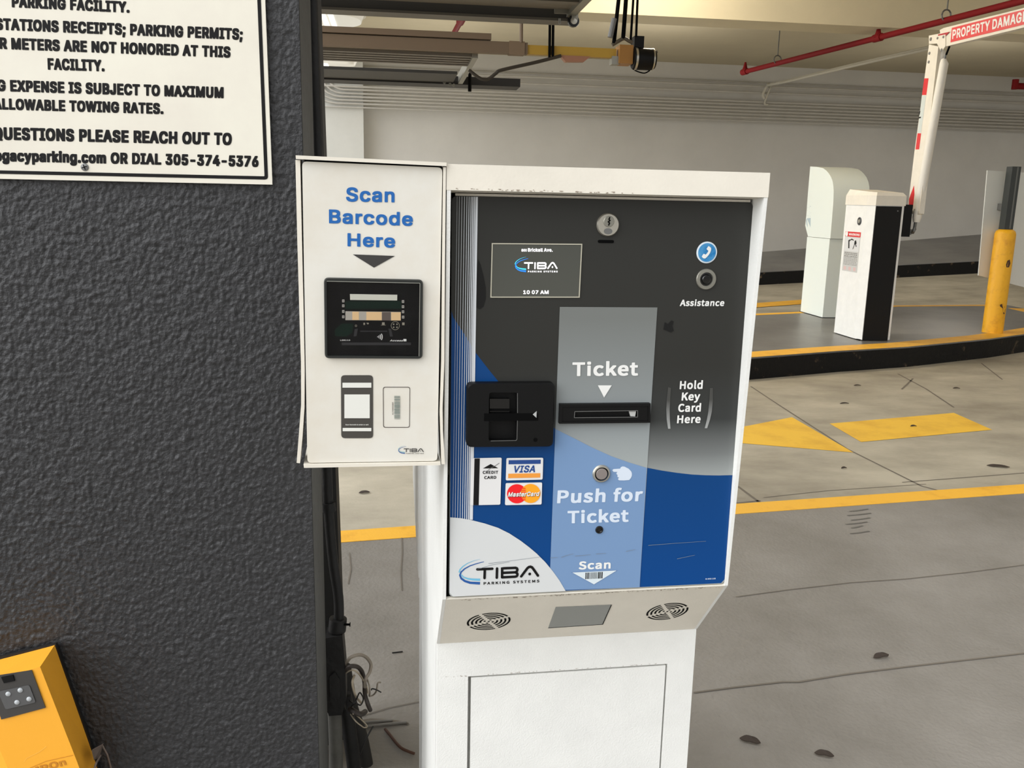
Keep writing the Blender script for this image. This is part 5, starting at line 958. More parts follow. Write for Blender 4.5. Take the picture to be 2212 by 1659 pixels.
for r_ in (20, 48, 78, 108):
    a0, a1 = -.62, .62; wv.append([(1085+r_*math.cos(a0+(a1-a0)*k/8), 1155+r_*math.sin(a0+(a1-a0)*k/8)) for k in range(9)] + [(1085+(r_-15)*math.cos(a1-(a1-a0)*k/8), 1155+(r_-15)*math.sin(a1-(a1-a0)*k/8)) for k in range(9)])
bits('contactless_waves', wv, ink_white)
lettering([('LSR110', 'V', zw(392, 1230), zw(580, 1230), zw(392, 1207)), ('Access', 'V', zw(1328, 1240), zw(1570, 1242), zw(1340, 1208))], ink_white, scan, FS, .0010, name='reader_text')
bits('badge', [zr(1584, 1195, 1640, 1240)], ink_white)
glass = bpy.data.materials.new('clear_pane'); glass.use_nodes = True; nt = glass.node_tree; nt.nodes.clear()
o_ = nt.nodes.new('ShaderNodeOutputMaterial'); mx_ = nt.nodes.new('ShaderNodeMixShader'); tr_ = nt.nodes.new('ShaderNodeBsdfTransparent'); gl_ = nt.nodes.new('ShaderNodeBsdfGlossy'); fr_ = nt.nodes.new('ShaderNodeFresnel')
gl_.inputs['Roughness'].default_value = .05; fr_.inputs['IOR'].default_value = 1.15
nt.links.new(fr_.outputs[0], mx_.inputs[0]); nt.links.new(tr_.outputs[0], mx_.inputs[1]); nt.links.new(gl_.outputs[0], mx_.inputs[2]); nt.links.new(mx_.outputs[0], o_.inputs[0])
b = bmesh.new(); prism(b, [(x, y, .0040) for x, y in gi], [(x, y, .0030) for x, y in gi]); obj('pane', b, glass, rw, FS)
glint = mat('bezel_glint', (150, 150, 140), .35)
decal('bezel_edge', [stroke(fs(zw(145, 98), zw(1885, 134)), .0006), stroke(fs(zw(1891, 142), zw(1874, 1505)), .0006)], glint, rw, FS, .0053, px=False)
# printed telephone and ticket below the window
def zp(x, y): return (620+x/5.82, 780+y/5.82)
ph = round_corners(fs(zp(678, 176), zp(1081, 176), zp(1082, 968), zp(682, 968)), .0045, 4)
pp = decal('phone_picture', [ph], mat('phone_ink', (66, 63, 58), .45), sp, FS, .0005, px=False, label='printed dark telephone picture')
white_p = mat('pale_screen_ink', (222, 222, 214), .45)
def zrp(x0, y0, x1, y1): return [zp(x0, y0), zp(x1, y0), zp(x1, y1), zp(x0, y1)]
decal('phone_screen', [zrp(697, 270, 1060, 332), zrp(721, 417, 1040, 716), zrp(700, 838, 1060, 879)], white_p, scan, FS, .0008)
lettering([('Scan barcode to enter or exit', 'C', zp(735, 804), zp(1025, 804), zp(735, 790))], white_p, scan, FS, .0008, name='phone_text')
decal('ticket_picture', [round_corners(fs(zp(1205, 323), zp(1548, 323), zp(1543, 836), zp(1208, 836)), .003, 4), round_corners(fs(zp(1213, 331), zp(1541, 331), zp(1536, 828), zp(1216, 828)), .0025, 4)], mat('ticket_outline_ink', (70, 60, 54), .5), sp, FS, .0005, px=False, label='printed ticket outline with bars')
br_, y = [], 437.0; rn2 = random.Random(11)
while y < 730:
    t_ = rn2.choice((3, 4, 6, 9, 14)); br_.append(zrp(1348, y, 1420, min(y+t_, 735))); y += t_ + rn2.choice((3, 4, 5, 6))
decal('ticket_bars', br_, mat('grey_green_ink', (122, 132, 124), .5), scan, FS, .0008)
lettering([('1802000174', 'C', zp(1322, 512), zp(1322, 672), zp(1336, 512))], mat('soft_black_ink', (90, 84, 78), .5), scan, FS, .0008, name='ticket_digits')
logo(FS, (876.9, 980.2), (915.2, 980.2), (876.9, 968.2), (mat('soft_ink', (60, 58, 56), .5), navy, mat('teal_ink', (130, 178, 182), .5)), sp, .0005)

# ------------------------------------------------------------------ sign on the pillar
FG = frame(Vector((0, 1.32-.004, 0)), (1, 0, 0), (0, -1, 0))
def fg(*pts): return [flat(FG, *p) for p in pts]
br0 = flat(FG, 588.2, 398.8); tr0 = flat(FG, 572.6, 0); bl0 = flat(FG, 0, 386.3)
sg = thing('parking_sign', 'white rectangular notice of bold black capitals screwed to the dark pillar', 'sign', Matrix.Translation((-.45, 1.318, br0[1])))
kx = (tr0[0]-br0[0])/(tr0[1]-br0[1]); ky = (br0[1]-bl0[1])/(br0[0]-bl0[0])
H_ = .42; Wd = .62
c_br = Vector(br0); c_tr = c_br + Vector((kx*H_, H_)); c_bl = c_br + Vector((-Wd, -ky*Wd)); c_tl = c_bl + Vector((kx*H_, H_))
sign_w = mat('aged_sign_white', (226, 222, 206), .4, c2=(216, 210, 196), vscale=4)
b = bmesh.new(); sp_ = [tuple(c) for c in (c_bl, c_br, c_tr, c_tl)]
prism(b, [(x, y, 0) for x, y in sp_], [(x, y, -.004) for x, y in sp_]); bd = obj('board', b, sign_w, sg, FG)
# black border line: outer and inner rounded outlines
def in_sign(l, r_, bo, t_): 
    ex = (c_br-c_bl).normalized(); ey = (c_tr-c_br).normalized()
    return [tuple(c_bl+ex*l+ey*bo), tuple(c_br-ex*r_+ey*bo), tuple(c_tr-ex*r_-ey*t_), tuple(c_tl+ex*l-ey*t_)]
iw = (Vector(flat(FG, 578.8, 380)) - Vector(flat(FG, 587.4, 380))).length
bo_o = (Vector(flat(FG, 400, 383.6)) - Vector(flat(FG, 400, 394.2))).length
bw = .0048
decal('border', [round_corners(in_sign(iw, iw, bo_o, iw), .005, 4), round_corners(in_sign(iw+bw, iw+bw, bo_o+bw*.95, iw+bw), .001, 2)], ink_black, bd, FG, .0004, px=False, label='black border line of the notice')
sl_ = [('PARKING FACILITY.', 'A', (25.8, 16.0), (280.1, 28.1), (25.0, -9.0)), ('STATIONS RECEIPTS; PARKING PERMITS;', 'A', (-9.5, 64.4), (524.5, 86.6), (-10.4, 38.6)),
       ('R METERS ARE NOT HONORED AT THIS', 'A', (-0.7, 105.9), (498, 125.0), (-1.7, 80.5)), ('FACILITY.', 'A', (103.5, 150.8), (226.2, 154.6), (102.4, 125.4)),
       ('G EXPENSE IS SUBJECT TO MAXIMUM', 'A', (-6.1, 196.9), (483.1, 212.5), (-7.1, 171.6)), ('ALLOWABLE TOWING RATES.', 'A', (-14.2, 236.3), (353.3, 246.8), (-15.1, 211.7)),
       ('QUESTIONS PLEASE REACH OUT TO', 'A', (-14.9, 301.7), (500.7, 313.9), (-15.8, 274.0)), ('egacyparking.com OR DIAL 305-374-5376', 'A', (-11.5, 348.1), (558.4, 361), (-12.3, 323))]
lettering([t_ + (-38,) for t_ in sl_], ink_black, bd, FG, .0004, label='black capitals of the notice')
u, v = flat(FG, 183.1, 361.1); b = bmesh.new(); lathe(b, [(0, 0), (.0052, 0), (.0050, .0012), (.0030, .0020), (0, .0021)], 20, FG @ Matrix.Translation((u, v, 0)))
sc_ = obj('screw', b, zinc, sg, smooth=40)
decal('screw_slot', [stroke([(u-.003, v-.001), (u+.003, v+.001)], .0011), stroke([(u-.001, v+.003), (u+.001, v-.003)], .0011)], void, sc_, FG, .0024, px=False)

# ------------------------------------------------------------------ yellow sensor on the pillar
DS = .075
FW = frame(Vector((0, 1.32, 0)), (1, 0, 0), (0, -1, 0)); FQ = frame(Vector((0, 1.32-DS, 0)), (1, 0, 0), (0, -1, 0))
def wq_(F, *pts): return [F @ Vector((*flat(F, *p), 0)) for p in pts]
sen = thing('gate_sensor', 'tilted yellow motion sensor with a dark lens window low on the pillar', 'sensor', Matrix.Translation(onx(60, 1600, -.5)*0 + Vector((-.55, 1.29, .33))))
backq = wq_(FW, (-120, 1452), (120.7, 1389.7), (205, 1632), (222, 1690), (-20, 1790))
topf = [(-58, 1484.5), (86.5, 1440.5), (162, 1634), (188, 1702), (52, 1742)]
frontq = wq_(FQ, *topf)
b = bmesh.new(); prism(b, frontq, backq); body = obj('shell', b, orange, sen, bevel=.0025, segs=3)
b = bmesh.new(); plq = wq_(FW, (-128, 1446), (123.5, 1386.5), (209, 1630), (228, 1695), (-20, 1800)); fw2 = [p + Vector((0, -.006, 0)) for p in plq]; prism(b, fw2, plq); obj('back_plate', b, black_metal, sen)
FQ2 = frame(Vector((0, 1.32-DS-.0006, 0)), (1, 0, 0), (0, -1, 0))
wn = decal('lens_window', [[flat(FQ, *p) for p in ((-26, 1461.5), (69.5, 1446.5), (99.2, 1527.4), (4, 1552.6))]], mat('dark_lens_cover', (62, 60, 58), .3), sen, FQ, .0006, px=False, label='dark lens window', thick=.0015)
ln = decal('lens', [round_corners([flat(FQ, *p) for p in ((-2, 1492), (65, 1477.5), (79, 1514.5), (14, 1530))], .003, 3)], mat('clear_lens', (84, 84, 84), .12), wn, FQ, .0024, px=False, label='clear lens block', thick=.001)
for x, y in ((20, 1496), (46, 1488), (39, 1514), (65, 1507)):
    u, v = flat(FQ, x, y); b = bmesh.new(); lathe(b, [(.0036, 0), (.0036, .0012), (.0022, .0022), (0, .0026)], 16, FQ @ Matrix.Translation((u, v, .0030))); obj('led', b, mat('led_dome', (170, 174, 176), .08), ln, smooth=40)
b = bmesh.new(); cq = wq_(FQ, (5, 1460.5), (30, 1455.5), (34, 1468), (11, 1473)); prism(b, [p+Vector((0, -.004, 0)) for p in cq], cq); obj('clip', b, blackp, sen)
decal('step_line', [[flat(FQ, *p) for p in stroke([(50, 1665), (100, 1644), (158, 1631)], 1.0)]], orange_d, sen, FQ, .0006, px=False)
decal('step_line', [[flat(FQ, *p) for p in stroke([(52, 1645), (58, 1637), (85, 1624), (100, 1612)], .8)]], mat('orange_ridge', (246, 190, 86), .5), sen, FQ, .0006, px=False)
lettering([('OMROn', 'V', (44, 1681), (144, 1651.5), (38.5, 1667.5))], orange_d, sen, FQ, .0008, name='engraved_name')
b = bmesh.new()
k0 = ony(201, 1614, 1.285); 
strap = [ony(197, 1668, 1.262), ony(203, 1640, 1.262), ony(210, 1634, 1.266)]
prism(b, [ony(198, 1622, 1.27), ony(222, 1609, 1.30), ony(214, 1636, 1.30), ony(203, 1642, 1.272)], [p+Vector((0, .004, 0)) for p in (ony(198, 1622, 1.27), ony(222, 1609, 1.30), ony(214, 1636, 1.30), ony(203, 1642, 1.272))])
tube(b, [ony(221, 1610, 1.30), ony(232, 1630, 1.30), ony(246, 1680, 1.31)], .0013, 6)
tube(b, [ony(217, 1632, 1.29), ony(208, 1648, 1.27), ony(196, 1685, 1.262)], .0016, 6)
obj('bent_bracket', b, mat('dusty_bracket', (104, 90, 80), .7), sen, label='dusty bent metal bracket')

# ------------------------------------------------------------------ door jamb, conduits and wires beside the pillar
b = bmesh.new()
jl = [(-.205, ZN), (-.205, 3.55)]; xb, xt = -.1135, -.1345
prism(b, [(-.26, 1.66, ZN), (xb, 1.74, ZN), (xb, 1.82, ZN), (-.26, 1.86, ZN)], [(-.26, 1.66, 3.55), (xt-.033, 1.74, 3.55), (xt-.033, 1.82, 3.55), (-.26, 1.86, 3.55)])
jm = obj('door_jamb', b, mat('black_jamb_paint', (16, 15, 14), .7), None); tag(jm, 'black steel gate jamb standing just behind the dark pillar', 'door jamb')
def pipe(name, pts, r, m, label, cat='conduit', group=None, n=12, sub=5):
    b = bmesh.new(); tube(b, curve_pts(pts, sub) if sub else pts, r, n); o = obj(name, b, m, None, smooth=40); tag(o, label, cat, group); return o
yp = 1.56
pv = thing('electrical_conduit', 'black painted conduit running down the pillar side into a cast elbow box', 'conduit', (-.12, yp, .4))
b = bmesh.new(); tube(b, curve_pts([ony(672, -60, yp), ony(691, 500, yp), ony(706, 1015, yp), ony(711, 1120, yp), ony(720, 1215, yp), ony(731, 1290, yp), ony(732, 1350, yp)], 6), .0095, 14); obj('tube', b, black_metal, pv, smooth=40)
p1, p2 = ony(709, 1085, yp), ony(711, 1104, yp); b = bmesh.new(); tube(b, [p1, p2], .0128, 14); obj('coupling', b, black_metal, pv, smooth=40)
p1, p2 = ony(730.5, 1336, yp), ony(728, 1362, yp); b = bmesh.new(); tube(b, [p1, p2], .0165, 16); cl_ = obj('clamp', b, black_metal, pv, smooth=40)
b = bmesh.new(); a_ = ony(742, 1349, yp-.01); c_ = ony(757, 1349, yp-.01); tube(b, [a_, c_], .0022, 8); tube(b, [ony(755, 1349, yp-.01), c_], .0042, 8); obj('bolt', b, void, cl_, smooth=40)
b = bmesh.new(); cb_ = [ony(x, y, yp) for x, y in ((704, 1368), (741, 1362), (747, 1430), (749, 1500), (740, 1532), (712, 1534), (700, 1490), (697, 1412))]
prism(b, [p+Vector((0, -.020, 0)) for p in cb_], [p+Vector((0, .024, 0)) for p in cb_]); el = obj('elbow_box', b, black_metal, pv, bevel=.006, segs=3, smooth=40)
b = bmesh.new(); lp = [ony(x, y, yp-.021) for x, y in ((712, 1462), (724, 1450), (734, 1466), (735, 1505), (722, 1522), (713, 1512))]; prism(b, [p+Vector((0, -.004, 0)) for p in lp], lp); obj('box_cover', b, black_metal, el, bevel=.002)
b = bmesh.new(); tube(b, [ony(707, 1526, yp), ony(745, 1518, yp)], .013, 14); obj('collar', b, black_metal, pv, smooth=40)
pipe('electrical_conduit', [ony(722, 1525, yp), ony(725, 1600, yp), ony(727, 1720, yp), onz(728, 1725, ZN)*0+ony(728, 1760, yp)], .0135, mat('dusty_grey_conduit', (82, 80, 74), .7, var=.2, vscale=30), 'dusty grey conduit dropping from the elbow box to the floor')
pipe('electrical_conduit', [ony(744, 1500, 1.585), ony(752, 1560, 1.585), ony(764, 1650, 1.585), ony(772, 1745, 1.585)], .0140, black_metal, 'dark conduit beside the dusty one, slanting outward to the floor')
pipe('electrical_conduit', [ony(742, 1440, 1.65), ony(758, 1530, 1.65), ony(778, 1590, 1.65), ony(796, 1680, 1.65)], .0150, mat('blackened_conduit', (36, 34, 31), .75), 'outermost blackened conduit leaning toward the dispenser at floor level')
yw_ = 1.57
wire_m = {'g': mat('grey_cable', (140, 130, 116), .6), 'd': mat('dark_cable', (56, 48, 42), .6), 'w': mat('pale_wire', (176, 162, 140), .6), 'b': mat('brown_cable', (84, 54, 38), .7), 'k': mat('black_wire', (20, 19, 18), .6)}
def zc(x, y): return (720+x/5.945, 1380+y/5.945)
WR = [('g', .0032, [(150, 350), (215, 245), (330, 205), (420, 235), (480, 320), (470, 420), (425, 500), (400, 590), (415, 650)], 'thick grey cable looping out of the elbow box'),
      ('d', .0042, [(150, 410), (215, 355), (310, 360), (370, 430), (400, 560), (405, 700), (440, 830), (475, 915)], 'dark cable stub curling down below the grey loop'),
      ('w', .0017, [(155, 440), (240, 400), (320, 440), (390, 540), (430, 620), (445, 700)], 'thin pale wire bending over the dark cable stub'),
      ('g', .0016, [(430, 500), (460, 600), (470, 690), (465, 735), (520, 715), (555, 660), (570, 570), (605, 560)], 'thin grey wire with a hooked end pointing away from the box'),
      ('k', .0013, [(490, 655), (500, 640), (555, 655), (610, 685)], 'short black wire end beside the hooked grey wire'),
      ('w', .0022, [(270, 470), (245, 560), (270, 690), (310, 770), (370, 830)], 'pale wire hanging straight down out of the tangle'),
      ('k', .0014, [(210, 790), (260, 830), (300, 770), (340, 690), (385, 770), (350, 850), (290, 830), (240, 860), (210, 910)], 'tangled black wire coil at the foot of the bundle'),
      ('d', .0052, [(215, 900), (300, 950), (360, 965), (410, 935)], 'bent dark cable end lying under the wire tangle'),
      ('w', .0012, [(220, 970), (290, 1060), (350, 1110), (400, 1140), (430, 1110), (290, 975), (255, 965)], 'fine pale wire loop trailing toward the floor'),
      ('k', .0016, [(510, 1125), (450, 1230), (400, 1330), (345, 1480)], 'straight black wire sloping down in front of the conduits')]
for k_, r_, pts, lb in WR:
    pipe('loose_wire', [ony(*zc(*p), yw_ - .02*math.sin(i*1.3) - .02) for i, p in enumerate(pts)], r_, wire_m[k_], lb, 'wire', 'loose wires beside the elbow box', 8)
def on_floor(px, py, z=ZN, h=.004): p = onz(px, py, z); p.z += h; return p
pipe('twig', [on_floor(*zc(*p), h=.005) for p in ((665, 1185), (720, 1250), (790, 1340), (870, 1425), (960, 1470), (1040, 1500))], .0030, wire_m['b'], 'brown curved twig lying on the grey island beside the dispenser pedestal', 'twig')
pipe('rod', [on_floor(*zc(*p), h=.004) for p in ((250, 1118), (500, 1085), (760, 1068))], .003, mat('painted_over_rod', (134, 130, 122), .7), 'painted over rod on the floor, the farther of two by the conduits', 'rod')
pipe('rod', [on_floor(*zc(*p), h=.004) for p in ((290, 1165), (560, 1130), (760, 1108), (940, 1092))], .003, MATS['painted_over_rod'], 'painted over rod on the floor, the nearer of two by the conduits', 'rod')
pipe('nail', [on_floor(*zc(*p), h=.002) for p in ((755, 188), (890, 172))], .0016, wire_m['k'], 'small dark nail lying on the grey island', 'nail', sub=0)

# ------------------------------------------------------------------ barrier cabinet with its folding arm
bx0, by0 = 3.988, 7.10
bar = thing('barrier_gate', 'white barrier cabinet with a black front panel and a raised folding arm', 'parking barrier', (4.11, 7.30, ZI))
XL, XR, YF, YK = 3.962, 4.246, 7.085, 7.53
TOP = 1.345
b = bmesh.new(); prism(b, [(x, y, ZI+.008) for x, y in ((XL, YF+.09), (XL+.028, YF), (XR, YF), (XR, YK), (XL, YK))], [(x, y, TOP) for x, y in ((XL, YF+.09), (XL+.028, YF), (XR, YF), (XR, YK), (XL, YK))])
cab = obj('cabinet', b, white, bar, bevel=.004)
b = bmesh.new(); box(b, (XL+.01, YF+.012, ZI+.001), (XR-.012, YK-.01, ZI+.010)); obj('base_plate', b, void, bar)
b = bmesh.new()
lid0 = [(XL-.006, YF+.088), (XL+.024, YF-.008), (XR+.008, YF-.008), (XR+.008, YK+.006), (XL-.006, YK+.006)]
lid1 = [(XL+.014, YF+.10), (XL+.040, YF+.016), (XR-.012, YF+.016), (XR-.012, YK-.014), (XL+.014, YK-.014)]
prism(b, [(x, y, 1.318) for x, y in lid0], [(x, y, 1.398) for x, y in lid0]); prism(b, [(x, y, 1.398) for x, y in lid0], [(x, y, 1.424+.03*(y-YF)/.45) for x, y in lid1])
obj('lid', b, white2, bar, bevel=.006)
FF = frame(Vector((0, YF, 0)), (1, 0, 0), (0, -1, 0))
b = bmesh.new(); xr2 = XR-.021; box(b, (XL+.032, YF-.004, ZI+.004), (xr2, YF+.004, 1.312)); fpn = obj('front_panel', b, mat('matt_black_panel', (18, 17, 16), .6, bump=.1, bscale=300, spec=.25), bar, label='matt black front panel')
b = bmesh.new(); lathe(b, [(0, 0), (.006, 0), (.006, .002), (0, .003)], 14, FF @ Matrix.Translation((xr2-.035, 1.275, .004))); obj('screw', b, zinc, fpn)
FL_ = frame(Vector((XL, 0, 0)), (0, -1, 0), (-1, 0, 0))
u, v = flat(FL_, 1856.8, 477.8)
b = bmesh.new(); lathe(b, [(.0, 0), (.034, 0), (.034, .004), (.026, .007), (.021, .003), (0, .003)], 24, FL_ @ Matrix.Translation((u, v, 0))); kl = obj('lock', b, mat('lock_dark', (70, 72, 74), .35, metal=.5), bar, smooth=40, label='round black key lock')
b = bmesh.new(); lathe(b, [(0, .003), (.017, .003), (.016, .007), (0, .007)], 20, FL_ @ Matrix.Translation((u, v, 0))); obj('lock_plug', b, steel, kl, smooth=40)
sq = [flat(FL_, *p) for p in ((1826.8, 499.5), (1859.9, 502), (1851.5, 589.3), (1819.4, 584))]
su = (sq[1][0]-sq[0][0] + sq[2][0]-sq[3][0])/2; cxs = sum(p[0] for p in sq)/4; y1 = (sq[0][1]+sq[1][1])/2; y0 = (sq[2][1]+sq[3][1])/2
def sr_(a, b0, c, d): return [(cxs-su/2+su*a, y1+(y0-y1)*b0), (cxs-su/2+su*c, y1+(y0-y1)*b0), (cxs-su/2+su*c, y1+(y0-y1)*d), (cxs-su/2+su*a, y1+(y0-y1)*d)]
ws = decal('warning_label', [sr_(0, 0, 1, 1)], mat('grey_label_film', (190, 190, 186), .5), bar, FL_, .0006, px=False, label='grey warning label with a red header', thick=.0006)
decal('label_header', [sr_(0, 0, 1, .125)], red_tape, ws, FL_, .0016, px=False)
decal('label_header_mark', [circle(cxs-su*.41, y1+(y0-y1)*.062, su*.085, su*.085, 12)], ink_white, ws, FL_, .0020, px=False)
lettering([('WARNING', 'C', (cxs-su*.26, y1+(y0-y1)*.095), (cxs+su*.44, y1+(y0-y1)*.095), (cxs-su*.26, y1+(y0-y1)*.035), 0, False)], ink_white, ws, FL_, .0020, name='label_word')
decal('label_picture', [sr_(.03, .145, .97, .49)], mat('label_grey_panel', (206, 206, 204), .5), ws, FL_, .0016, px=False)
def lp(x, y): return (cxs-su/2+su*x, y1+(y0-y1)*y)
decal('label_figure', [[lp(*q) for q in r_] for r_ in ([(.28, .42), (.24, .22), (.34, .19), (.36, .23), (.32, .25), (.36, .42)], [(.36, .2), (.46, .17), (.6, .2), (.58, .22), (.46, .2), (.38, .23)], [(.66, .22), (.74, .2), (.80, .28), (.76, .30), (.82, .36), (.78, .37), (.70, .30), (.62, .42), (.56, .44), (.64, .33)])], ink_black, ws, FL_, .0020, px=False)
tx = []
for i, yy in enumerate((.52, .56, .605, .645, .68, .715, .75, .785, .82)):
    rn3 = random.Random(i); x_ = .06
    while x_ < .9:
        w_ = rn3.uniform(.04, .12); tx.append([lp(x_, yy), lp(min(x_+w_, .94), yy), lp(min(x_+w_, .94), yy+(.024 if i < 3 else .014)), lp(x_, yy+(.024 if i < 3 else .014))]); x_ += w_+.025
decal('label_lines', tx, mat('label_text_ink', (120, 118, 112), .6), ws, FL_, .0018, px=False)
decal('label_icons', [[lp(a, .88), lp(a+.16, .88), lp(a+.16, .97), lp(a, .97)] for a in (.1, .42, .74)], mat('label_pink', (206, 176, 172), .6), ws, FL_, .0018, px=False)
# arm: swings in the plane x = XA
XA = 4.42
FA = frame(Vector((XA, 0, 0)), (0, -1, 0), (-1, 0, 0))
def fa(*pts): return [flat(FA, *p) for p in pts]
def ax(name, px, z0, z1, m, parent, bevel=0, label=None, F=FA):
    b = bmesh.new(); p_ = [flat(F, *p) for p in px]; prism(b, [(x, y, z1) for x, y in p_], [(x, y, z0) for x, y in p_]); return obj(name, b, m, parent, F, bevel=bevel, label=label)
low_arm = ax('lower_arm', ((2006.8, 96), (2027, 100.5), (1985.5, 462), (1975, 466), (1960.5, 452), (1975, 330)), -.045, 0, white2, bar, .004)
pad_m = mat('white_foam_sleeve', (226, 222, 212), .6, bump=.3, bscale=40)
def axpt(px, py, z=-.02): u, v = flat(FA, px, py); return FA @ Vector((u, v, z))
b = bmesh.new(); tube(b, [axpt(2033.5, 128), axpt(2034.5, 137), axpt(2004, 310), axpt(1976, 470), axpt(1975, 480)], [.020, .034, .036, .036, .026], 18); obj('foam_sleeve', b, pad_m, bar, smooth=50, label='white foam sleeve')
b = bmesh.new(); tube(b, [axpt(2024, 108, -.05), axpt(2022, 118, -.05), axpt(1996, 300, -.05), axpt(1978, 420, -.05)], [.022, .030, .030, .028], 16); obj('foam_sleeve', b, pad_m, bar, smooth=50)
b = bmesh.new(); tube(b, [axpt(2037.5, 117), axpt(2034.5, 132)], .010, 10); tube(b, [axpt(1973.5, 478), axpt(1970, 496)], .013, 10); obj('sleeve_rod', b, zinc, bar, smooth=40)
b = bmesh.new(); tube(b, [axpt(2046, 100), axpt(2039, 118)], .008, 8); obj('pull_cord', b, void, bar)
for px_, mm_, lb in ((((1996.6, 169.2), (2006, 169.2), (2001.2, 205.3), (1991.8, 205.3)), red_tape, 'red reflective strip'), (((1991.6, 206.5), (2000.8, 206.5), (1989.6, 287), (1982, 287)), grey_film, 'silver reflective strip'),
                     (((1982.2, 288), (1990, 288), (1985.6, 322.8), (1977.8, 322.8)), red_tape, 'red reflective strip'), (((1974.6, 400), (1975.6, 418), (1972.5, 446), (1963.2, 449), (1963.8, 430)), red_tape, 'red reflective strip')):
    decal('tape', [list(px_)], mm_, low_arm, FA, .0008, label=lb)
decal('tape_print', [[(1986.4, 241), (1988.8, 239), (1987, 247), (1984.6, 249)], [(1985, 253), (1990, 252), (1989.6, 255), (1984.6, 256)]], ink_black, low_arm, FA, .0016)
b = bmesh.new()
for p_ in ((2008, 115), (2006.5, 134)):
    u, v = flat(FA, *p_); lathe(b, [(0, 0), (.012, 0), (.012, .004), (0, .006)], 12, FA @ Matrix.Translation((u, v, 0)))
obj('bolt', b, zinc, low_arm)
up = ax('upper_arm', ((2030, 65), (2038, 60.5), (2262, 4.5), (2262, 47), (2040, 101), (2034, 98)), -.050, .0, white2, bar, .006)
hp = ax('hinge_plate', ((2008, 77), (2044, 70), (2043.8, 99), (2037.5, 109), (2033, 110), (2025.5, 94), (2008, 95)), .0005, .006, white2, bar, .002)
b = bmesh.new()
for p_, r_ in (((2012.5, 84.5), .014), ((2027, 82.5), .010), ((2039.5, 80), .010), ((2035.5, 108), .012)):
    u, v = flat(FA, *p_); lathe(b, [(0, .006), (r_, .006), (r_, .010), (0, .012)], 12, FA @ Matrix.Translation((u, v, 0)))
obj('bolt', b, zinc, hp)
sgn = decal('arm_sign', [[(2056.7, 60.3), (2258, 9.2), (2258, 42), (2053.6, 91.7)]], red_sign, up, FA, .0015, label='red sign with white capitals on the arm', thick=.0008)
decal('arm_stripe', [[(2028, 74.5), (2053.5, 68.5), (2054.5, 67), (2044, 78), (2044, 74.2), (2028, 77.5)]], mat('dark_red_film', (170, 20, 40), .45), up, FA, .0070)
lettering([('PROPERTY DAMAGE', 'V', (2057.5, 84.8), (2218.5, 45.6), (2058.6, 64.6))], ink_white, up, FA, .0030, name='arm_lettering', label='white warning capitals')
b = bmesh.new(); box(b, (XR-.01, 7.16, 1.06), (XA-.05, 7.36, 1.33)); tube(b, [(XR, 7.26, 1.20), (XA-.02, 7.26, 1.20)], .05, 20); hub = obj('pivot_hub', b, blackp, bar, bevel=.006)
b = bmesh.new(); tube(b, [axpt(1971, 494), axpt(1966, 503)], .016, 10); tube(b, [axpt(1975, 492, .0), axpt(1974, 500, .0)], .012, 10); tube(b, [axpt(1948, 506), axpt(1962, 504)], .014, 10); box(b, tuple(axpt(1958, 500)-Vector((.03, .02, .02))), tuple(axpt(1958, 500)+Vector((.03, .02, .02)))); obj('pivot_link', b, zinc, bar)

# ------------------------------------------------------------------ second ticket machine behind the barrier
XQ = 4.37
FQm = frame(Vector((XQ, 0, 0)), (0, -1, 0), (-1, 0, 0))
prof_px = [(1750.1, 359.6), (1765, 360.6), (1777.9, 363.3), (1784.5, 368), (1790, 374.1), (1794.8, 381.5), (1798.4, 391), (1800.2, 401.5), (1800.8, 412.7), (1800.2, 435), (1798.4, 458.5), (1793.6, 515.6), (1745.3, 510.8), (1739.3, 487.5), (1741.7, 465.8), (1745, 420)]
pr = [flat(FQm, *p) for p in prof_px]
term = thing('parking_terminal', 'white ticket machine with a rounded hood standing behind the barrier cabinet', 'ticket machine', (4.57, 8.85, ZI))
mint = mat('pale_mint_steel', (222, 228, 220), .5)
b = bmesh.new(); prism(b, [(XQ, -x, z) for x, z in pr], [(XQ+.385, -x, z) for x, z in pr]); hd = obj('head', b, mint, term, smooth=35)
zj = (pr[11][1]+pr[12][1])/2
b = bmesh.new(); box(b, (XQ+.002, 8.578, ZI+.004), (XQ+.383, 9.085, zj-.004)); obj('pedestal', b, mint, term, bevel=.004)
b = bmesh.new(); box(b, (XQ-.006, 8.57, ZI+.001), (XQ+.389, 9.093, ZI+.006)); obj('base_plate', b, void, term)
decal('side_print', [[flat(FQm, 1720+x/4.146, 350+y/4.146) for x, y in r_] for r_ in ([(96, 505), (130, 500), (128, 585), (104, 588)], [(88, 520), (96, 505), (104, 588), (92, 560)])], mat('faint_blue_print', (168, 184, 190), .6), hd, FQm, .0008, px=False, label='faint printed mark on the side')
rn4 = random.Random(5); sp_l = []
for _ in range(26):
    x = rn4.uniform(100, 132); y = rn4.uniform(380, 490); sp_l.append([(1720+(x+dx)/4.146, 350+(y+dy)/4.146) for dx, dy in ((0, 0), (3, 1), (4, 4), (1, 4))])
for l in sp_l[:14]: decal('smudge', [l], MATS['faint_blue_print'], hd, FQm, .0010)

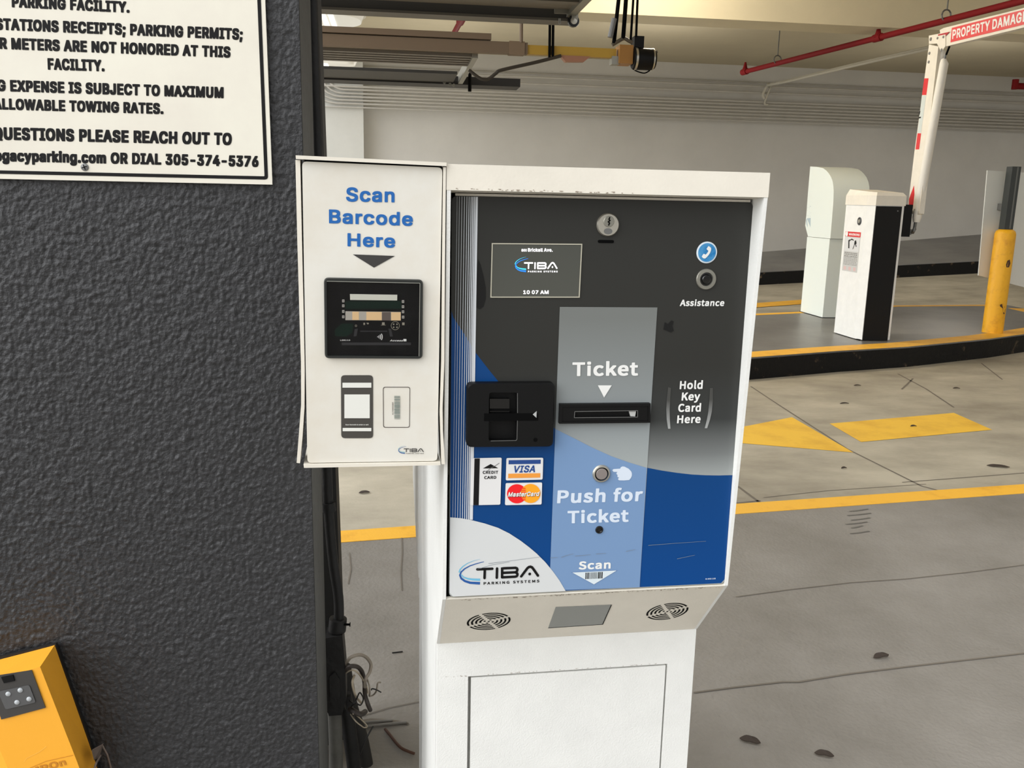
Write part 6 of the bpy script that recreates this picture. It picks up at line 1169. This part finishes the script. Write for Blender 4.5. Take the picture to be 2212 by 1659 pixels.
# ------------------------------------------------------------------ yellow bollard and the sign post in it
bx = 5.582; byy = 7.60
bol = thing('bollard', 'yellow painted steel bollard with rusty scrapes at the edge of the island', 'bollard', (bx, byy, ZI))
b = bmesh.new(); lathe(b, [(0, ZI), (.090, ZI), (.089, 1.085), (.080, 1.112), (.058, 1.128), (.050, 1.128), (.0, 1.128)], 28, Matrix.Translation((bx, byy, 0))); post = obj('post', b, bollard_y, bol, smooth=50)
def on_bollard(px, py):
    r = ray(px, py); a_ = r.x*r.x+r.y*r.y; ox, oy = CAM.x-bx, CAM.y-byy; bb = 2*(r.x*ox+r.y*oy); c_ = ox*ox+oy*oy-.0905**2
    d_ = bb*bb-4*a_*c_; t = (-bb-math.sqrt(max(0, d_)))/(2*a_); return CAM+r*t
def scrape(px):
    b = bmesh.new(); b.faces.new([b.verts.new(on_bollard(2080+x/4.144, 340+y/4.144)) for x, y in px]); return obj('rust_patch', b, rust, bol)
scrape([(330, 1320), (350, 1312), (372, 1335), (380, 1360), (374, 1400), (362, 1402), (356, 1350), (334, 1335)]); scrape([(398, 925), (420, 915), (426, 950), (412, 985), (390, 985), (386, 960)])
ps = thing('sign_post', 'dark square post with a white sign board standing out of the yellow bollard', 'sign post', (bx, byy, 1.128))
b = bmesh.new(); box(b, (bx-.046, byy-.04, 1.1285), (bx+.040, byy+.04, 1.69)); obj('post', b, mat('dark_green_post', (48, 52, 50), .45), ps, bevel=.006)
b = bmesh.new(); box(b, (bx+.000, byy-.0405, 1.135), (bx+.016, byy-.041, 1.685)); obj('post_edge', b, mat('post_pale_strip', (96, 98, 94), .4), ps)  # paler strip down the front of the post
FBo = frame(Vector((0, 7.72, 0)), (1, 0, 0), (0, -1, 0))
q_ = [flat(FBo, *p) for p in ((2133.2, 368), (2300, 378), (2300, 643), (2113.6, 595))]
b = bmesh.new(); prism(b, [(x, y, 0) for x, y in q_], [(x, y, -.012) for x, y in q_]); obj('sign_board', b, mat('blank_board_white', (214, 216, 210), .5), ps, FBo, label='blank white sign board')
b = bmesh.new(); box(b, (bx-.03, byy+.039, 1.3), (bx+.03, 7.7205, 1.36)); obj('clamp', b, zinc, ps)

# ------------------------------------------------------------------ overhead doors rolled up under the ceiling
ZD = 2.2
dn = thing('overhead_door', 'dark ribbed sectional door rolled up overhead, the nearer of two', 'garage door', (-.4, 3.4, ZD))
b = bmesh.new(); box(b, (-1.3, 2.30, ZD+.03), (.86, 4.60, ZD+.075)); 
pn = obj('panel', b, door_steel, dn)
b = bmesh.new()
for i in range(9): box(b, (-1.3, 2.34+i*.25, ZD+.012), (.86, 2.40+i*.25, ZD+.031))
obj('ribs', b, door_steel, dn)
b = bmesh.new(); box(b, (-1.3, 4.665, ZD), (.90, 4.70, ZD+.07)); box(b, (-1.3, 4.70, ZD), (.90, 4.775, ZD+.006)); obj('track', b, door_dark, dn)
b = bmesh.new(); box(b, (.86, 2.30, ZD+.005), (.90, 4.66, ZD+.08)); obj('end_stile', b, steel_dull, dn)
b = bmesh.new(); box(b, (-1.3, 4.66, ZD-.012), (.90, 4.78, ZD)); obj('lower_flange', b, mat('grey_track_lip', (84, 80, 72), .5), dn)
rx = onx(1238, 43, .9); 
b = bmesh.new(); ctr_ = ony(1238.5, 46, 4.62); Mr = Matrix.Translation(ctr_) @ Matrix.Rotation(R(90), 4, 'X')
lathe(b, [(.0, -.014), (.012, -.014), (.028, -.012), (.030, 0), (.028, .012), (.012, .014), (0, .014)], 24, Mr); ro_ = obj('roller', b, blackg, dn, smooth=40)
b = bmesh.new(); lathe(b, [(0, .014), (.018, .014), (.017, .019), (.006, .021), (0, .021)], 18, Mr); obj('roller_hub', b, steel, ro_, smooth=40)
b = bmesh.new(); box(b, (ctr_.x-.012, 4.60, ctr_.z+.005), (ctr_.x+.02, 4.61, ZD+.09)); box(b, (ctr_.x-.1, 4.60, ctr_.z+.03), (ctr_.x+.02, 4.612, ZD+.05)); tube(b, [ony(1209, 40, 4.6), ony(1209, 52, 4.6)], .006, 8); obj('roller_bracket', b, steel_dull, dn)
df = thing('overhead_door', 'dark ribbed sectional door rolled up overhead, the farther of two', 'garage door', (-.4, 6.7, ZD))
b = bmesh.new()
xe0 = onz(1033, 115, ZD).x; xe1 = onz(985, 185, ZD).x
box(b, (-1.3, 6.02, ZD+.02), (.505, 6.52, ZD+.06)); pn = obj('panel', b, door_steel, df)
b = bmesh.new()
for i in range(5): box(b, (-1.3, 6.04+i*.098, ZD+.004), (.505, 6.082+i*.098, ZD+.021))
obj('ribs', b, mat('rib_steel', (112, 106, 98), .5), df)
b = bmesh.new(); box(b, (-1.3, 6.86, ZD), (.46, 6.91, ZD+.02)); box(b, (-1.3, 6.91, ZD+.0), (.46, 7.36, ZD+.02)); obj('panel', b, door_dark, df)
b = bmesh.new(); box(b, (-1.3, 7.36, ZD-.012), (1.0, 7.60, ZD+.05)); obj('track', b, mat('black_track', (26, 24, 22), .55), df)
b = bmesh.new(); box(b, (.50, 6.0, ZD-.008), (.535, 7.58, ZD+.07)); obj('end_stile', b, steel_dull, df)
b = bmesh.new(); px0 = ony(1021, 120, 7.3); tube(b, [Vector((px0.x-.02, 7.3, 2.34)), Vector((px0.x-.02, 7.3, ony(1023, 198, 7.3).z))], .014, 8); obj('hanger', b, void, df)
b = bmesh.new()
for q in ((960, 178), (972, 182), (980, 184)):
    p = ony(*q, 7.34); lathe(b, [(0, -.006), (.012, -.006), (.012, .006), (0, .006)], 12, Matrix.Translation(p) @ Matrix.Rotation(R(90), 4, 'X'))
obj('bolt', b, steel_dull, df)
# opener
YO = 5.90
op = thing('door_opener', 'overhead door opener with a brown and yellow rail and a black motor', 'door opener', (.6, YO, 2.2))
def yo(px, py, y=YO): return ony(px, py, y)
b = bmesh.new(); z0, z1 = yo(1140, 117).z, yo(1140, 91).z; xe = yo(1140, 100).x
box(b, (-1.3, YO, z0), (xe, YO+.06, z1-.003)); box(b, (-1.3, YO-.012, yo(1061, 86).z), (yo(1061, 80).x, YO+.05, yo(1061, 73).z)); obj('rail', b, rail_brown, op, bevel=.003)
b = bmesh.new(); box(b, (xe-.12, YO-.006, z0-.005), (xe-.02, YO+.066, z1+.002)); obj('rail_sleeve', b, mat('sleeve_brown', (118, 98, 76), .6), op, bevel=.003)
b = bmesh.new(); box(b, (xe-.05, YO+.008, yo(1200, 119).z), (yo(1332, 115).x, YO+.052, yo(1200, 99).z)); obj('rail', b, rail_yellow, op, bevel=.002, label='yellow rail extension')
b = bmesh.new(); g0, g1 = yo(1335, 138), yo(1366, 99); box(b, (g0.x, YO-.03, g0.z), (g1.x, YO+.09, g1.z)); gb = obj('gearbox', b, mat('ochre_gearbox', (150, 104, 40), .5), op, bevel=.008)
b = bmesh.new(); g2 = yo(1321, 139); g3 = yo(1338, 122); box(b, (g2.x, YO-.01, g2.z), (g3.x, YO+.06, g3.z)); obj('gear_bracket', b, steel_dull, op)
mc_ = yo(1391, 128); Mm = Matrix.Translation(mc_) @ Matrix.Rotation(R(90), 4, 'Y')
b = bmesh.new(); lathe(b, [(0, -.075), (.062, -.075), (.068, -.06), (.068, .05), (.058, .072), (.03, .078), (0, .078)], 28, Mm); mo = obj('motor', b, blackp, op, smooth=40, label='black motor can')
b = bmesh.new(); lathe(b, [(.0695, -.066), (.0705, -.066), (.0705, -.052), (.0695, -.052)], 28, Mm); lathe(b, [(.0695, .05), (.0700, .05), (.0680, .060), (.0675, .060)], 28, Mm); obj('motor_band', b, steel, mo, smooth=40)
b = bmesh.new(); tube(b, curve_pts([yo(1366, 148), yo(1376, 154), yo(1392, 158), yo(1404, 152)], 5), .004, 8); obj('motor_handle', b, void, mo)
b = bmesh.new(); t0, t1 = yo(1369, 112), yo(1421, 114); prism(b, [yo(1366, 100), yo(1420, 109), yo(1421, 114), yo(1412, 115), yo(1366, 106)], [p + Vector((0, .06, 0)) for p in (yo(1366, 100), yo(1420, 109), yo(1421, 114), yo(1412, 115), yo(1366, 106))]); obj('mount_plate', b, mat('oily_plate', (92, 80, 62), .5), op)
b = bmesh.new(); c0_, c1_ = yo(1370, 104), yo(1392, 78); box(b, (c0_.x, YO, c0_.z), (c1_.x, YO+.09, c1_.z)); obj('control_box', b, blackp, op, bevel=.003)
b = bmesh.new(); tube(b, curve_pts([yo(1322, 97), yo(1334, 90), yo(1348, 83), yo(1358, 88), yo(1366, 92)], 5), .012, 8); obj('cable_guard', b, mat('dirty_guard', (84, 76, 62), .6), op)
for (a_, c_, r_) in (((1326, 94), (1333, 30), .013), ((1346, 84), (1350, 30), .014), ((1362, 92), (1366, 30), .008), ((1374, 80), (1376, 30), .008)):
    b = bmesh.new(); p0, p1 = yo(*a_), yo(*c_); p2 = p1 + (p1-p0).normalized()*((3.103-p1.z)/max(.01, (p1-p0).normalized().z) if False else 0.95); tube(b, [p0, p2], r_, 8); obj('hanger', b, void, op)
b = bmesh.new(); s0, s1 = yo(1318, 81, YO-.02), yo(1327, 40, YO-.02); tube(b, [s0, s1], .018, 10); obj('spring', b, zinc, op)
b = bmesh.new(); tube(b, [yo(1126, 92), yo(1126.5, 40), yo(1128, -60)], .012, 8); obj('hanger', b, rail_brown, op)
for x_ in (1187, 1194):
    b = bmesh.new(); tube(b, [yo(x_, 124), yo(x_+1, 45), yo(x_+2.5, -60)], .009, 8); obj('hanger', b, void, op)
b = bmesh.new(); sh = [yo(x, y) for x, y in ((1210, 119), (1276, 122), (1262, 133), (1222, 133))]; prism(b, sh, [p+Vector((0, .05, 0)) for p in sh]); obj('trolley', b, mat('trolley_red_brown', (150, 104, 78), .5), op, bevel=.003)
b = bmesh.new(); tube(b, curve_pts([yo(1212, 120.5), yo(1160, 134), yo(1085, 151), yo(1072, 158), yo(1056, 170), yo(1042, 171), yo(1028, 163), yo(1013, 151)], 5), .011, 8); obj('pull_arm', b, mat('oiled_arm', (46, 40, 32), .5), op, smooth=40, label='bent dark pull arm')

# ------------------------------------------------------------------ ceiling lights
lens = mat('lit_lens', (250, 250, 246), .4, emit=.12); lens_hi = mat('lit_ribs', (255, 255, 250), .4, emit=.75); gasket = mat('white_fixture', (206, 202, 190), .5)
def wrap_light(name, zc_, x0, x1, y0, y1, dz, label, nr):
    t = thing(name, label, 'ceiling light', ((x0+x1)/2, (y0+y1)/2, zc_))
    r = (y1-y0)/2*.92
    b = bmesh.new(); o_ = rrect(x0, y0, x1, y1, r, 8); slab(b, o_, zc_+dz, zc_+dz+.04); obj('base', b, gasket, t)
    b = bmesh.new(); i_ = rrect(x0+.03, y0+.03, x1-.03, y1-.03, r-.03, 8); prism(b, [(x, y, zc_) for x, y in rrect(x0+.06, y0+.08, x1-.06, y1-.08, r-.09 if r > .13 else .01, 8)], [(x, y, zc_+dz) for x, y in i_]); d_ = obj('diffuser', b, lens, t)
    b = bmesh.new()
    for k in range(nr): xx = x0+.35+k*(x1-x0-.7)/nr; box(b, (xx, y0+.09, zc_-.012), (xx+(x1-x0)/nr*.45, y1-.09, zc_+.002))
    obj('diffuser_ribs', b, lens_hi, d_)
    b = bmesh.new(); tube(b, [((x0+x1)/2, (y0+y1)/2, zc_+dz+.03), ((x0+x1)/2, (y0+y1)/2, 3.593)], .012, 8); obj('hanger', b, zinc, t)
pA, pB, pC = onz(700, 25, 3.45), onz(700, 62, 3.45), onz(790, 44, 3.45)
wrap_light('ceiling_light', 3.45, pC.x-2.2, pC.x, pA.y, pB.y, .08, 'white ribbed ceiling light with a rounded end above the door opener rail', 16)
pA, pB, pC = onz(700, 134, 2.85), onz(700, 144, 2.85), onz(777, 140, 2.85)
wrap_light('ceiling_light', 2.85, pC.x-2.0, pC.x, pA.y, pB.y, .06, 'slim white ceiling light showing below the far overhead door', 14)

# ------------------------------------------------------------------ pipes along the wall and under the ceiling
names = ['topmost thin grey conduit on the back wall, just under the ceiling', 'second grey conduit from the top of the back wall', 'third grey conduit from the top, above the close-set run',
         'uppermost conduit of the close-set run on the back wall', 'second conduit of the close-set run on the back wall', 'third conduit of the close-set run on the back wall', 'fourth conduit of the close-set run on the back wall',
         'third conduit from the bottom of the close-set run', 'last conduit but one of the close-set run', 'lowest conduit of the back wall, under the close-set run']
xp = ony(785, 250, 14.78).x
for i, (yy, r_) in enumerate(zip((169, 181, 195, 215, 221.5, 229, 236, 243, 250, 257.5), (.012, .016, .016, .018, .016, .016, .017, .016, .016, .012))):
    z = ony(1500, yy, 14.74).z
    if i < 4: pts = [(xp-1.5 if i < 3 else -3, 14.74, z), (16.9, 14.74, z)] if i < 3 else None
    if i == 0: pts = [(-3, 14.96, z), (16.9, 14.96, z)]
    elif i < 4 or i == 9: pts = [(-3, 14.74, z), (16.9, 14.74, z)]
    else:
        k = i-4; rr = .28+.05*k; xe_ = xp-.30-.03*k
        pts = [(xe_-rr, 14.74, 3.55)] + [(xe_-rr*math.sin(R(a)), 14.74, z+rr-rr*math.cos(R(a))) for a in (90, 70, 50, 30, 15, 0)] + [(xp, 14.74, z), (16.9, 14.74, z)]
    b = bmesh.new(); tube(b, pts, r_, 10); o = obj('wall_conduit', b, pipe_paint, None, smooth=40); tag(o, names[i], 'conduit', 'conduits along the back wall')
pipe('ceiling_conduit', [onz(1652, 222, 0)*0 + ony(1652, 213, 14.7), ony(1648, 204, 14.7), ony(1660, 183, 14.6), onz(1674, 181, 3.17), onz(1860, 136, 3.17), onz(2000, 104, 3.17), onz(2120, 76, 3.17)], .022, mat('pale_conduit_paint', (188, 184, 170), .6), 'pale conduit running from the wall bend to the barrier arm, the nearer of a pair', group='conduits bending off the back wall', sub=4)
pipe('ceiling_conduit', [ony(1659, 226, 14.7), ony(1652, 224, 14.7), ony(1656, 210, 14.7), ony(1668, 184, 14.6), onz(1690, 178.5, 3.15), onz(1860, 138.5, 3.15), onz(2000, 107, 3.15), onz(2120, 79.5, 3.15)], .018, MATS['pale_conduit_paint'], 'pale conduit bending lower on the wall, the farther of a pair', group='conduits bending off the back wall', sub=4)
spk = thing('sprinkler_pipe', 'long red sprinkler pipe hung under the ceiling', 'sprinkler pipe', (5.2, 10, 3.02))
ZS = 3.02
s0, s1 = onz(1609, 155, ZS), onz(2212, 1, ZS); s2 = s1 + (s1-s0)*.5
b = bmesh.new(); tube(b, [s0, s0+(s1-s0)*.5, s2], .030, 14); obj('pipe', b, red_pipe, spk, smooth=40)
def along(px, py): 
    q = onz(px, py, ZS); t = (q-s0).dot(s1-s0)/(s1-s0).length_squared; return s0+(s1-s0)*t
d_ = (s1-s0).normalized()
for px_, py_ in ((1609, 155), (1876, 80)):
    p = along(px_, py_); b = bmesh.new(); tube(b, [p, p+Vector((0, 0, .05)), p+Vector((0, 0, .12))], [.045, .028, .012], 12); tube(b, [p-d_*.06, p+d_*.06], .040, 12); hd_ = obj('sprinkler_head', b, red_pipe, spk, smooth=40)
for (a_, c_) in (((1676, 137), 0), ((2019, 42), 0)):
    p = along(a_[0], a_[1]); b = bmesh.new(); tube(b, [p+Vector((0, 0, .09)), p+Vector((0, 0, (ZC if p.y < 8.9 or p.y > 9.5 else 3.103)-ZS))], .007, 6)
    ring = [p+Vector((0, 0, .045)) + (Vector((d_.y, -d_.x, 0))*math.cos(t_*.524)+Vector((0, 0, 1))*math.sin(t_*.524))*.05 for t_ in range(13)]
    tube(b, ring, .008, 6); obj('hanger', b, zinc, spk)
b = bmesh.new(); p = ony(2195, 186, 13.6); tube(b, [p, p+Vector((3.2, -.25, 0))], .05, 12); tube(b, [p+Vector((-.02, 0, -.05)), p+Vector((-.02, 0, .10))], .05, 12)
rp = obj('sprinkler_pipe', b, red_pipe, None, smooth=40); tag(rp, 'short red pipe end at the far side, beyond the barrier arm', 'sprinkler pipe')
b = bmesh.new(); q0 = onz(997, 42, 3.2); q1 = onz(983, 68, 3.2); tube(b, [q0+(q0-q1)*3, q0, q1, q1+(q1-q0)*.5], .032, 12); tube(b, [q0-(q0-q1)*.2, q0+(q0-q1)*.25], .045, 12)
rp = obj('sprinkler_pipe', b, red_pipe, None, smooth=40); tag(rp, 'bright red pipe seen between the near overhead door and the opener rail', 'sprinkler pipe')

# ------------------------------------------------------------------ litter on the ground
leaf_m = mat('dry_dark_leaf', (58, 48, 40), .8)
def leaf(px, py, L, W_, a, z, label):
    p = onz(px, py, z); b = bmesh.new(); n = 10; up_, dn_ = [], []
    for k in range(n+1):
        t = k/n; x = (t-.5)*L; y = W_/2*math.sin(math.pi*t)**.8*(1+.25*math.sin(9*t)); zz = .004+.006*math.sin(math.pi*t)
        up_.append((x, y, zz)); dn_.append((x, -y*.9, .003+.003*math.sin(3*t)))
    pts = up_ + dn_[-2:0:-1]
    prism(b, [(x, y, z_+.002) for x, y, z_ in pts], [(x, y, z_) for x, y, z_ in pts])
    o = obj('leaf', b, leaf_m, None, Matrix.Translation(p) @ Matrix.Rotation(a, 4, 'Z')); tag(o, label, 'leaf', 'dry leaves on the ground')
leaf(2156, 1009, .11, .030, -.35, 0, 'largest dry leaf on the lane beside the painted bar')
leaf(1620, 1604, .045, .020, -.5, ZN, 'dark leaf lying on the island close to the dispenser')
leaf(1903, 1421, .05, .018, .2, ZN, 'crumbled leaf on the island above the long crack')
leaf(1823, 1013, .035, .012, .2, 0, 'small leaf on the lane below the arrow head')
leaf(1824, 873, .07, .014, .1, 0, 'thin leaf on the lane above the arrow head')
leaf(1852, 834, .06, .014, .05, 0, 'thin leaf on the lane below the island kerb')
leaf(2066, 840, .06, .016, .05, 0, 'leaf on the lane above the painted bar')
leaf(1973, 922, .045, .014, .1, 0, 'leaf lying on the yellow painted bar')
leaf(787, 1066, .05, .022, .2, 0, 'dry leaf on the lane seen between pillar and dispenser')
leaf(1780, 1634, .04, .016, -.4, ZN, 'ragged leaf crumbs at the near edge of the island')
